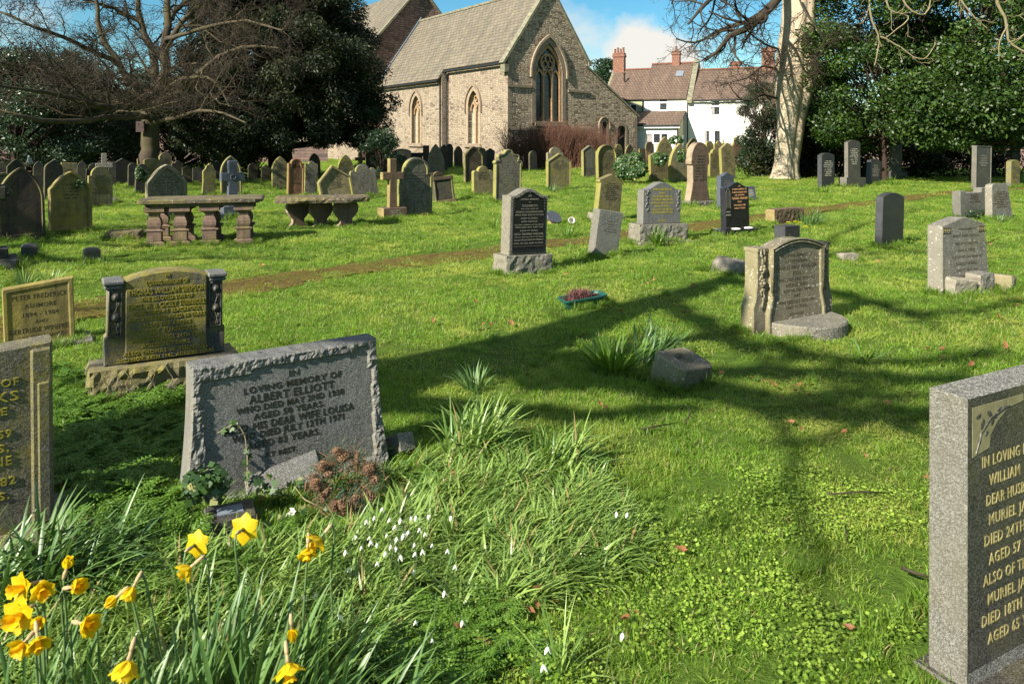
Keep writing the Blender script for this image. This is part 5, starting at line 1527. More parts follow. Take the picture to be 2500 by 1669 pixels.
# --- front right stone
a = R(28)
th, w, h = 0.115, 0.62, 0.86
FY = 2.13
fl = Vector(((2360 - HX) / F * FY, FY, 0))   # front left corner of the face
Zt = EYE + (HY - 975) / F * FY
ctr = Vector((fl.x, fl.y, 0)) + Vector((math.cos(a), math.sin(a), 0)) * (w / 2) + Vector((-math.sin(a), math.cos(a), 0)) * (th / 2)
o = bigstone('thick granite stone with gilt lettering and carved corner cut off by the right photo edge', (ctr.x, ctr.y, 0), 28, 0.2)
MB().bbox(-w / 2, w / 2, -th / 2 + 0.0015, th / 2, -0.1, Zt, 0.003).build('slab', M_['pale_granite'], o)
MB().box(-w / 2 + .003, w / 2 - .003, -th / 2, -th / 2 + 0.002, 0.06, Zt - .003).build('polished_face', M_['dark_grey_granite'], o)
FR = (('IN LOVING MEMORY OF', .0, .66, .0), ('WILLIAM', -.17, .595, .0), ('DEAR HUSBAND OF', .0, .53, .0), ('MURIEL JANE', -.08, .465, .0), ('DIED 24TH NOV. 1964', .0, .395, .0), ('AGED 57 YEARS', -.02, .335, .0), ('ALSO OF THE ABOVE', .0, .265, .0), ('MURIEL JANE', -.06, .205, .0), ('DIED 18TH MAY 1976', .0, .135, .0), ('AGED 65 YEARS', -.02, .075, .0))
ls = []
xs_ = (-.235, -.20, -.213, -.20, -.222, -.20, -.228, -.205, -.235, -.205)
for (t, cx, zf, _), xl_ in zip(FR, xs_):
    v, f, w0 = glyphs(t, 0.5, 0.0)
    hh = 0.034
    wid = len(t) * 0.0232
    ls.append((t, xl_ + wid / 2, Zt - 0.84 * (0.86 - zf) , hh, wid))
ls = [(t, x, Zt - 0.215 - i * 0.0585, hh, wd) for i, (t, x, z, hh, wd) in enumerate(ls)]
inscription(o, ls, -th / 2, T_GOLD, 0.0012, 0.004)
b = MB()
y = -th / 2
b.prism([(-w * .46, Zt - .175), (-w * .46, Zt - .03), (-.02, Zt - .03), (-.02, Zt - .05), (-.10, Zt - .058), (-.16, Zt - .09), (-.195, Zt - .125), (-.20, Zt - .16)], y - 0.0012, y + 0.001)
b.prism([(.012, Zt - .05), (.012, Zt - .14), (.032, Zt - .14), (.032, Zt - .05)], y - 0.0012, y + .001)
pc = b.build('carving', plain('olive_carving', (0.21, 0.19, 0.10), 0.8, 0.3, 0.15, 30), o)
b = MB()
for (x, z, ln, an) in ((-.255, -.06, .028, .3), (-.235, -.085, .035, 1.2), (-.25, -.13, .03, 1.3), (-.20, -.06, .03, -.5), (-.185, -.085, .03, 1.1), (-.15, -.058, .03, .5), (-.215, -.115, .022, .9), (-.12, -.055, .022, .2), (-.17, -.075, .02, 0.1), (-.265, -.155, .016, 1.2)):
    M = Matrix.Translation((x, y - .0015, Zt + z)) @ Matrix.Rotation(-an, 4, 'Y')
    b.ball((0, 0, 0), ln / 2, 0.0012, ln * .26, 8, 4, M)
b.tube([(-.27, y - .002, Zt - .165), (-.245, y - .002, Zt - .11), (-.20, y - .002, Zt - .075), (-.10, y - .002, Zt - .05)], 0.0022, 5)
b.box(.014, .03, y - .003, y, Zt - .10, Zt - .035); b.box(.004, .04, y - .003, y, Zt - .062, Zt - .052)
b.build('leaf_relief', M_['dark_grey_granite'], pc)
b = MB(); b.bbox(-w * .54, w * .6, -0.30, 0.10, -0.1, 0.015, 0.01); b.build('base', M_['dark_grey_granite'], o)
FOOT.append((ctr.x, ctr.y - .07, a, w * .6, .25))
# --- stone with roses and moulded top, with semicircular base
X, Y, g, w, h = size_of(1811, 2036, 579, 800, 0.14, 29)
o = bigstone('brown white speckled stone with carved roses, moulded arched top and rounded step', (X, Y, g), 29, 0)
th = 0.14
cw = w * .64
half = [(-w / 2, -.05), (-w * .5, h * .30), (-w * .47, h * .40), (-w * .455, h * .55), (-w * .455, h * .905), (-w * .33, h * .90)]
pts = half + [(-x, z) for x, z in half[::-1]]
slab_mesh(pts, th, None, 0, 0, 0.008).build('slab', M_['speckled_brown'], o)
seg = [(x, h * (.90 + .10 * math.cos(math.pi * x / (cw * 1.08)) ** 1)) for x in np.linspace(-cw / 2, cw / 2, 19)]
low = [(-cw * .56, 0.0), (-cw * .56, h * .22), (-cw * .5, h * .40)]
pts = low + seg + [(-x, z) for x, z in low[::-1]]
ctrp = slab_mesh(pts, th + .02, 0.024, 0.014, 0.07, 0.008).build('panel', M_['speckled_brown'], o, False, (0, -0.03, 0))
b = MB()
for off, rr in ((0.0, .012), (0.024, .008)):
    tp = [(x * (1 - off), -th / 2 - .042, z - off) for x, z in [(-cw * .5, h * .45)] + seg + [(cw * .5, h * .45)]]
    b.tube(tp, rr, 6)
b.build('moulding', M_['speckled_brown'], o, True)
for s in (-1, 1):
    b = MB()
    y = -th / 2
    xc = s * w * .395
    rg_ = random.Random(8 + s)
    for zc, r_ in ((.70, .042), (.555, .040)):
        for k in range(6):
            an = k * 1.047 + rg_.random() * .4
            b.ball((xc + .55 * r_ * math.cos(an), y - .010, h * zc + .6 * r_ * math.sin(an)), r_ * .42, .014, r_ * .36, 8, 5)
        b.ball((xc, y - .022, h * zc), r_ * .42, .014, r_ * .42, 8, 5)
    for k in range(16):
        zc = (.88, .84, .80, .77, .62, .48, .45, .41, .37, .33)[k % 10]
        an = rg_.uniform(-.6, .6)
        M = Matrix.Translation((xc + rg_.uniform(-.025, .025), y - .008, h * zc)) @ Matrix.Rotation(an, 4, 'Y')
        b.ball((0, 0, 0), .010, .009, .030, 7, 5, M)
    b.tube([(xc - .01, y - .006, h * .28), (xc + .01, y - .01, h * .40), (xc, y - .01, h * .5)], .006, 5)
    b.build('carving', M_['speckled_brown'], o, True)
    b = MB(); x0, x1 = sorted((s * w * .33, s * w * .458)); b.bbox(x0, x1, -th / 2 - .008, th / 2 + .008, h * .88, h * .925, .006); b.build('shoulder_cap', M_['speckled_brown'], o)
RL = (('IN LOVING MEMORY OF', .795, .034, .60), ('A DEAR HUSBAND', .735, .034, .46), ('CHARLES WILLIAM SPENCER', .665, .040, .78), ('ROGG', .60, .040, .16), ('WHO DIED JUNE 10TH 1963', .535, .036, .70), ('AGED 65 YEARS.', .475, .034, .44), ('ALSO HIS DEAR WIFE', .415, .034, .54), ('AMY', .355, .036, .12), ('WHO DIED JULY 22ND 1994', .295, .034, .70), ('AGED 91 YEARS.', .235, .034, .44), ('REUNITED', .16, .030, .26))
inscription(o, [(t, 0, h * (z + .01), h * s, cw * k) for t, z, s, k in RL], -0.03 - (th + .02) / 2 + 0.014, T_BROWN, 0.001, 0.012)
b = MB()
n = 22
bb = [(0.40 * w * math.cos(math.pi + math.pi * i / n) + .07, -th / 2 + .02 + 0.40 * w * math.sin(math.pi + math.pi * i / n)) for i in range(n + 1)]
b.loops([[(x * .995, y, -0.05) for x, y in bb], [(x, y, .09) for x, y in bb], [(x * .98, y * .98, .105) for x, y in bb]])
st = b.build('step', M_['rough_base'], o)
FOOT.append((X + .05, Y - .1, R(29), w * .52, .2))
ROGG = (X, Y, g, w, h)
# --- pale speckled stone at the right with broken blocks
X, Y, g, w, h = size_of(2264, 2416, 530, 712, 0.17, 27)
o = bigstone('pale speckled stone with low peaked top behind broken blocks at the right', (X, Y, g), 27, 1.0, -2)
th = 0.17
pts = [(-w / 2, -.1), (-w * .47, h * .90), (-w * .04, h), (w * .04, h), (w * .44, h * .91), (w / 2, h * .3), (w / 2, -.1)]
slab_mesh(pts, th, None, 0, 0, 0.008).build('slab', M_['speckled_grey'], o)
b = MB()
for s in (-1, 1):
    xc = s * w * .38
    for zz in (.865, .80): b.box(xc - w * .085, xc + w * .085, -th / 2 - .004, -th / 2 + .002, h * zz, h * (zz + .008))
    for k in range(4):
        b.box(xc - w * .08 + k * w * .042, xc - w * .08 + k * w * .042 + .006, -th / 2 - .006, -th / 2 + .002, h * .81, h * .865)
        b.ball((xc - w * .06 + k * w * .042, -th / 2 - .002, h * .838), .007, .006, .010, 6, 4)
b.build('carving', M_['dark_sandstone'], o)
SW = (('LOVING MEMORY', .83, .03, .42), ('MARY ANN SEWELL', .74, .038, .56), ('DIED 29TH JUNE 1941', .64, .034, .48), ('AGED 65 YEARS.', .55, .034, .38), ('ALSO OF HER DEAR HUSBAND', .465, .034, .62), ('ROBERT SEWELL', .37, .040, .46), ('DIED 1ST MAY 1946', .29, .034, .44), ('AGED 70 YEARS.', .20, .034, .38))
inscription(o, [(t, w * .03, h * z, h * s, w * k) for t, z, s, k in SW], -th / 2, T_BROWN, 0.001, 0.02)
FOOT.append((X, Y, R(27), w / 2, .1))
def block(label, xl, xr, yt, yb, d, deg, mat, roll=0, pitch=0, kind='box', name='broken_block', cat='stone block', amp=.012, group=None):
    X, Y, g, w, h = size_of(xl, xr, yt, yb, d, deg)
    k = rough_block(name, w, d, h + .05, amp, M_[mat], None, (X, Y, g - .05), (R(pitch), R(roll), R(deg)), cell=0.03, seed=xl)
    FOOT.append((X, Y, R(deg), w / 2, d / 2))
    return tag(k, label, cat, group)
block('broken sloping stone fragment at the left foot of the pale speckled stone', 2292, 2380, 678, 722, .16, 20, 'chip_stone', 7, 6)
block('broken square stone block in the middle before the pale speckled stone', 2350, 2430, 664, 714, .2, 25, 'speckled_grey', -2, 0)
block('dark broken lump right of the square block by the pale speckled stone', 2424, 2476, 670, 708, .2, 35, 'speckled_brown', 6, 0)
# --- block with a round socket
X, Y, g, w, h = size_of(1596, 1722, 862, 942, 0.27, 33)
k = thing('socket_stone', 'dark stone block with a round hollow in its top, tilted in the grass', 'stone block', (X, Y + .06, g - .005), (R(15), R(4), R(38)))
bx = MB()
ring_o = [(-.155, -.125), (.155, -.125), (.155, .125), (-.155, .125)]
n = 24
def sq(i, r=1.0):
    an = 2 * math.pi * i / n
    c, s = math.cos(an), math.sin(an)
    f_ = min(.165 / max(abs(c), 1e-6), .135 / max(abs(s), 1e-6))
    return (c * f_ * r, s * f_ * r)
T_ = .19
lp = [[(*sq(i, 1.0), 0) for i in range(n)], [(*sq(i), T_ - .01) for i in range(n)], [(*sq(i, .95), T_) for i in range(n)], [(.075 * math.cos(6.283 * i / n), .065 * math.sin(6.283 * i / n), T_) for i in range(n)], [(.068 * math.cos(6.283 * i / n), .058 * math.sin(6.283 * i / n), T_ - .03) for i in range(n)]]
bx.loops(lp).build('block', M_['speckled_brown'], k)
FOOT.append((X, Y + .08, R(33), .17, .14))
# --- low stone block by the path, black vase block, boulder, kerbs and stubs
block('long low brown stone block beside the path behind small daffodils', 1868, 1964, 508, 548, .22, 32, 'brown_sandstone', 0, 0, name='kerb_block')
X, Y, g, w, h = size_of(1891, 1952, 550, 592, .2, 27)
tag(MB().bbox(-w / 2, w / 2, -.11, .11, -.05, h, .006).build('vase_block', M_['matt_black'], None, False, (X, Y, g), (0, 0, R(27))), 'square black stone flower block just behind the stone with roses', 'flower holder')
FOOT.append((X, Y, R(27), w / 2, .11))
X, Y, g, w, h = size_of(1722, 1830, 620, 668, .4, 20)
tag(rough_block('boulder', .62, .50, .27, .03, M_['boulder'], None, (X + .12, Y + .05, g - .12), (R(6), R(12), R(24)), cell=.04, seed=31, taper=.25), 'flat lichened grey boulder lying left of the stone with roses', 'boulder')
FOOT.append((X + .12, Y + .05, R(24), .28, .22))
block('flat stone showing in the turf right of the stone with roses', 2040, 2100, 618, 636, .16, 15, 'chip_stone', 0, 0, name='sunken_stone', amp=.01)
block('low sunken kerb slab left of the baluster table tomb', 258, 352, 562, 584, .35, 18, 'mossy_slab', 0, 0, name='kerb_slab')
def stub(label, xl, xr, yt, yb):
    X, Y, g, w, h = size_of(xl, xr, yt, yb, .17, 34)
    w = .19; q = MB()
    q.loops([[(-w / 2, -w / 2, -.05), (w / 2, -w / 2, -.05), (w / 2, w / 2, -.05), (-w / 2, w / 2, -.05)], [(-w / 2, -w / 2, h * .8), (w / 2, -w / 2, h * .8), (w / 2, w / 2, h * .8), (-w / 2, w / 2, h * .8)], [(-w * .36, -w * .36, h * .93), (w * .36, -w * .36, h * .93), (w * .36, w * .36, h * .93), (-w * .36, w * .36, h * .93)], [(-.02, -.02, h), (.02, -.02, h), (.02, .02, h), (-.02, .02, h)]])
    tag(q.build('corner_post', M_['dark_grey_granite'], None, False, (X, Y, g), (0, 0, R(34))), label, 'kerb post', 'granite kerb posts')
    FOOT.append((X, Y, R(34), w / 2, w / 2))
stub('short square granite kerb post at the far left edge', 51, 92, 594, 632)
stub('short square granite kerb post nearer the table tomb', 200, 248, 603, 642)
block('granite grave kerb running off the left edge', -60, 52, 634, 658, .14, 12, 'dark_grey_granite', 0, 0, name='grave_kerb', cat='grave kerb', amp=.004)
# --- crosses
def cross(label, xl, xr, yt, yb, mat, deg, th, arm_z, shaft, plinth, roll=0, ring=False, trefoil=False, txt=False, name='stone_cross'):
    X, Y, g, w, h = size_of(xl, xr, yt, yb, th, deg)
    o = thing(name, label, 'stone cross', (X, Y, g), (0, R(roll), R(deg)), 'stone crosses')
    ph = 0
    for i, (pw, phh, pd) in enumerate(plinth):
        q = MB(); q.bbox(-pw / 2, pw / 2, -pd / 2, pd / 2, ph - (.1 if i == 0 else -.001), ph + phh, .008); q.build('plinth', M_[mat], o)
        if txt and i == len(plinth) - 1: rows(o, pw * .8, ph + .02, ph + phh - .02, 4, -pd / 2, T_PALE, seed=3)
        ph += phh
    s = shaft / 2
    za = h * arm_z
    pts = [(-s * 1.15, ph + .001), (-s, za - s), (-w / 2, za - s), (-w / 2, za + s), (-s, za + s), (-s, h), (s, h), (s, za + s), (w / 2, za + s), (w / 2, za - s), (s, za - s), (s * 1.15, ph + .001)]
    slab_mesh(pts, th, None, 0, 0, .008).build('cross', M_[mat], o)
    if ring:
        q = MB(); q.ring([(.06 * math.cos(t), za + .06 * math.sin(t)) for t in np.linspace(0, 6.283, 14, endpoint=False)], [(.042 * math.cos(t), za + .042 * math.sin(t)) for t in np.linspace(0, 6.283, 14, endpoint=False)], -th / 2 - .02, -th / 2 + .001, True)
        for k in range(5): q.ball((.05 * math.cos(k * 1.26), -th / 2 - .012, za + .05 * math.sin(k * 1.26)), .02, .014, .018, 6, 4)
        q.build('wreath_carving', M_[mat], o, True)
    if trefoil:
        q = MB()
        for sx in (-1, 1):
            for dx, dz in ((0, .06), (0, -.06), (.05, 0)): q.ball((sx * (w / 2 + dx - .02), 0, za + dz), .05, th / 2, .05, 10, 6)
        q.build('trefoil', M_[mat], o, True)
    FOOT.append((X, Y, R(deg), plinth[0][0] / 2 if plinth else .1, plinth[0][2] / 2 if plinth else .1))
    return o
cross('pale grey granite cross with a carved wreath behind the table tomb', 536, 598, 392, 535, 'blue_slate', 36, .13, .72, .17, [(.62, .14, .4), (.42, .14, .3)], ring=True).children
cross('small light stone cross on a tapering plinth beyond the left stones', 233, 275, 374, 498, 'speckled_grey', 30, .10, .76, .12, [(.62, .16, .45), (.40, .26, .3)])
cross('plain brown stone cross on a block plinth with white lettering', 928, 986, 387, 532, 'brown_sandstone', 33, .14, .71, .15, [(.52, .22, .34)], txt=True)
cross('weathered small cross half hidden in shade right of the wavy topped stone', 866, 892, 371, 440, 'dark_sandstone', 33, .12, .75, .14, [(.4, .12, .3)])
cross('dark stone cross with round arm ends cut off by the left edge', -75, 14, 400, 655, 'black_crust', 36, .13, .72, .16, [(.62, .13, .5), (.42, .12, .34)], trefoil=True)
# --- black fluted chest
X, Y, g, w, h = size_of(1056, 1113, 431, 493, .22, 24)
k = thing('chest_stone', 'low black fluted stone chest with white spots, tilted to the left', 'gravestone', (X, Y, g), (R(-6), R(-5), R(24)), 'gravestones in the churchyard')
MB().bbox(-w * .46, w * .46, -.10, .10, .06, h * .86, .008).build('slab', M_['black_crust'], k)
b = MB(); b.bbox(-w / 2, w / 2, -.14, .14, h * .862, h, .012); b.build('cap', M_['dark_sandstone'], k)
b = MB(); b.bbox(-w / 2, w / 2, -.15, .15, -.1, .058, .012); b.build('base', M_['brown_sandstone'], k)
b = MB()
for s in (-1, 1): b.lathe([(.03, .06), (.024, .1), (.03, h * .45), (.024, h * .8), (.03, h * .86)], 8, Matrix.Translation((s * w * .42, -.11, 0)))
b.build('column', M_['dark_sandstone'], k)
# --- table tombs
def baluster(b, x, y, H_, w=.25, d=.18):
    def ring(hw, hd, z): return [(x - hw, y - hd, z), (x + hw, y - hd, z), (x + hw, y + hd, z), (x - hw, y + hd, z)]
    P = [(1.15, 0), (1.15, .10), (.85, .13), (.80, .14), (.80, .36), (1.05, .39), (1.05, .42), (.62, .44), (.78, .52), (.80, .60), (.66, .70), (.50, .74), (.56, .76), (.50, .79), (.66, .84), (1.15, .88), (1.15, 1.0)]
    b.loops([ring(w / 2 * k, d / 2 * (k if k > .8 else k * 1.15), H_ * z) for k, z in P])
    for i in range(5):
        xx = x - w * .32 + i * w * .16
        b.box(xx - .006, xx + .006, y - d / 2 * .80 - .012, y - d / 2 * .80 + .001, H_ * .15, H_ * .35)
p = G(478, 597)
o = thing('table_tomb', 'table tomb with a thick mossy slab on square balusters with fluted bases', 'table tomb', (p.x, p.y + .3, p.z), (0, 0, R(16)), 'table tombs')
Hh = .60
for yy in (-.30, .34):
    for xx in (-.66, -.30, .12, .62):
        b = MB(); baluster(b, xx, yy, Hh); b.build('baluster', M_['pink_sandstone'], o)
L1, D1 = .90, .46
b = MB()
def rr(hx, hy, z, c=.10): return [(-hx + c, -hy, z), (hx - c, -hy, z), (hx, -hy + c, z), (hx, hy - c, z), (hx - c, hy, z), (-hx + c, hy, z), (-hx, hy - c, z), (-hx, -hy + c, z)]
b.loops([rr(L1 * .86, D1 * .86, Hh + .001), rr(L1 * .90, D1 * .9, Hh + .03), rr(L1, D1, Hh + .055), rr(L1, D1, Hh + .095), rr(L1 * .97, D1 * .96, Hh + .11)])
b.build('table_top', M_['mossy_slab'], o)
FOOT.append((o.location.x, o.location.y, R(16), .8, .45))
p = G(778, 556)
o = thing('table_tomb', 'table tomb with a rough rounded slab on three scroll shaped legs', 'table tomb', (p.x, p.y + .3, p.z), (0, 0, R(14)), 'table tombs')
Hh = .46
S_ = [(-.16, 0), (-.11, .06), (-.11, .13), (-.16, .19), (-.21, .26), (-.225, .35), (-.20, .42), (-.18, .46)]
for xx in (-.46, -.04, .40):
    b = MB()
    b.prism(S_ + [(-x * (1.15 if xx > .3 else 1), z) for x, z in S_[::-1]], -.055, .055, Matrix.Translation((xx, 0.02 - xx * .3, 0)) @ Matrix.Rotation(R(24), 4, 'Z'))
    b.build('leg', M_['rose_sandstone'], o)
k = rough_block('table_top', 1.72, .90, .10, .028, M_['mossy_slab'], o, (0, 0, Hh + .002), cell=.06, seed=77)
for v in k.data.vertices:
    u_, v_ = v.co.x / .86, v.co.y / .45
    s_ = 1 - .10 * abs(u_) ** 3 * abs(v_) ** 2 - .04 * abs(u_) ** 2
    v.co.y *= 1 - .30 * max(0, abs(u_) - .55) / .45
FOOT.append((o.location.x, o.location.y, R(14), .7, .4))
X, Y, g, w, h = size_of(1809, 1859, 360, 391, .8, 12)
o = thing('table_tomb', 'far table tomb with thin flat top left of the beech trunk', 'table tomb', (X, Y, g), (0, 0, R(12)), 'table tombs')
MB().bbox(-w * .5, w * .5, -.4, .4, h * .86, h, .01).build('table_top', M_['mossy_slab'], o)
MB().box(-w * .46, w * .3, -.3, .3, -.1, h * .859).build('chest', M_['rose_sandstone'], o)
MB().lathe([(.10, -.1), (.10, h * .1), (.06, h * .2), (.08, h * .5), (.05, h * .75), (.1, h * .859)], 8, Matrix.Translation((w * .42, -.3, 0))).build('baluster', M_['tan_sandstone'], o)
X, Y, g, w, h = size_of(997, 1034, 373, 425, .8, 12)
o = thing('table_tomb', 'dark flat topped tomb in shade behind the round headed stone', 'table tomb', (X, Y, g), (0, 0, R(12)), 'table tombs')
MB().bbox(-w * .5, w * .5, -.4, .4, h * .86, h, .01).build('table_top', M_['black_crust'], o)
MB().box(-w * .44, w * .44, -.3, .3, -.1, h * .859).build('chest', M_['dark_sandstone'], o)
# --- oval slab and pot
p = G(1352, 548)
k = thing('oval_plaque', 'tilted oval slate plaque on a sandstone stub in the lawn', 'plaque', (p.x, p.y, p.z), (R(-38), R(18), R(20)))
MB().lathe([(.005, -.02), (.165, -.02), (.17, -.01), (.17, .012), (.162, .02), (.005, .02)], 28, Matrix.Translation((-.01, -.02, .16)) @ Matrix.Rotation(R(90), 4, 'X'), 1, .78).build('slate', M_['blue_slate'], k)
MB().bbox(-.07, .09, .0, .12, -.08, .12, .01).build('stub', M_['tan_sandstone'], k)
p = G(1391, 548)
tag(MB().lathe([(.001, 0), (.045, 0), (.06, .12), (.066, .12), (.066, .135), (.058, .135), (.05, .03), (.001, .02)], 20).build('flower_pot', M_['white_ceramic'], None, True, (p.x, p.y, p.z + .05), (R(70), R(10), R(10))), 'small white pot lying on its side beside the oval plaque', 'flower pot')
# --- planter with heather
p = G(1424, 748)
k = thing('planter', 'green plastic trough planter sunk in the lawn', 'planter', (p.x, p.y + .05, p.z - .035), (R(3), R(-4), R(24)))
def rrect(hx, hy, z, c=.03): return [(-hx + c, -hy, z), (hx - c, -hy, z), (hx - .3 * c, -hy + .3 * c, z), (hx, -hy + c, z), (hx, hy - c, z), (hx - c, hy, z), (-hx + c, hy, z), (-hx, hy - c, z), (-hx, -hy + c, z), (-hx + .3 * c, -hy + .3 * c, z)]
MB().loops([rrect(.19, .065, 0), rrect(.215, .085, .115), rrect(.232, .10, .116), rrect(.232, .10, .13), rrect(.215, .085, .13), rrect(.205, .08, .10)]).build('trough', M_['green_plastic'], k)
MB().loops([rrect(.205, .08, .101), rrect(.20, .075, .108)]).build('soil', M_['peat'], k)
n = 420
base = np.stack([rng.normal(-.04, .06, n), rng.normal(0, .03, n), np.full(n, .105)], 1)
V, Fc = leaf_batch(base, rng.uniform(0, 6.28, n), rng.uniform(0, .6, n), rng.uniform(-.2, .5, n), rng.uniform(.05, .13, n), .006, 3)
hp = tag(new('heather', np_mesh('heather', V, Fc), None, M_['heather']), 'dead reddish heather growing in the green trough planter', 'plant')
hp.location = k.location; hp.rotation_euler = k.rotation_euler
FOOT.append((p.x, p.y + .05, R(24), .22, .09))
# --- pine cone wreath
p = G(838, 1232)
WX, WY = p.x, p.y + .03
FOOT.append((WX, WY - .05, R(20), .17, .17))
k = thing('wreath', 'dried brown pine cone wreath with dark needles on the rocky bordered grave', 'wreath', (WX, WY, .07), (R(30), R(-4), R(20)))
k.scale = (.92, .92, .92)
n = 26
for i in range(n):
    an = 2 * math.pi * i / n + random.uniform(-.1, .1)
    r_ = .125 + random.uniform(-.02, .02)
    c = Vector((r_ * math.cos(an), r_ * 1.05 * math.sin(an), random.uniform(0, .035)))
    M = Matrix.Translation(c) @ Matrix.Rotation(random.uniform(0, 6.28), 4, 'Z') @ Matrix.Rotation(random.uniform(.3, 1.5), 4, 'X')
    b = MB(); Lc = random.uniform(.045, .065)
    b.lathe([(.002, 0), (.012, .004), (.017, .4 * Lc), (.010, .8 * Lc), (.002, Lc)], 7, M)
    for q_ in range(44):
        t = (q_ + .5) / 44; aa = q_ * 2.4; rr_ = .019 * math.sin(math.pi * (.15 + .8 * t)) + .003
        P0 = Vector((rr_ * math.cos(aa), rr_ * math.sin(aa), t * Lc)); dd = Vector((math.cos(aa), math.sin(aa), .9)).normalized()
        sd = Vector((-math.sin(aa), math.cos(aa), 0)) * .0055
        b.add([tuple(M @ (P0 - sd)), tuple(M @ (P0 + sd)), tuple(M @ (P0 + sd * .8 + dd * .007)), tuple(M @ (P0 - sd * .8 + dd * .007))], [(0, 1, 2, 3)])
    b.build('pine_cone', M_['cone_scale'], k)
n = 1100
an = rng.uniform(0, 6.28, n); r_ = rng.normal(.125, .035, n)
base = np.stack([r_ * np.cos(an), r_ * 1.05 * np.sin(an), rng.uniform(0, .03, n)], 1)
V, Fc = leaf_batch(base, rng.uniform(0, 6.28, n), rng.uniform(.5, 1.5, n), .2, rng.uniform(.035, .075, n), .0022, 2)
new('needles', np_mesh('needles', V, Fc), k, M_['pine_needle'])
n = 700
base = np.stack([r_[:n] * np.cos(an[:n]), r_[:n] * np.sin(an[:n]), rng.uniform(0, .03, n)], 1)
V, Fc = leaf_batch(base, rng.uniform(0, 6.28, n), rng.uniform(.6, 1.6, n), .2, rng.uniform(.02, .05, n), .003, 2)
new('dry_twigs', np_mesh('dry_twigs', V, Fc), k, M_['dead_leaf'])
# --- pigeon
p = G(66, 585)
tip = Vector(((67 - HX) / F * 11.9, 11.95, EYE + (HY - 408) / F * 11.9 - .005))
k = thing('pigeon', 'pale grey pigeon perched on the tip of the huge dark brown stone', 'bird', tip, (0, 0, R(-62)))
k.scale = (.8, .8, .8)
b = MB()
def bird(b):
    L = []
    for t, r_, zc, yc in ((-.19, .006, .055, 0), (-.13, .022, .06, 0), (-.07, .045, .085, 0), (0, .058, .11, 0), (.05, .052, .135, 0), (.08, .034, .17, 0), (.092, .026, .195, 0), (.105, .027, .215, 0), (.122, .018, .222, 0), (.13, .006, .22, 0)):
        L.append([(t, yc + r_ * .8 * math.cos(q), zc + r_ * math.sin(q)) for q in np.linspace(0, 6.283, 12, endpoint=False)])
    b.loops(L)
bird(b); b.build('body', M_['pigeon_grey'], k, True)
MB().loops([[(.125, y, z) for y, z in ((-.005, .215), (.005, .215), (.005, .225), (-.005, .225))], [(.15, y * .2, .212) for y in (-.005, .005, .005, -.005)]]).build('beak', M_['beak'], k)
for s in (-1, 1):
    b = MB(); b.ball((-.03, s * .043, .10), .085, .012, .035, 12, 6); b.build('wing', M_['pigeon_grey'], k, True)
    b = MB(); b.tube([(.0, s * .018, .06), (.005, s * .018, .0)], .004, 5); b.tube([(.005, s * .018, .003), (.03, s * .018, .001)], .003, 4); b.build('leg', M_['terracotta'], k)
# --- bird box on the left tree is added with the tree
# ---------------------------------------------------------------- trees
def parts_mesh(name, parts, parent, mat, smooth=False):
    V, Fc = join(parts)
    return new(name, np_mesh(name, V, Fc, smooth), parent, mat)
def bare_tree(name, label, loc, limbs, levels, mat_limb, mat_twig, seed=1, zmin=-9, sides=(8, 5, 3, 3), group=None, trunk=None, cat='tree'):
    """limbs: list of (points, (r0,r1)) in world space; levels: dicts for grow()"""
    rg = np.random.default_rng(seed)
    o = thing(name, label, cat, loc, (0, 0, 0), group)
    off = np.array(tuple(loc))
    P, Q = [], []
    for pts, rads in limbs:
        a, b = resample(pts, rads, 14)
        # a little irregularity
        a[1:-1] += rg.normal(0, 1, (12, 3)) * b[1:-1, None] * (0.35 if b[0] < .26 else .06)
        P.append(a - off); Q.append(b)
    P, Q = np.array(P), np.array(Q)
    limb_parts = [tubes(P, Q, sides[0])]
    twig_parts = []
    for i, lv in enumerate(levels):
        lv = dict(lv)
        into = lv.pop('limb', False)
        P, Q = grow(P, Q, rg=rg, **lv)
        ok = P[:, :, 2].min(1) + off[2] > zmin
        P, Q = P[ok], Q[ok]
        if not into: Q = np.maximum(Q, .0055)
        (limb_parts if into else twig_parts).append(tubes(P, Q, sides[min(i + 1, len(sides) - 1)]))
    parts_mesh('limbs', limb_parts, o, M_[mat_limb], True)
    if twig_parts:
        parts_mesh('twigs', twig_parts, o, M_[mat_twig], True)
    return o
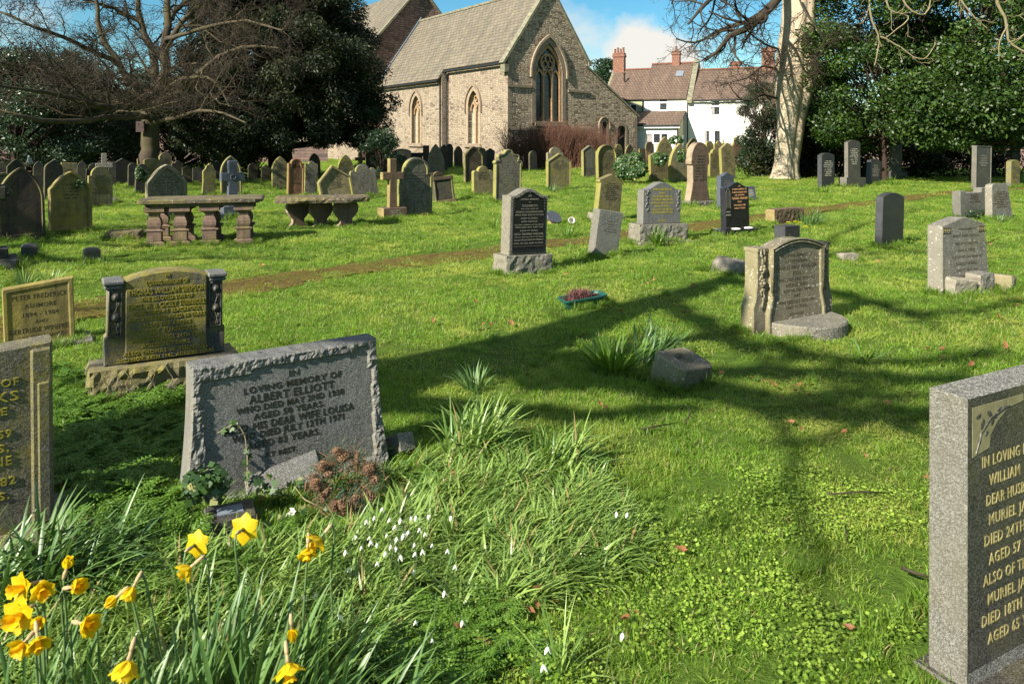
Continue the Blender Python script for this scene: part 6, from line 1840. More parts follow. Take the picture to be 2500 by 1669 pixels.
# left bare tree, standing before the yew
Yt = 28.0
tb = G(366, 452)
base = Wp(366, 448, Yt)
def P_(px, py, dy=0): return Wp(px, py, Yt + dy)
fork = P_(368, 262)
limbs = [([P_(366, 460), P_(364, 400), P_(367, 340), P_(365, 290), fork], (.36, .29)),
    ([fork, P_(400, 215), P_(408, 150), P_(402, 80), P_(408, 0), P_(425, -160, 1)], (.24, .09)),
    ([fork, P_(385, 190, 1), P_(365, 110, 1), P_(340, 40, 1), P_(330, -90, 1)], (.20, .07)),
    ([fork, P_(330, 210, -1), P_(290, 160, -1), P_(245, 80, -1), P_(230, -30, -1)], (.17, .06)),
    ([fork, P_(320, 240, -2), P_(250, 215, -3), P_(160, 190, -4), P_(60, 165, -5), P_(-60, 140, -6)], (.15, .04)),
    ([fork, P_(310, 260, -3), P_(250, 262, -5), P_(180, 236, -6), P_(110, 225, -7), P_(0, 210, -8)], (.13, .035)),
    ([P_(366, 285), P_(310, 285, -3), P_(220, 295, -6), P_(120, 300, -8), P_(60, 285, -9), P_(-20, 265, -9)], (.11, .03)),
    ([fork, P_(420, 235, -2), P_(470, 190, -3), P_(540, 130, -4), P_(620, 110, -5), P_(680, 118, -5)], (.13, .03)),
    ([P_(402, 100), P_(450, 82, -2), P_(520, 62, -3), P_(600, 48, -4), P_(690, 75, -5)], (.09, .025)),
    ([fork, P_(430, 195, -3), P_(500, 182, -4), P_(540, 215, -5), P_(560, 260, -5)], (.08, .02)),
    ([P_(404, 120), P_(450, 40, 0), P_(520, -10, 0), P_(640, -40, -1), P_(760, -10, -2)], (.12, .03)),
    ([P_(368, 300), P_(430, 290, -4), P_(480, 270, -6), P_(550, 268, -7), P_(600, 300, -7)], (.08, .02)),
    ([P_(345, 55, 1), P_(280, 20, 1), P_(200, 0, 0), P_(120, -40, 0)], (.10, .03)),
    ([P_(290, 160, -1), P_(220, 120, -2), P_(150, 90, -3), P_(70, 60, -4), P_(-20, 20, -4)], (.10, .03)),
    ([P_(404, 60), P_(460, -10, 2), P_(500, -90, 2), P_(560, -200, 3)], (.10, .04)),
    ([P_(366, 275), P_(300, 250, 3), P_(200, 240, 5), P_(90, 230, 6), P_(0, 250, 7)], (.12, .03))]
lt = bare_tree('bare_tree', 'spreading leafless tree with mossy drooping limbs at the left', base, limbs,
    [dict(m=11, ratio=.34, ang=52, grav=.01, wob=.24, k=7, rr=.38, lo=.12, limb=True), dict(m=10, ratio=.52, ang=50, grav=.0, wob=.28, k=5, rr=.5, lo=.1), dict(m=9, ratio=.62, ang=48, wob=.3, k=4, rr=.5, lo=.1)],
    'mossy_bark', 'twig_bark', 21, 2.2, (9, 5, 3, 3))
k = MB(); k.box(-.28, .02, -.50, -.40, 1.95, 2.35); k.box(-.2, -.18, -.55, -.5, 2.25, 2.27)
k.build('bird_box', M_['brown_board'], None, False, tuple(base))
o_ = bpy.data.objects['bird_box']; tag(o_, 'reddish brown nest box fixed to the trunk of the leafless tree', 'nest box')
# beech trunk at the right
def beech():
    Yb = 31.0
    c = Wp(1925, 437, Yb)
    o = thing('beech_tree', 'big pale smooth barked leafless beech with a fluted double trunk', 'tree', (c.x, c.y, gz(c.x, c.y)))
    tab = [(475, 1868, 1972), (440, 1876, 1957), (420, 1884, 1950), (395, 1890, 1950), (340, 1893, 1958), (300, 1898, 1964), (265, 1898, 1972), (235, 1894, 1982), (200, 1893, 1986), (150, 1896, 1988), (100, 1902, 1989), (60, 1908, 1989), (0, 1912, 1990), (-80, 1918, 1990), (-200, 1925, 1988), (-400, 1935, 1980)]
    n = 44
    L = []
    for py, xl, xr in tab:
        z = EYE + (HY - py) / F * Yb
        X0, X1 = (xl - HX) / F * Yb, (xr - HX) / F * Yb
        cx, r_ = (X0 + X1) / 2 - c.x, (X1 - X0) / 2
        lp = []
        for i in range(n):
            a = 2 * math.pi * i / n
            ga = -math.pi / 2 + 0.25 + .05 * math.sin(z)
            dg = abs((a - ga + math.pi) % (2 * math.pi) - math.pi)
            gr = .22 * math.exp(-(dg / .16) ** 2) * (1 if py > 60 else max(0, (py + 80) / 140))
            gr2 = .10 * math.exp(-(((a - ga + 2.2 + math.pi) % (2 * math.pi) - math.pi) / .25) ** 2) * (py > 320)
            fl = 1 + .06 * math.sin(5 * a + .7) * max(0, (py - 380) / 90) + .015 * math.sin(3 * a + z * 1.3)
            rr_ = r_ * (1 - gr - gr2) * fl
            lp.append((cx + rr_ * math.cos(a), rr_ * .95 * math.sin(a), z - (gz(c.x, c.y))))
        L.append(lp)
    t = MB().loops(L).build('trunk', M_['beech_bark'], o, True)
    off = np.array((c.x, c.y, gz(c.x, c.y)))
    W2 = lambda x, y, d=0: Wp(x, y, Yb + d)
    limbs = [([W2(1925, -60), W2(1900, 0, -1), W2(1845, 55, -2), W2(1800, 85, -2.5), W2(1772, 80, -3), W2(1768, 120, -3), W2(1720, 150, -3)], (.22, .04)),
        ([W2(1918, -30), W2(1860, 35, 1), W2(1810, 60, 1), W2(1760, 70, 2), W2(1700, 110, 2), W2(1650, 95, 2)], (.14, .03)),
        ([W2(1930, -200), W2(1850, -110), W2(1780, -40, -1), W2(1720, 10, -2), W2(1680, 60, -2)], (.20, .04)),
        ([W2(1930, -300), W2(1830, -230), W2(1740, -150, 1), W2(1660, -60, 1), W2(1640, 10, 1)], (.22, .04)),
        ([W2(1900, 120), W2(1870, 110, -2), W2(1840, 90, -3), W2(1820, 70, -4), W2(1800, 30, -4)], (.05, .02)),
        ([W2(1898, 170, 0), W2(1860, 160, -2), W2(1830, 190, -3), W2(1790, 200, -4)], (.05, .015)),
        ([W2(1896, 240, 0), W2(1860, 230, -2), W2(1830, 250, -3), W2(1800, 240, -4), W2(1775, 200, -4)], (.05, .015)),
        ([W2(1893, 300, 0), W2(1870, 300, -1), W2(1840, 290, -2), W2(1815, 275, -2)], (.04, .015)),
        ([W2(1985, 60, -.6), W2(2005, 110, -2), W2(1985, 155, -3), W2(1940, 160, -3.5), W2(1900, 165, -3)], (.035, .012)),
        ([W2(1945, -20, -1), W2(1960, 20, -2.5), W2(1985, 60, -3), W2(2018, 100, -3), W2(2010, 130, -3), W2(1985, 155, -3)], (.04, .012)),
        ([W2(1990, 90, -1.5), W2(1950, 95, -2.5), W2(1920, 130, -3), W2(1900, 155, -3), W2(1870, 190, -3)], (.03, .01)),
        ([W2(1960, -300), W2(2060, -220, -1), W2(2150, -160, -3), W2(2260, -120, -4)], (.25, .06)),
        ([W2(1960, -350), W2(1980, -600), W2(2000, -900)], (.5, .2)),
        ([W2(1940, -330), W2(1900, -600), W2(1820, -850)], (.4, .15))]
    rg = np.random.default_rng(5)
    P, Q = [], []
    for pts, rads in limbs:
        a, b = resample(pts, rads, 14); P.append(a - off); Q.append(b)
    P, Q = np.array(P), np.array(Q)
    lp_ = [tubes(P, Q, 7)]
    P1, Q1 = grow(P[:11], Q[:11], 11, .34, 45, .0, .22, 7, .5, .3, rg=rg)
    lp_.append(tubes(P1, Q1, 5))
    P2, Q2 = grow(P1, Q1, 8, .5, 45, .0, .28, 5, .55, .15, rg=rg)
    P3, Q3 = grow(P2, Q2, 5, .6, 45, .0, .3, 4, .6, .1, rg=rg)
    Q2 = np.maximum(Q2, .007); Q3 = np.maximum(Q3, .0045)
    parts_mesh('limbs', lp_, o, M_['twig_bark'], True)
    parts_mesh('twigs', [tubes(P2, Q2, 3), tubes(P3, Q3, 3)], o, M_['twig_bark'])
beech()
# drooping branches reaching in at the upper right (their tree stands outside the frame)
def droop():
    Yd = 17.0
    D = lambda x, y, d=0: Wp(x, y, Yd + d)
    src = D(2900, -500)
    limbs = [([D(2900, 480), D(2890, 200), D(2880, -100), D(2880, -500)], (.34, .2)),
        ([D(2885, -250), D(2700, -200), D(2500, -160), D(2300, -120), D(2170, -60)], (.14, .035)),
        ([D(2885, -120), D(2760, -130), D(2640, -110), D(2520, -60), D(2430, -30)], (.11, .03)),
        ([D(2170, -60), D(2120, 0), D(2130, 60), D(2150, 90), D(2135, 160)], (.034, .012)),
        ([D(2240, -90), D(2190, -40), D(2210, 20), D(2260, 45), D(2275, 0), D(2262, -40)], (.03, .012)),
        ([D(2150, 90), D(2190, 110), D(2230, 140), D(2260, 148), D(2285, 105)], (.022, .008)),
        ([D(2330, -80), D(2345, 0), D(2380, 45), D(2410, 70)], (.03, .01)),
        ([D(2430, -30), D(2440, 20), D(2460, 60), D(2455, 95), D(2500, 130), D(2560, 150)], (.04, .02)),
        ([D(2460, 60), D(2440, 100), D(2438, 150)], (.02, .008)),
        ([D(2520, -60), D(2530, 40), D(2500, 90), D(2460, 105)], (.03, .012)),
        ([D(2150, -70), D(2170, 30), D(2230, 40), D(2160, 95)], (.026, .01))]
    bare_tree('drooping_tree', 'bare pale branches drooping in over the laurel at the top right', D(2900, 480), limbs,
        [dict(m=4, ratio=.28, ang=50, grav=-.03, wob=.25, k=6, rr=.45, lo=.25), dict(m=3, ratio=.5, ang=45, grav=-.02, wob=.3, k=5, rr=.5, lo=.2)],
        'pale_branch', 'pale_branch', 9, -9, (7, 4, 3))
droop()
# tree behind the photographer on the left, whose trunk and limbs shade the lawn
ct = 1 / math.tan(R(SEL))
def back(px, py, h):
    g = G(px, py)
    return Vector((g.x + SX * h * ct, g.y + SY * h * ct, h))
def shade_tree():
    root = back(330, 1130, 0) + Vector((SX, SY, 0)) * 3.6 + Vector((0, 0, -.1))
    tr = [root, root * .5 + back(700, 1000, 3.9) * .5 + Vector((0, 0, -.2)), back(700, 1000, 3.9), back(1090, 902, 4.8), back(1300, 835, 5.6), back(1550, 755, 6.5), back(1744, 690, 7.6), back(1950, 640, 9), back(2130, 600, 10.5)]
    b1 = [back(1120, 900, 4.9), back(1300, 918, 5.1), back(1704, 950, 5.6), back(1867, 982, 6.0), back(2084, 1012, 6.3), back(2265, 1022, 6.8), back(2500, 1010, 7.4)]
    b2 = [back(1180, 868, 5.0), back(1378, 898, 5.5), back(1586, 930, 6.0), back(1733, 908, 6.6), back(1940, 912, 7.0), back(2265, 925, 7.6), back(2480, 940, 8)]
    b3 = [back(1620, 740, 6.9), back(1740, 800, 7.2), back(1853, 855, 7.5), back(2012, 878, 8), back(2247, 890, 8.6), back(2450, 860, 9)]
    b4 = [back(1744, 690, 7.6), back(1900, 700, 8), back(2050, 715, 8.3), back(2193, 767, 8.8), back(2374, 765, 9.4), back(2500, 730, 10)]
    b5 = [back(800, 980, 4.2), back(1050, 985, 4.4), back(1288, 1012, 4.8), back(1497, 1018, 5.2), back(1690, 1000, 5.8)]
    b6 = [back(1800, 985, 6.0), back(1905, 1040, 6.4), back(1935, 1140, 6.8), back(1965, 1260, 7.2), back(2010, 1400, 7.6)]
    b7 = [back(1950, 640, 9), back(2080, 560, 9.6), back(2200, 520, 10.2), back(2350, 500, 11)]
    b8 = [back(2130, 600, 10.5), back(2250, 620, 11), back(2420, 615, 12)]
    b9 = [back(1300, 835, 5.6), back(1500, 790, 6.5), back(1640, 770, 7)]
    b10 = [back(1867, 982, 6.0), back(2000, 965, 6.4), back(2280, 972, 7)]
    TRR = 1
    limbs = [(tr, (.44, .41, .39, .36, .31, .23, .14, .08, .03)), (b1, (.17, .085)), (b2, (.14, .065)), (b3, (.12, .05)), (b4, (.12, .05)), (b5, (.13, .05)), (b6, (.045, .02)), (b7, (.06, .02)), (b8, (.05, .02)), (b10, (.06, .03))]
    bare_tree('bare_tree', 'leafless tree behind the camera whose trunk throws the long shadow over the lawn', root, limbs,
        [dict(m=7, ratio=.22, ang=40, grav=.0, wob=.2, k=6, rr=.45, lo=.35), dict(m=5, ratio=.5, ang=45, wob=.25, k=5, rr=.5, lo=.2)],
        'mossy_bark', 'twig_bark', 31, -9, (9, 5, 3))
shade_tree()
def shade_tree_left():
    root = back(-420, 640, 0) + Vector((0, 0, -.1))
    limbs = [([root, back(-300, 630, 2.2), back(-160, 620, 4), back(40, 606, 6), back(260, 588, 8), back(420, 570, 9.5)], (.30, .27, .23, .17, .10, .05)),
        ([back(-100, 615, 4.8), back(120, 636, 6), back(330, 640, 7), back(560, 632, 8), back(760, 640, 9)], (.10, .04)),
        ([back(60, 604, 6.2), back(220, 560, 7), back(420, 548, 8), back(640, 555, 9), back(820, 560, 10)], (.10, .04)),
        ([back(-40, 612, 5.2), back(160, 590, 7), back(400, 606, 8.4), back(640, 596, 9.6)], (.08, .03)),
        ([back(260, 588, 8), back(460, 530, 9), back(700, 520, 10), back(950, 530, 11)], (.08, .03)),
        ([back(100, 600, 6.5), back(60, 690, 7), back(140, 760, 8), back(260, 760, 9), back(400, 740, 10)], (.06, .025)),
        ([back(-160, 620, 4), back(-100, 560, 6), back(60, 520, 8), back(250, 505, 9)], (.09, .03))]
    bare_tree('bare_tree', 'leafless tree outside the left edge that stripes the left lawn with thin shade', root, limbs,
        [dict(m=7, ratio=.25, ang=42, grav=.0, wob=.22, k=6, rr=.45, lo=.2), dict(m=4, ratio=.5, ang=45, wob=.28, k=5, rr=.5, lo=.2)],
        'mossy_bark', 'twig_bark', 33, -9, (8, 5, 3))
shade_tree_left()
# ---------------------------------------------------------------- evergreens
def clump_points(centers, radii, n, rg, shell=.55, flat=1.0):
    i = rg.integers(0, len(centers), n)
    w = radii[i] ** 2
    i = rg.choice(len(centers), n, p=radii ** 2 / np.sum(radii ** 2))
    d = unit(rg.normal(size=(n, 3)))
    r_ = radii[i] * (shell + (1 - shell) * rg.uniform(0, 1, n)) * rg.uniform(.85, 1.12, n)
    P = centers[i] + d * r_[:, None] * np.array([1, 1, flat])
    return P, d
def crown_shape(rg, n, c, rx, ry, z0, z1, prof, cr=(.5, 1.0), fill=.35):
    """clump centres over a crown whose radius follows prof(t), t=0 bottom, 1 top"""
    t = rg.uniform(0, 1, n)
    a = rg.uniform(0, 2 * np.pi, n)
    pr = np.interp(t, np.linspace(0, 1, len(prof)), prof)
    rad = pr * (1 - fill * rg.uniform(0, 1, n) ** 1.5)
    C_ = np.stack([c[0] + rx * rad * np.cos(a), c[1] + ry * rad * np.sin(a), z0 + (z1 - z0) * t], 1)
    return C_, rg.uniform(cr[0], cr[1], n)
def evergreen(name, label, loc, rx, ry, z0, z1, prof, nclump, cr, nleaf, lsize, mat, barkm, trunk_r, seed, elong=2.2, up=.3, fill=.4, cat='tree', group=None, droop_=0, hang=0.0):
    rg = np.random.default_rng(seed)
    o = thing(name, label, cat, loc, (0, 0, 0), group)
    C_, Rd = crown_shape(rg, nclump, (0, 0), rx, ry, z0, z1, prof, cr, fill)
    P, d = clump_points(C_, Rd, nleaf, rg, .5, .75)
    P[:, 2] = np.maximum(P[:, 2], .03 if z0 < .4 else z0 - .4)
    nr = unit(d * .6 + rg.normal(size=P.shape) * .7 + np.array([0, 0, up]))
    dirs = d + rg.normal(size=P.shape) * .5 + np.array([0, 0, -hang])
    V, Fc = cards(P, lsize * rg.uniform(.6, 1.3, len(P)), nr, elong, dirs, rg)
    new('crown', np_mesh('crown', V, Fc), o, M_[mat])
    # trunk and inner limbs
    k = 10
    m = min(nclump, 60)
    pts = np.empty((m, k, 3))
    for i in range(m):
        e = C_[i]
        s = np.linspace(0, 1, k)[:, None]
        st = np.array([0, 0, -.1]) + np.array([0, 0, 1]) * (z0 + (e[2] - z0) * rg.uniform(.1, .6))
        pts[i] = st * (1 - s) + e * s + np.array([0, 0, 1]) * (s * (1 - s)) * -.3
    L = [tubes(pts, np.linspace(trunk_r * .35, .02, k)[None] * np.ones((m, 1)), 5)]
    tk = np.zeros((1, k, 3)); tk[0, :, 2] = np.linspace(-.2, z1 * .92, k)
    tk[0, 1:-1, :2] = rg.normal(0, trunk_r * .15, (k - 2, 2))
    L.append(tubes(tk, np.linspace(trunk_r * 1.15, trunk_r * .15, k)[None], 10))
    parts_mesh('trunk', L, o, M_[barkm], True)
    return o
def gloc(x, y): return (x, y, gz(x, y))
# yew
Yy = 32.5
yx = (688 - HX) / F * Yy
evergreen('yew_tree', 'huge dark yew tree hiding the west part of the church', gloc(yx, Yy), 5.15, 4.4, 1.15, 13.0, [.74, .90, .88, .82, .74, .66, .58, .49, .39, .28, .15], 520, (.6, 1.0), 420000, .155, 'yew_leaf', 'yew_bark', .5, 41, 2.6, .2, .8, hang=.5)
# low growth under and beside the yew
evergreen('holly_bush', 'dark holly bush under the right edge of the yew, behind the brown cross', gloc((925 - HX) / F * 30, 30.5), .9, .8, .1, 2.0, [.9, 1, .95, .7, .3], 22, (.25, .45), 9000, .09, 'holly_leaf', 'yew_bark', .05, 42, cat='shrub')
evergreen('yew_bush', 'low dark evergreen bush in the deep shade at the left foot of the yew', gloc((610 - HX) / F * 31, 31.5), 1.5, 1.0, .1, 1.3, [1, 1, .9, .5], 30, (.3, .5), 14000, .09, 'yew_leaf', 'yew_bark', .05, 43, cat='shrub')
# evergreens at the left edge
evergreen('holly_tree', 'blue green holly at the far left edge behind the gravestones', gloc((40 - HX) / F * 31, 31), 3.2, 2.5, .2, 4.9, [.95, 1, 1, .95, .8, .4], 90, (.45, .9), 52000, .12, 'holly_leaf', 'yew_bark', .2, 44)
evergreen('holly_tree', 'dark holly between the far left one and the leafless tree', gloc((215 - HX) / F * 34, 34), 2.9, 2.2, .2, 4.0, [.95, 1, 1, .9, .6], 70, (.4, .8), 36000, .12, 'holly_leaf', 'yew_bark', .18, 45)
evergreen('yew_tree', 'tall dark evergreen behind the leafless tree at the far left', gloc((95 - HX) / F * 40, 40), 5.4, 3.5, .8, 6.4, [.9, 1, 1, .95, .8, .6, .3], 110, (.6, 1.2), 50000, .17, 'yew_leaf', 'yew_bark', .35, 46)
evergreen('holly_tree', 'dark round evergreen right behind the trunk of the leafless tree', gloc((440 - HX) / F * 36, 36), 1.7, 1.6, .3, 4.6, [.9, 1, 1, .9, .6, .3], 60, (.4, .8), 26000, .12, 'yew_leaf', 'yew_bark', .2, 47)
evergreen('yew_tree', 'dark evergreen outside the frame at the left shading the gravestones', gloc(-14.2, 7.2), 1.7, 1.7, .8, 6.2, [.8, 1, .95, .8, .5, .2], 46, (.4, .8), 9000, .16, 'yew_leaf', 'yew_bark', .25, 48)
# laurel mass at the right
evergreen('laurel_tree', 'big glossy laurel beside the beech, lit on its leaves', gloc((2175 - HX) / F * 29, 29.5), 2.7, 2.5, 1.5, 9.6, [.72, .98, 1, 1, 1.0, .98, .95, .9, .8, .6], 105, (.55, 1.15), 74000, .15, 'laurel_leaf', 'yew_bark', .10, 51, 2.0, .25)
evergreen('laurel_tree', 'glossy laurel filling the upper right corner', gloc((2420 - HX) / F * 27, 28), 3.3, 2.6, 1.6, 9.6, [.66, .95, 1, 1, 1, 1, .95, .9, .8, .6], 115, (.55, 1.2), 80000, .15, 'laurel_leaf', 'yew_bark', .16, 52, 2.0, .25)
evergreen('laurel_bush', 'low leafy laurel growth in shade behind the two tall slim stones', gloc((2240 - HX) / F * 30, 33.0), 6.2, 1.2, .1, 3.0, [1, 1, 1, .95, .9], 150, (.4, .8), 60000, .14, 'yew_leaf', 'tan_stem', .1, 53, cat='shrub')  # darker yew leaf colour stands in for the shade under the laurel crowns
evergreen('conifer', 'dark clipped conifer column left of the beech beside the white cottage', gloc((1862 - HX) / F * 45, 45), 1.35, 1.3, .1, 5.0, [.8, 1, 1, .95, .85, .55], 60, (.3, .55), 36000, .10, 'conifer_leaf', 'yew_bark', .12, 54, 3.0, .1, .25)
evergreen('conifer', 'dark round tree behind the left end of the cottages', gloc((1482 - HX) / F * 80, 80), 1.9, 1.9, 1, 10.2, [.6, .8, 1, 1, .9, .6], 50, (.7, 1.1), 14000, .3, 'conifer_leaf', 'yew_bark', .3, 55)
for i, (x, y, r_, h_, lab) in enumerate(((-62, 70, 7, 9, 'dark evergreen far beyond the wall at the extreme left'), (-46, 66, 6, 7, 'dark evergreen far beyond the wall left of the stone building'), (-34, 74, 6, 8, 'dark evergreen behind the dim stone building'), (36, 60, 6, 8, 'dark evergreen far behind the laurels'), (48, 52, 6, 9, 'dark evergreen at the far right beyond the wall'))):
    evergreen('far_tree', lab, gloc(x, y), r_, r_ * .8, .5, h_, [.9, 1, 1, .9, .7, .4], 50, (1, 2), 9000, .45, 'conifer_leaf', 'yew_bark', .4, 60 + i)
# ---------------------------------------------------------------- thickets
def thicket(name, label, cx, cy, rx, ry, n, h, mat, seed, w=.012, tilt=.25, cat='shrub', side=.35):
    rg = np.random.default_rng(seed)
    o = thing(name, label, cat, gloc(cx, cy))
    k = 7
    b = np.stack([rg.normal(0, rx * .5, n).clip(-rx, rx), rg.normal(0, ry * .5, n).clip(-ry, ry), np.full(n, -.05)], 1)
    d = unit(np.stack([rg.normal(0, tilt, n) + b[:, 0] / rx * .15, rg.normal(0, tilt, n), np.ones(n)], 1))
    L = h * rg.uniform(.55, 1.08, n)
    P = np.empty((n, k, 3)); P[:, 0] = b
    for i in range(1, k):
        d = unit(d + rg.normal(size=(n, 3)) * .09)
        P[:, i] = P[:, i - 1] + d * (L / (k - 1))[:, None]
    Rr = np.linspace(1, .35, k)[None] * (w * rg.uniform(.6, 1.3, n))[:, None]
    P2, R2 = grow(P, Rr, 5, side, 28, .05, .12, 4, .65, .3, rg=rg)
    parts_mesh('stems', [tubes(P, Rr, 3), tubes(P2, np.maximum(R2, w * .4), 3)], o, M_[mat])
    return o
thicket('dogwood_bush', 'large leafless thicket of dark red twigs against the church east wall', (1362 - HX) / F * 42, 42.6, 2.55, .9, 2000, 2.4, 'red_stem', 71, .014, .14)
thicket('bare_shrub', 'tan leafless shrub between the beech trunk and the laurel', (2022 - HX) / F * 33, 34, 1.15, .8, 420, 4.6, 'tan_stem', 72, .022, .16)
thicket('bare_shrub', 'small pinkish leafless shrub at the wall of the white cottage', (1815 - HX) / F * 47, 47, .9, .6, 160, 1.9, 'red_stem', 73, .014, .3)
thicket('bare_shrub', 'dry stalks below the small cottage windows', (1560 - HX) / F * 50, 50, 1.6, .5, 150, 1.0, 'tan_stem', 74, .012, .3)
# ---------------------------------------------------------------- ivy on stones
def ivy(label, c, rx, ry, rz, n, size=.07, seed=1, name='ivy', squash=.8):
    rg = np.random.default_rng(seed)
    nb = 14
    C_ = unit(rg.normal(size=(nb, 3))) * np.array([rx, ry, rz]) * .6
    Rd = rg.uniform(.30, .5, nb) * min(rx, rz)
    P, d = clump_points(C_, Rd, n, rg, .7)
    V, Fc = cards(P, size * rg.uniform(.6, 1.3, n), unit(d + rg.normal(size=P.shape) * .45 + np.array([0, -.2, .3])), 1.15, None, rg)
    return tag(new(name, np_mesh(name, V, Fc), None, M_['ivy_leaf'], c), label, 'ivy')
def at(px, py, Y): return tuple(Wp(px, py, Y))
ivy('dense mound of ivy swallowing a gravestone, sunlit at the centre', at(1540, 408, 27.8), .66, .4, .68, 6500, .085, 1)
ivy('thick ivy cap over the head of the upright stone right of the ivy mound', at(1610, 390, 27.8), .42, .28, .28, 2400, .08, 2)
ivy('round clump of ivy on top of a stone in front of the cottage', at(1650, 343, 38), .45, .35, .28, 1500, .09, 3)
ivy('trailing ivy on the right shoulder of the broad pointed stone', at(1662, 380, 27.2), .26, .16, .26, 700, .06, 4)
ivy('ivy clinging to the stone with the bright yellow edge at the left', at(346, 425, 21.5), .2, .2, .36, 1600, .06, 5)
ivy('small ivy tuft on the head of the yellow rimmed pointed stone', at(196, 450, 12.85), .10, .03, .10, 220, .035, 6)
def trail(label, pts, n, size, seed, spread=.02):
    rg = np.random.default_rng(seed)
    o = thing('ivy', label, 'ivy', pts[0])
    a, b = resample(pts, (.004, .0025), 24)
    a -= a[0]
    parts_mesh('stem', [tubes(a[None], b[None], 5)], o, M_['pale_branch'], True)
    i = rg.integers(1, 24, n)
    P = a[i] + rg.normal(0, spread, (n, 3))
    # five pointed leaves as short fans
    parts = []
    nr = unit(rg.normal(size=(n, 3)) * .45 + np.array([.2, -.8, .5]))
    for q_ in range(3):
        dirs = unit(rg.normal(size=(n, 3)))
        if q_ == 0: d0 = dirs
        ang = (0, .8, -.8)[q_]
        u = unit(d0 - nr * np.sum(d0 * nr, -1, keepdims=True)); w = np.cross(nr, u)
        dd = u * math.cos(ang) + w * math.sin(ang)
        parts.append(cards(P + dd * size * .25, size * (1 if q_ == 0 else .8), nr, 1.9, dd, rg))
    parts_mesh('leaves', parts, o, M_['ivy_leaf'])
    return o
e0 = ELL.matrix_basis
def EP(x, y, z): return tuple(e0 @ Vector((x, y, z)))
trail('ivy stem climbing the face of the rocky bordered stone', [EP(-.20, -.15, .02), EP(-.21, -.10, .12), EP(-.205, -.09, .24), EP(-.215, -.095, .34), EP(-.25, -.095, .40), EP(-.33, -.095, .37)], 16, .035, 1, .008)
trail('ivy with big pale leaves trailing along the foot of the rocky bordered stone', [EP(-.40, -.16, .02), EP(-.25, -.20, .06), EP(-.1, -.18, .07), EP(.05, -.16, .06), EP(.12, -.18, .05)], 85, .045, 2, .035)
trail('ivy straggling over the flower holder by the daffodils', [EP(-.36, -.2, .02), EP(-.3, -.3, .03), EP(-.22, -.36, .02), EP(-.05, -.42, .02)], 60, .045, 3, .035)
ivy('patch of ivy at the left corner of the rocky bordered stone', at(505, 1180, 3.0), .12, .06, .09, 240, .036, 8, squash=1)
trail('bramble stem crossing the fallen granite tablet', [EP(-.02, -.14, .08), EP(-.03, -.22, .10), EP(-.02, -.32, .08), EP(.05, -.40, .05), EP(.12, -.46, .02)], 6, .025, 4, .01)
# ---------------------------------------------------------------- ground cover (scattered copies: uncountable stuff)
def proto_set(name, meshes, mat):
    c = bpy.data.collections.new(name)
    for i, me in enumerate(meshes):
        me.materials.append(M_[mat])
        o = bpy.data.objects.new(name + '_%02d' % i, me)
        c.objects.link(o)
    return c
def scatter(name, label_cat, coll, P, rot, scl):
    P = np.asarray(P, np.float32)
    n = len(P)
    me = bpy.data.meshes.new(name)
    me.vertices.add(n)
    me.vertices.foreach_set('co', P.ravel())
    a = me.attributes.new('rot', 'FLOAT_VECTOR', 'POINT'); a.data.foreach_set('vector', np.asarray(rot, np.float32).ravel())
    a = me.attributes.new('scl', 'FLOAT_VECTOR', 'POINT'); a.data.foreach_set('vector', np.asarray(scl, np.float32).ravel())
    a = me.attributes.new('idx', 'INT', 'POINT'); a.data.foreach_set('value', rng.integers(0, 1000, n).astype(np.int32))
    o = new(name, me)
    ng = bpy.data.node_groups.new(name + '_scatter', 'GeometryNodeTree')
    ng.interface.new_socket('Geometry', in_out='INPUT', socket_type='NodeSocketGeometry')
    ng.interface.new_socket('Geometry', in_out='OUTPUT', socket_type='NodeSocketGeometry')
    nn, ll = ng.nodes, ng.links
    gi, go = nn.new('NodeGroupInput'), nn.new('NodeGroupOutput')
    ci = nn.new('GeometryNodeCollectionInfo'); ci.inputs[0].default_value = coll
    ci.inputs['Separate Children'].default_value = True; ci.inputs['Reset Children'].default_value = True
    ip = nn.new('GeometryNodeInstanceOnPoints'); ip.inputs['Pick Instance'].default_value = True
    def att(nm, ty):
        a_ = nn.new('GeometryNodeInputNamedAttribute'); a_.data_type = ty; a_.inputs['Name'].default_value = nm
        return a_.outputs['Attribute']
    e2r = nn.new('FunctionNodeEulerToRotation')
    ll.new(gi.outputs[0], ip.inputs['Points']); ll.new(ci.outputs[0], ip.inputs['Instance'])
    ll.new(att('idx', 'INT'), ip.inputs['Instance Index'])
    ll.new(att('rot', 'FLOAT_VECTOR'), e2r.inputs[0]); ll.new(e2r.outputs[0], ip.inputs['Rotation'])
    ll.new(att('scl', 'FLOAT_VECTOR'), ip.inputs['Scale'])
    ll.new(ip.outputs[0], go.inputs[0])
    o.modifiers.new('scatter', 'NODES').node_group = ng
    tag(o, kind='stuff')
    return o
def inside_poly(x, y, poly):
    r_ = np.zeros(len(x), bool)
    n = len(poly)
    for i in range(n):
        x1, y1 = poly[i]; x2, y2 = poly[(i + 1) % n]
        c = ((y1 > y) != (y2 > y)) & (x < (x2 - x1) * (y - y1) / (y2 - y1 + 1e-12) + x1)
        r_ ^= c
    return r_
def in_foot(x, y, grow_=0.0):
    m = np.zeros(len(x), bool)
    for fx, fy, a, hw, hd in FOOT:
        dx, dy = x - fx, y - fy
        u = dx * math.cos(a) + dy * math.sin(a)
        v = -dx * math.sin(a) + dy * math.cos(a)
        m |= (np.abs(u) < hw + grow_) & (np.abs(v) < hd + grow_)
    return m
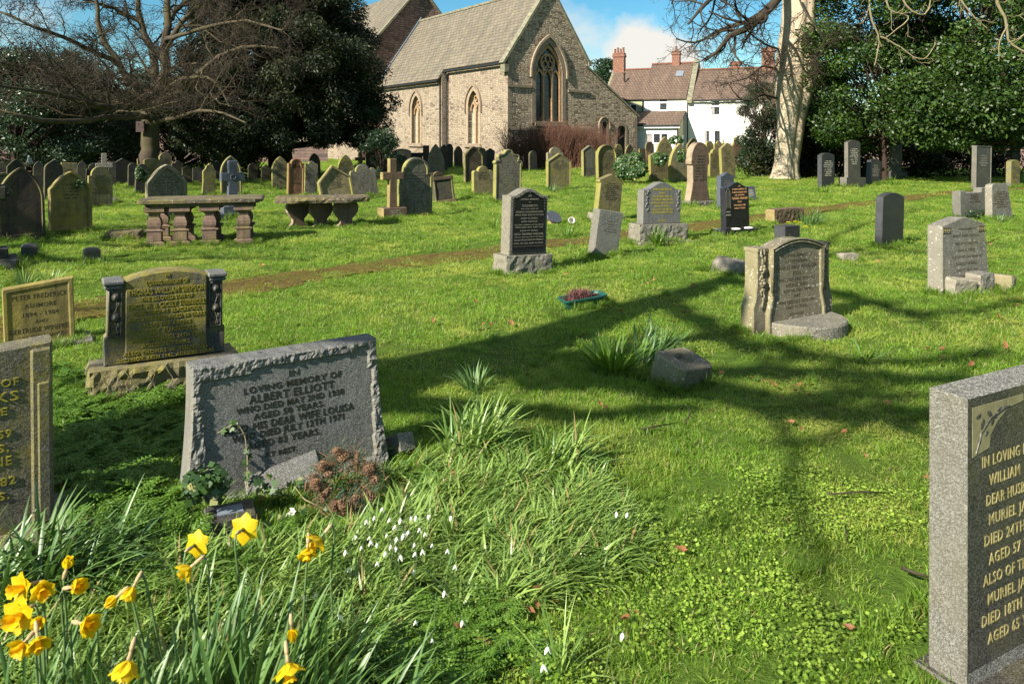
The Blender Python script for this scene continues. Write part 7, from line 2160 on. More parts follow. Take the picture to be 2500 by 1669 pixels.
def path_dist(x, y):
    d = np.full(len(x), 1e9)
    for i in range(0, len(PATHC), 3):
        d = np.minimum(d, np.hypot(x - PATHC[i, 0], y - PATHC[i, 1]))
    return d
def poly_px(pts): return [tuple(G(*p))[:2] for p in pts]
def sample_poly(poly, n, rg):
    xs, ys = [p[0] for p in poly], [p[1] for p in poly]
    ox, oy = np.empty(0), np.empty(0)
    while len(ox) < n:
        x = rg.uniform(min(xs), max(xs), n * 2); y = rg.uniform(min(ys), max(ys), n * 2)
        k = inside_poly(x, y, poly)
        ox, oy = np.concatenate([ox, x[k]]), np.concatenate([oy, y[k]])
    return ox[:n], oy[:n]
def xyz(x, y, dz=0.0): return np.stack([x, y, gza(x, y) + dz], 1)
def tuft(rg, n, rad, h, w, tilt=.5, bend=.7, seg=3):
    r_ = rad * np.sqrt(rg.uniform(0, 1, n)); a = rg.uniform(0, 6.283, n)
    b = np.stack([r_ * np.cos(a), r_ * np.sin(a), np.full(n, -.008)], 1)
    az = rg.uniform(0, 6.283, n)
    return leaf_batch(b, az, rg.uniform(0, tilt, n), rg.uniform(.1, bend, n), h * rg.uniform(.5, 1.25, n), w * rg.uniform(.6, 1.3, n), seg, rg.normal(0, .5, n))
rg = np.random.default_rng(77)
lawn = proto_set('lawn_tuft', [np_mesh('lawn_tuft', *tuft(rg, 180, .13, .036, .0026, 1.0, 1.2)) for _ in range(6)], 'grass_blades')
tall = proto_set('tall_tuft', [np_mesh('tall_tuft', *tuft(rg, 60, .05, .105, .0042, .5, 1.0, 4)) for _ in range(5)], 'tall_grass_blades')
PX, PY, SC, HG = [], [], [], []
for y0, y1, dens, s, hh in ((1.2, 5.0, 105, .95, 1.0), (5, 10, 48, 1.35, 1.0), (10, 20, 20, 1.9, .85), (20, 34, 8.5, 2.8, .75), (34, 70, 3.0, 4.5, .6)):
    A = .80 * (y1 * y1 - y0 * y0) + 3.0 * (y1 - y0)
    n = int(A * dens)
    y = np.sqrt(rg.uniform(y0 * y0, y1 * y1, n))
    x = rg.uniform(-1, 1, n) * (.80 * y + 1.5)
    PX.append(x); PY.append(y); SC.append(np.full(n, s) * rg.uniform(.8, 1.2, n)); HG.append(np.full(n, hh))
PX, PY, SC, HG = map(np.concatenate, (PX, PY, SC, HG))
pd = path_dist(PX, PY)
keep = ((pd > .32 + rg.normal(0, .11, len(PX)) + .08 * (SC > 1.5)) | ((rg.uniform(0, 1, len(PX)) < .10) & (SC < 2.3))) & ~in_foot(PX, PY, -.02)
# bare worn earth before the black panelled stone
bare = np.hypot((PX - G(1265, 668).x), (PY - G(1265, 668).y) * 1.6) < .38
keep &= ~bare | (rg.uniform(0, 1, len(PX)) < .2)
bx_, by_ = PX[keep], PY[keep]
sc, hg = SC[keep], HG[keep]
hv = .75 + .6 * np.array([noise.noise(Vector((a * .8, b * .8, 5))) for a, b in zip(bx_, by_)]) + rg.uniform(-.1, .25, len(bx_))
hv = np.clip(hv * rg.uniform(.75, 1.3, len(bx_)), .45, 1.8)
rot = np.stack([rg.normal(0, .12, len(bx_)), rg.normal(0, .12, len(bx_)), rg.uniform(0, 6.28, len(bx_))], 1)
scatter('grass', None, lawn, xyz(bx_, by_), rot, np.stack([sc, sc, sc * hg * hv], 1))
# longer grass: round every stone, and loose tufts over the lawn
ex, ey, es = [], [], []
for fx, fy, a, hw, hd in FOOT:
    dist = math.hypot(fx, fy)
    per = 4 * (hw + hd)
    n = int(min(per * (34 if dist < 8 else 22 if dist < 16 else 10), 90))
    t = rg.uniform(0, 1, n)
    side_ = rg.integers(0, 4, n)
    u = np.where(side_ == 0, -hw - .02, np.where(side_ == 1, hw + .02, (t * 2 - 1) * hw))
    v = np.where(side_ == 2, -hd - .03, np.where(side_ == 3, hd + .03, (t * 2 - 1) * hd))
    u += rg.normal(0, .02, n); v += rg.normal(0, .02, n)
    ex.append(fx + u * math.cos(a) - v * math.sin(a)); ey.append(fy + u * math.sin(a) + v * math.cos(a))
    es.append(np.full(n, (.62 if dist < 5 else .72 if dist < 9 else .95 if dist < 16 else 1.5)))
n = 3200
y = 1.6 + 22 * rg.uniform(0, 1, n) ** 1.4; x = rg.uniform(-1, 1, n) * (.8 * y + .6)
k = (path_dist(x, y) > .5) & np.array([noise.noise(Vector((a * .5, b * .5, 15))) > -.05 for a, b in zip(x, y)])
ex.append(x[k]); ey.append(y[k]); es.append(np.clip(.32 + y[k] * .05, .3, 1.4))
n = 6500
y = 1.6 + 14 * rg.uniform(0, 1, n) ** 1.2; x = rg.uniform(-1, 1, n) * (.8 * y + .6)
k = (path_dist(x, y) > .5) & np.array([noise.noise(Vector((a * 1.4, b * 1.4, 3))) > .22 for a, b in zip(x, y)])
ex.append(x[k]); ey.append(y[k]); es.append(np.clip(.28 + y[k] * .04, .25, 1.0))
ex, ey, es = map(np.concatenate, (ex, ey, es))
k = ~in_foot(ex, ey, -.01)
ex, ey, es = ex[k], ey[k], es[k] * rg.uniform(.6, 1.3, k.sum())
rot = np.stack([rg.normal(0, .2, len(ex)), rg.normal(0, .2, len(ex)), rg.uniform(0, 6.28, len(ex))], 1)
scatter('tall_grass', None, tall, xyz(ex, ey), rot, np.stack([es * 1.2, es * 1.2, es], 1))
# strap leaves of faded snowdrops
def strap_clump(rg, n, rad, L, w, tilt, bend, az0=None, azs=1.2, fold=0.0, seg=6, tmin=.05):
    r_ = rad * np.sqrt(rg.uniform(0, 1, n)); a = rg.uniform(0, 6.283, n)
    b = np.stack([r_ * np.cos(a), r_ * np.sin(a), np.full(n, -.01)], 1)
    az = a + rg.normal(0, .5, n) if az0 is None else rg.normal(az0, azs, n)
    return leaf_batch(b, az, rg.uniform(tmin, tilt, n), rg.uniform(.3, bend, n), L * rg.uniform(.6, 1.2, n), w * rg.uniform(.7, 1.2, n), seg, rg.normal(0, .25, n), None, fold)
sd = proto_set('snowdrop_clump', [np_mesh('snowdrop_clump', *strap_clump(rg, 30, .04, .16, .0078, 1.15, 1.3, -.25, 1.2, 0, 5, .25)) for _ in range(6)], 'snowdrop_leaf')
main = poly_px([(800, 1185), (930, 1120), (1060, 1140), (1240, 1120), (1440, 1180), (1530, 1270), (1560, 1350), (1500, 1420), (1330, 1470), (1130, 1500), (920, 1470), (780, 1400), (560, 1420), (380, 1420), (360, 1340), (620, 1320), (770, 1290)])
x, y = sample_poly(main, 430, rg)
x2, y2 = sample_poly(poly_px([(-120, 1400), (560, 1420), (800, 1390), (960, 1480), (900, 1780), (-120, 1780)]), 300, rg)
x, y = np.concatenate([x, x2]), np.concatenate([y, y2])
k = ~in_foot(x, y, .04); x, y = x[k], y[k]
rot = np.stack([rg.normal(0, .15, len(x)), rg.normal(0, .15, len(x)), rg.normal(0, .7, len(x))], 1)
s = rg.uniform(.75, 1.25, len(x))
scatter('snowdrop_foliage', None, sd, xyz(x, y), rot, np.stack([s, s, s * .82], 1))
# ferny leaves
def frond_clump(rg, nf, L, leaf):
    parts = []
    for i in range(nf):
        az = rg.uniform(0, 6.283); tl = rg.uniform(.3, 1.1); k = 9
        s = np.linspace(0, 1, k)
        phi = tl + .9 * s
        Ln = L * rg.uniform(.6, 1.15)
        st = np.stack([np.sin(phi) * math.cos(az), np.sin(phi) * math.sin(az), np.cos(phi)], 1) * Ln / k
        P = np.cumsum(st, 0) + rg.normal(0, .015, 3) * np.array([1, 1, 0])
        sd_ = np.array([-math.sin(az), math.cos(az), 0])
        up = np.array([0, 0, 1.0])
        pts, dr, sz = [], [], []
        for j in range(3, k):
            wd = Ln * .42 * (1 - (j - 3) / (k - 2.5))
            for sg in (-1, 1):
                for q_ in range(4):
                    f_ = (q_ + .6) / 4
                    tip = P[j] + sg * sd_ * wd * f_ + st[j] / np.linalg.norm(st[j]) * wd * .45 * f_ - up * wd * .15 * f_
                    for m in (-1, 1):
                        pts.append(tip + st[j] / np.linalg.norm(st[j]) * m * leaf * .35); dr.append(sg * sd_ + m * st[j] * 12); sz.append(leaf * (1.15 - .5 * f_))
        pts = np.array(pts); nr = np.tile(np.array([.0, 0, 1.0]), (len(pts), 1)) + rg.normal(0, .35, (len(pts), 3))
        parts.append(cards(pts, np.array(sz), nr, 1.7, np.array(dr), rg))
        parts.append(leaf_batch([(0, 0, 0)], az, tl, .9, Ln, .003, 6))
    return join(parts)
pf = proto_set('parsley_clump', [np_mesh('parsley_clump', *frond_clump(rg, 9, .14, .016)) for _ in range(5)], 'parsley_leaf')
cpx, cpy, cps = [], [], []
for poly, n, s0 in (([(120, 900), (330, 960), (440, 1000), (430, 1200), (300, 1260), (130, 1190)], 150, 1.0), ([(210, 1230), (330, 1180), (470, 1200), (520, 1260), (480, 1360), (330, 1420), (230, 1360)], 62, 1.0),
        ([(520, 1310), (760, 1310), (800, 1350), (700, 1420), (480, 1430)], 28, .7), ([(870, 1090), (940, 1070), (1010, 1130), (1060, 1200), (980, 1200), (900, 1140)], 24, .8),
        ([(1180, 1100), (1330, 1090), (1520, 1150), (1480, 1200), (1300, 1160)], 26, .7), ([(880, 1500), (1300, 1510), (1340, 1669), (850, 1700)], 60, .75), ([(330, 1400), (560, 1390), (600, 1500), (380, 1520)], 26, .9)):
    x, y = sample_poly(poly_px(poly), n, rg)
    cpx.append(x); cpy.append(y); cps.append(np.full(n, s0))
x, y, s = map(np.concatenate, (cpx, cpy, cps))
k = ~in_foot(x, y, .03); x, y, s = x[k], y[k], s[k]
s = s * rg.uniform(.7, 1.2, len(x))
rot = np.stack([rg.normal(0, .15, len(x)), rg.normal(0, .15, len(x)), rg.uniform(0, 6.28, len(x))], 1)
scatter('cow_parsley', None, pf, xyz(x, y), rot, np.stack([s, s, s], 1))
# round small leaves low in the turf, right foreground
def clover(rg, n, rad, leaf):
    a = rg.uniform(0, 6.283, n); r_ = rad * np.sqrt(rg.uniform(0, 1, n))
    P = np.stack([r_ * np.cos(a), r_ * np.sin(a), rg.uniform(.012, .045, n)], 1)
    nr = np.stack([rg.normal(0, .4, n), rg.normal(0, .4, n), np.ones(n)], 1)
    return cards(P, leaf * rg.uniform(.6, 1.2, n), nr, 1.15, None, rg)
cl = proto_set('clover_patch', [np_mesh('clover_patch', *clover(rg, 55, .09, .014)) for _ in range(4)], 'clover_leaf')
x, y = sample_poly(poly_px([(1330, 1380), (1700, 1180), (2000, 1150), (2270, 1230), (2290, 1700), (1200, 1700), (1250, 1500)]), 220, rg)
k = ~in_foot(x, y) & np.array([noise.noise(Vector((a * 1.7, b * 1.7, 2))) > -.12 for a, b in zip(x, y)])
x, y = x[k], y[k]
s = rg.uniform(.7, 1.2, len(x)); z0 = np.zeros(len(x))
scatter('clover', None, cl, xyz(x, y), np.stack([z0, z0, rg.uniform(0, 6.28, len(x))], 1), np.stack([s, s, s], 1))
# ---------------------------------------------------------------- individual plants
def plant(name, label, px, py, n, rad, L, w, tilt, bend, mat, az0=None, azs=1.2, fold=.12, seed=1, cat='plant', dy=0, group=None, tmin=.05):
    g_ = G(px, py)
    rg_ = np.random.default_rng(seed)
    V, Fc = strap_clump(rg_, n, rad, L, w, tilt, bend, az0, azs, fold, 8, tmin)
    o = new(name, np_mesh(name, V, Fc), None, M_[mat], (g_.x, g_.y + dy, g_.z))
    return tag(o, label, cat, group)
plant('daffodil_clump', 'big arching clump of pale strap leaves behind the snowdrops', 1150, 1105, 190, .13, .32, .013, .9, 1.4, 'snowdrop_leaf', 0, 1.5, .12, 1)
plant('daffodil_clump', 'sprawling clump of pale leaves right of the big arching clump', 1360, 1140, 120, .12, .27, .012, 1.1, 1.2, 'snowdrop_leaf', -.1, 1.0, .12, 2)
plant('daffodil_clump', 'grey green leaf clump with withered blooms alone on the shaded lawn', 1160, 955, 75, .05, .21, .010, .8, 1.1, 'daffodil_leaf', None, 1, .12, 3)
plant('daffodil_clump', 'bright green broad leaved clump beside the socketed stone block', 1500, 905, 90, .12, .30, .020, .8, .7, 'lush_leaf', None, 1, .14, 4)
plant('daffodil_clump', 'darker leaf clump leaning right towards the socketed stone block', 1590, 880, 90, .12, .32, .018, .9, .9, 'daffodil_leaf', .2, .7, .14, 5)
plant('daffodil_clump', 'dark green thick leaf clump in the lower left corner', 40, 1440, 130, .16, .30, .018, .7, 1.0, 'daffodil_leaf', .1, 1.4, .14, 6)
plant('daffodil_clump', 'dark leaf clump sprawling right of the one in the lower left corner', 190, 1420, 130, .14, .30, .013, 1.1, 1.3, 'daffodil_leaf', -.1, .9, .14, 7)
plant('daffodil_clump', 'tuft of pale leaves behind the square yellow brown tablet, left one', 62, 708, 34, .05, .26, .014, .9, .8, 'snowdrop_leaf', None, 1, .1, 8)
plant('daffodil_clump', 'tuft of pale leaves behind the square yellow brown tablet, right one', 128, 702, 34, .05, .26, .014, .9, .8, 'snowdrop_leaf', None, 1, .1, 9)
plant('daffodil_clump', 'green leaf tuft on the lawn below the small white pot', 1388, 580, 60, .07, .26, .012, .9, .8, 'lush_leaf', None, 1, .1, 10)
plant('daffodil_clump', 'thick leaf tuft growing before the grey stone with vine scrolls', 1606, 602, 90, .07, .33, .014, .7, 1.0, 'lush_leaf', None, 1, .1, 11)
plant('daffodil_clump', 'blue green leaf tuft right below the gabled stone by the red bush', 1350, 470, 70, .12, .36, .016, .9, .8, 'daffodil_leaf', None, 1, .1, 12)
plant('daffodil_clump', 'leaf tuft in the lawn left of the black panelled stone', 1205, 560, 40, .06, .26, .012, .9, .8, 'lush_leaf', None, 1, .1, 13)
plant('daffodil_clump', 'grassy leaf clump at the right end of the long low brown block', 1975, 548, 110, .20, .34, .014, .9, .9, 'daffodil_leaf', None, 1, .1, 14)
plant('grass_clump', 'long grass sprouting on the step of the stone with roses', 1955, 795, 110, .05, .12, .005, 1.0, .8, 'tall_grass_blades', None, 1, 0, 15, dy=.03).location.z += .08
plant('grass_clump', 'dark tuft of long grass before the socketed stone block', 1640, 952, 150, .07, .17, .005, .9, .9, 'tall_grass_blades', None, 1, 0, 16)
plant('grass_clump', 'dark grass tuft at the left foot of the stone with roses', 1835, 800, 150, .08, .17, .005, .9, .9, 'tall_grass_blades', .2, 1.2, 0, 17)
plant('lily_shoot', 'sprawling grey green shoots in the lawn below the stone with roses', 2120, 875, 16, .04, .24, .014, 1.3, .5, 'daffodil_leaf', None, 1, .1, 18, tmin=.7)
plant('daffodil_clump', 'lush leaf tuft on the lawn before the black round topped stone', 2010, 475, 60, .2, .36, .02, 1.0, .7, 'lush_leaf', None, 1, .1, 19)
plant('daffodil_clump', 'lush leaf tufts beside the small dark leaning stone', 2185, 452, 60, .3, .38, .02, 1.0, .7, 'lush_leaf', None, 1, .1, 20)
plant('daffodil_clump', 'small strap leaves at the left corner of the rocky bordered stone', 515, 1265, 16, .03, .20, .010, .6, 1.6, 'snowdrop_leaf', None, 1, .12, 22)
plant('daffodil_clump', 'narrow blue green leaves lying in the turf at the bottom centre', 1370, 1660, 26, .02, .22, .007, 1.1, .9, 'snowdrop_leaf', 1.2, 1.6, .12, 23)
plant('iris_clump', 'clump with blue flowers before the tapering inscribed stone', 2440, 545, 50, .15, .22, .01, .9, .6, 'daffodil_leaf', None, 1, .1, 24)
# wreath at the desk shaped stone and blue blooms
g_ = G(2385, 540)
rg_ = np.random.default_rng(4)
P = g_ + Vector((0, 0, .1)); Pn = np.array(tuple(P)) + rg_.normal(0, 1, (500, 3)) * np.array([.14, .05, .07])
V, Fc = cards(Pn, .06, rg_.normal(size=(500, 3)), 2.2, None, rg_)
tag(new('dark_wreath', np_mesh('dark_wreath', V, Fc), None, M_['holly_leaf']), 'dark evergreen wreath leaning on the low wide grey stone', 'wreath')
def bloom(px, py, label, mat='blue_petal', s=.05, h=.14, group='blue flowers', name='blue_flower', cat='flower'):
    g_ = G(px, py)
    rg_ = np.random.default_rng(int(px))
    o = thing(name, label, cat, g_, (0, 0, 0), group)
    n = 7
    an = np.arange(n) * 2 * np.pi / n
    V, Fc = leaf_batch(np.tile([[0, 0, h]], (n, 1)), an, 1.0, .3, s * .5, s * .38, 3)
    new('petals', np_mesh('petals', V, Fc), o, M_[mat])
    MB().tube([(0, 0, 0), (.01, 0, h * .5), (0, 0, h)], .003, 4).build('stem', M_['flower_stem'], o)
bloom(2422, 540, 'left of the two small blue flowers by the tapering inscribed stone', s=.09)
bloom(2447, 540, 'right of the two small blue flowers by the tapering inscribed stone', s=.09)
for i, (px, py, lab) in enumerate(((1925, 562, 'small yellow daffodil just above the square black flower block, left'), (1941, 560, 'small yellow daffodil above the middle of the square black flower block'), (1953, 563, 'small yellow daffodil above the right end of the square black flower block'), (1966, 574, 'small yellow daffodil standing apart right of the square black flower block'), (1295, 466, 'tiny yellow daffodil behind the black panelled stone'))):
    bloom(px, py, lab, 'petal_yellow', .10, .13, 'small distant daffodils', 'small_daffodil')
# ---------------------------------------------------------------- daffodils
def petal(L, w, open_, k=5, curl=.35, ruff=0):
    """one petal in a frame where z is the flower axis, leaning out along +x"""
    V, Fc = [], []
    s = np.linspace(0, 1, k + 1)
    x = z = 0.0
    ang = open_
    for i, t in enumerate(s):
        if i:
            a_ = ang + curl * (t - .4)
            x += L / k * math.sin(a_); z += L / k * math.cos(a_)
        ww = w * math.sin(math.pi * min(1, .12 + .88 * t) ** .85) ** .8 * .5 if t < 1 else w * .03
        for j in (-1, 0, 1):
            V.append((x - abs(j) * .0, j * ww, z + abs(j) * .003 + (j == 0) * -.001))
    for i in range(k):
        for j in range(2):
            a = i * 3 + j
            Fc.append((a, a + 1, a + 4, a + 3))
    return V, Fc
def daffodil(label, px, py, z, d, open_=1.3, s=1.0, lean=(0, 0)):
    Y = F * (EYE - z) / (py - HY)
    c = Vector(((px - HX) / F * Y, Y, z))
    d = Vector(d).normalized()
    s *= .84
    o = thing('daffodil', label, 'flower', (c.x + lean[0], Y + lean[1], 0), (0, 0, 0), 'daffodils in the left foreground')
    Rm = d.to_track_quat('Z', 'X').to_matrix().to_4x4()
    off = c - Vector(o.location)
    M = Matrix.Translation(off) @ Rm @ Matrix.Scale(s, 4)
    b = MB()
    for ring_ in (0, 1):
        for k in range(3):
            V, Fc = petal(.043, .041, open_ + random.uniform(-.12, .12) - ring_ * .08, curl=random.uniform(-.1, .6))
            Mr = M @ Matrix.Rotation(k * 2.094 + ring_ * 1.047, 4, 'Z') @ Matrix.Translation((.004, 0, -.001 * ring_))
            b.add([tuple(Mr @ Vector(v)) for v in V], Fc)
    b.build('petals', M_['petal_yellow'], o, True)
    # trumpet with frilled rim
    n = 24
    rows_ = []
    kf = min(1, max(.35, open_ / 1.2))
    for r_, zz, fr in ((.006, 0, 0), (.010 * kf, .010, 0), (.013 * kf, .024, .0), (.015 * kf, .032, .001), (.020 * kf, .038, .0022)):
        rows_.append([tuple(M @ Vector(((r_ + fr * math.sin(i * 2.1 * 2)) * math.cos(2 * math.pi * i / n), (r_ + fr * math.sin(i * 4.2)) * math.sin(2 * math.pi * i / n), zz + fr * math.cos(i * 3)))) for i in range(n)])
    MB().loops(rows_, False).build('trumpet', M_['trumpet_yellow'], o, True)
    # neck, papery spathe, stem
    back_ = off - d * .030 * s
    nb = off - d * .048 * s + Vector((0, 0, -.002))
    if d.z > .6: top = nb
    else: top = nb + Vector((-d.x, -d.y, 0)).normalized() * .010 + Vector((0, 0, -.012)) if Vector((d.x, d.y, 0)).length > .05 else nb + Vector((-.012, 0, -.01))
    b = MB(); b.tube([tuple(off - d * .002), tuple(off - d * .012 * s), tuple(back_), tuple(nb)], [.006 * s, .0042 * s, .004 * s, .003], 8)
    b.build('tube', M_['spathe'] if open_ < 1.1 else M_['flower_stem'], o, True)
    b = MB()
    Msp = Matrix.Translation(back_) @ (-d).to_track_quat('Z', 'X').to_matrix().to_4x4()
    b.lathe([(.0042, -.014), (.0062, -.004), (.0055, .008), (.0032, .018)], 8, Msp)
    b.build('spathe', M_['spathe'], o, True)
    root = Vector((0, 0, -.02))
    mid = top * .55 + Vector((random.uniform(-.012, .012), random.uniform(-.01, .01), .02))
    pts, rr = resample([root, top * .25 + Vector((0, 0, .0)), mid, top + Vector((0, 0, -.004)), (top + nb) / 2 + Vector((0, 0, .012)), nb], (.0042, .003), 14)
    b = MB(); b.tube([tuple(float(q) for q in p) for p in pts], [float(q) for q in rr], 8); b.build('stem', M_['flower_stem'], o, True)
    return o
random.seed(3)
DAFF = [
 ('open orange yellow daffodil turned left, topmost of the left bunch', 57, 1432, .36, (-.45, -.85, .15), 1.35, 1.15, (.02, .03)),
 ('daffodil turned right, close beside the topmost one of the left bunch', 103, 1436, .36, (.6, -.75, -.1), 1.15, .95, (.0, .03)),
 ('widest open daffodil facing the camera at the left edge', 50, 1499, .35, (-.1, -1, .1), 1.45, 1.3, (.03, .04)),
 ('small round daffodil trumpet below the widest open one', 96, 1516, .34, (.35, -.9, .3), .5, .8, (.0, .03)),
 ('half open daffodil facing down right in the left bunch', 92, 1556, .33, (.5, -.6, -.5), .75, 1.05, (-.01, .04)),
 ('lowest daffodil of the left bunch, facing the camera', 57, 1570, .32, (-.15, -.9, -.2), 1.0, .95, (.02, .03)),
 ('half closed daffodil with a long tan neck pointing right, upper left', 180, 1432, .37, (.85, -.35, .3), .5, 1.1, (-.04, .02)),
 ('upright yellow bud highest of the left bunch', 163, 1384, .40, (.3, -.1, .95), .12, .9, (-.03, .03)),
 ('half open daffodil with tan neck pointing right, lower of the two', 205, 1522, .33, (.9, -.4, .12), .7, 1.15, (-.05, .02)),
 ('drooping daffodil on a sharply bent stem left of centre', 325, 1433, .36, (-.35, -.4, -.8), .6, 1.0, (.09, .04)),
 ('closed yellow bud drooping to the left beside the bent daffodil', 283, 1458, .34, (-.75, -.2, -.65), .10, .9, (.11, .03)),
 ('daffodil hanging straight down at the bottom edge, left one', 314, 1612, .31, (-.12, -.35, -.9), .75, 1.3, (.05, .05)),
 ('daffodil seen from behind, left of the flower holder', 476, 1330, .38, (.2, .9, -.12), 1.3, 1.1, (.02, -.02)),
 ('daffodil with tan neck nodding left below the one seen from behind', 465, 1384, .36, (-.7, -.45, -.5), .7, 1.1, (.04, .03)),
 ('daffodil seen from behind just in front of the flower holder', 594, 1292, .37, (.1, .95, -.25), 1.35, 1.25, (-.01, -.02)),
 ('front daffodil of the nodding pair before the pine cone wreath', 751, 1338, .36, (.1, -.55, -.6), .9, 1.05, (-.03, .03)),
 ('rear daffodil of the nodding pair before the pine cone wreath', 782, 1312, .37, (-.45, -.3, -.45), 1.1, 1.25, (.03, .03)),
 ('closed yellow bud hanging straight down right of centre', 713, 1535, .31, (.12, -.1, -.95), .10, .85, (-.02, .03)),
 ('open daffodil drooping at the bottom edge, right one', 703, 1618, .29, (.25, -.45, -.75), 1.0, 1.25, (-.09, .04))]
for a in DAFF: daffodil(*a)
def fplant(label, x, y, n, rad, L, w, tilt, bend, az0, azs, seed):
    rg_ = np.random.default_rng(seed)
    V, Fc = strap_clump(rg_, n, rad, L, w, tilt, bend, az0, azs, .14, 9, .02)
    tag(new('daffodil_leaves', np_mesh('daffodil_leaves', V, Fc, True), None, M_['daffodil_leaf'], (x, y, gz(x, y))), label, 'plant', 'daffodil leaves in the left foreground')
fplant('upright blue green leaves under the left bunch of daffodils', -1.28, 2.02, 38, .10, .30, .013, .35, .5, 0, 1.5, 1)
fplant('upright blue green leaves right of the left bunch of daffodils', -1.06, 1.96, 34, .09, .29, .013, .45, .6, 0, 1.5, 2)
fplant('leaves below the bent stemmed daffodils', -.92, 1.90, 30, .08, .27, .013, .45, .6, 0, 1.3, 3)
fplant('tall leaf clump below the daffodils seen from behind', -.80, 2.02, 52, .10, .34, .014, .35, .5, .1, 1.3, 4)
fplant('tall leaf clump leaning right below the nodding pair', -.62, 2.04, 56, .10, .37, .014, .6, .6, 0, .7, 5)
fplant('leaves fanning right at the bottom below the hanging bud', -.50, 1.93, 40, .09, .34, .014, .9, .8, 0, .6, 6)
fplant('loose leaves arching right at the bottom edge near the centre', -.34, 1.88, 22, .06, .32, .013, 1.1, .8, .15, .5, 7)
# ---------------------------------------------------------------- snowdrops
def snowdrop0():
    o = thing('snowdrop', 'small white snowdrop', 'flower', (0, 0, 0), (0, 0, 0), 'snowdrops before the pine cone wreath')
    MB().tube([(0, 0, -.01), (.004, 0, .06), (.012, 0, .12), (.022, 0, .142), (.034, 0, .140), (.040, 0, .126)], [.0018, .0016, .0014, .0012, .0009, .0008], 5).build('stem', M_['flower_stem'], o, True)
    b = MB()
    for k in range(3):
        V, Fc = petal(.019, .0105, .62, 4, -.25)
        Mr = Matrix.Translation((.040, 0, .124)) @ Matrix.Rotation(math.pi, 4, 'X') @ Matrix.Rotation(k * 2.094 + .3, 4, 'Z')
        b.add([tuple(Mr @ Vector(v)) for v in V], Fc)
    b.build('petals', M_['petal_white'], o, True)
    b = MB(); b.ball((.040, 0, .127), .0030, .0030, .004, 6, 5); b.build('seed_pod', M_['flower_stem'], o, True)
    return o
s0 = snowdrop0()
cl_px = [(905, 1228), (925, 1212), (945, 1235), (952, 1255), (975, 1248), (985, 1262), (1018, 1240), (1030, 1262), (925, 1285), (955, 1290), (975, 1292), (895, 1270), (870, 1262), (880, 1290), (1040, 1268), (950, 1302), (945, 1318), (965, 1312), (990, 1280), (1012, 1290), (1010, 1325), (1034, 1328), (1090, 1310), (1095, 1240), (1045, 1225), (850, 1322), (916, 1332), (985, 1340), (1008, 1345), (910, 1300), (1058, 1285), (890, 1245), (1000, 1225), (935, 1262)]
singles = [(1498, 1235, 'half faded'), (1520, 1228, 'x'), (1010, 1465, 'y'), (1048, 1500, 'z'), (1130, 1480, ''), (840, 1475, ''), (845, 1345, ''), (1100, 1345, ''), (1085, 1420, ''), (770, 1410, ''), (735, 1425, ''), (290, 1610, ''), (215, 1640, '')]
def put(i, px, py, first=False):
    o = s0 if first else copy_tree(s0)
    zt = .165
    Y = F * (EYE - zt) / (py - HY)
    s = random.uniform(.62, .95)
    a = random.uniform(-.6, .6) if random.random() < .75 else random.uniform(0, 6.28)
    o.location = ((px - HX) / F * Y - .038 * s * math.cos(a), Y - .038 * s * math.sin(a), 0)
    o.rotation_euler = (random.uniform(-.12, .12), random.uniform(-.1, .15), a)
    o.scale = (s * 1.1, s * 1.1, s * 1.25)
    return o
for i, (px, py) in enumerate(cl_px):
    o = put(i, px, py, i == 0)
    o['label'] = 'white snowdrop in the dense patch before the pine cone wreath'
for i, (px, py, _) in enumerate(singles):
    o = put(i, px, py)
    o['label'] = 'scattered white snowdrop among strap leaves away from the dense patch'
    o['group'] = 'scattered snowdrops'
for px, py, lab in ((1495, 1515, 'lone snowdrop in the turf at the lower right of the strap leaves'), (1322, 1555, 'upper snowdrop of the pair at the bottom centre'), (1328, 1592, 'lower snowdrop of the pair at the bottom centre')):
    o = put(0, px, py); o['label'] = lab; o['group'] = 'lone snowdrops'; o.scale = (1.1, 1.1, 1.1)
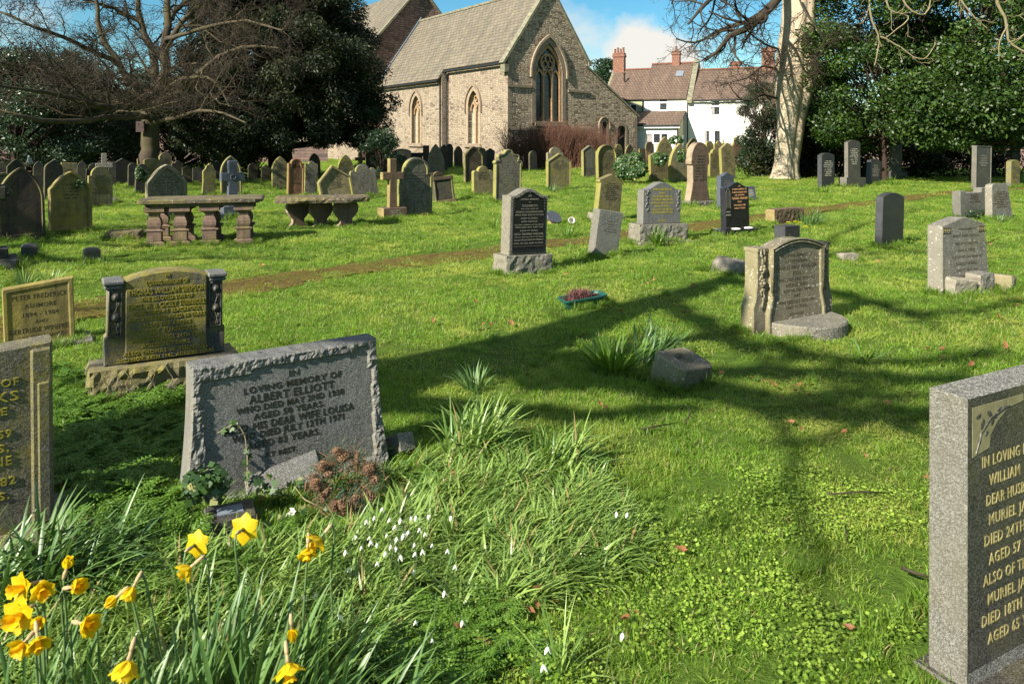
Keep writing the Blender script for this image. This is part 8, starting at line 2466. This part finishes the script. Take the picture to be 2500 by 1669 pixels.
# ---------------------------------------------------------------- fallen leaves and twigs
def leaf0():
    V = [(-.03, 0, .004), (-.012, -.013, .012), (.012, -.014, .004), (.032, 0, .014), (.012, .013, .014), (-.012, .012, .002), (0, 0, .0)]
    Fc = [(0, 1, 6), (1, 2, 6), (2, 3, 6), (3, 4, 6), (4, 5, 6), (5, 0, 6)]
    b = MB(); b.add(V, Fc)
    b.add([(.03, -.001, .013), (.05, -.001, .02), (.05, .001, .02), (.03, .001, .013)], [(0, 1, 2, 3)])
    return b.build('fallen_leaf', M_['dead_leaf'])
l0 = leaf0()
tag(l0, 'curled orange brown dead leaf lying on the lawn', 'leaf', 'fallen leaves on the lawn')
lp = [(2298, 868), (2302, 886), (2266, 865), (2294, 898), (2370, 905), (2456, 858), (2448, 790), (2484, 755), (2436, 782), (2488, 595), (2418, 603), (2410, 640), (2465, 665), (2140, 645), (2185, 648), (1880, 950), (1890, 955), (1950, 955), (1942, 968), (1865, 942), (1838, 938), (1760, 925), (1985, 955), (2165, 1002), (2220, 975), (1975, 980), (1905, 985), (1700, 965), (2060, 1075), (1955, 1065), (1930, 1045), (1620, 818), (1580, 700), (1595, 694), (1500, 745), (1515, 770), (1690, 705), (1670, 775), (1250, 800), (1180, 805), (1200, 803), (1160, 745), (1115, 707), (1225, 695), (1060, 795), (1465, 1003), (1478, 1012), (1740, 1020), (1665, 1370), (1600, 1600), (1655, 1615), (1560, 1530), (1525, 1545), (1310, 1505), (1290, 1520), (1235, 1530), (1180, 1595), (1120, 1565), (1355, 1495), (1310, 1470), (1230, 1495), (2112, 1132), (2262, 1190), (2280, 1120), (2070, 1560), (640, 655), (700, 1010), (445, 925), (155, 1210), (180, 1215), (1545, 1330), (985, 1195), (1100, 1180), (1010, 1180), (745, 1263), (640, 1240), (2240, 620), (2030, 690), (1380, 680), (1700, 650)]
random.seed(6)
for i, (px, py) in enumerate(lp):
    o = l0 if i == 0 else copy_tree(l0)
    g_ = G(px, py)
    s = random.uniform(.55, 1.0) * (1.0 if g_.y < 5 else 1.3)
    o.location = (g_.x, g_.y, g_.z + .035 + random.uniform(0, .012))
    o.rotation_euler = (random.uniform(-.7, .7), random.uniform(-.7, .7), random.uniform(0, 6.28))
    o.scale = (s, s, s)
    where = 'among the strap leaves and clover in the foreground' if py > 1250 else 'on the sunny turf left of the thick granite stone' if px > 2050 and py > 780 else 'around the broken blocks and stones at the right' if px > 2050 else 'in the striped shade below the stone with roses' if px > 1640 and py > 780 else 'on the lawn around the green planter' if px > 1000 and py < 850 else 'near the rocky bordered stone and its wreath' if px < 1200 else 'on the lawn between the leaf clumps and the socketed block'
    o['label'] = 'curled orange brown dead leaf ' + where
    o['group'] = 'fallen leaves ' + where
def twig(label, pts, r_=.004):
    w_ = [Vector(G(px, py)) + Vector((0, 0, z)) for px, py, z in pts]
    o = w_[0]
    tag(MB().tube([tuple(p - o) for p in w_], [r_] * (len(w_) - 1) + [r_ * .4], 5).build('twig', M_['twig_bark'], None, True, tuple(o)), label, 'twig', 'fallen twigs')
twig('forked dark twig standing in the lawn below the socketed stone block', [(1672, 1048, .03), (1685, 1030, .05), (1680, 1018, .06), (1660, 1010, .05)])
twig('brown twig lying left of the forked dark one', [(1565, 1060, .03), (1600, 1058, .04), (1650, 1045, .03)], .005)
twig('thin twig in the turf above the clover by the thick granite stone', [(2020, 1222, .03), (2100, 1222, .04), (2185, 1218, .03)])
twig('dark curved twig on the lawn above the thick granite stone', [(2375, 880, .03), (2400, 872, .06), (2425, 885, .03)])
twig('twig pointing at the side of the thick granite stone', [(2200, 1418, .05), (2235, 1432, .05), (2285, 1440, .04)], .006)
twig('short upright dark twig in the clover', [(2065, 1300, .03), (2066, 1345, .03)])
twig('bare bramble arching over the broken blocks', [(2300, 728, .06), (2350, 700, .20), (2380, 690, .26), (2400, 655, .3), (2440, 635, .30)], .006)
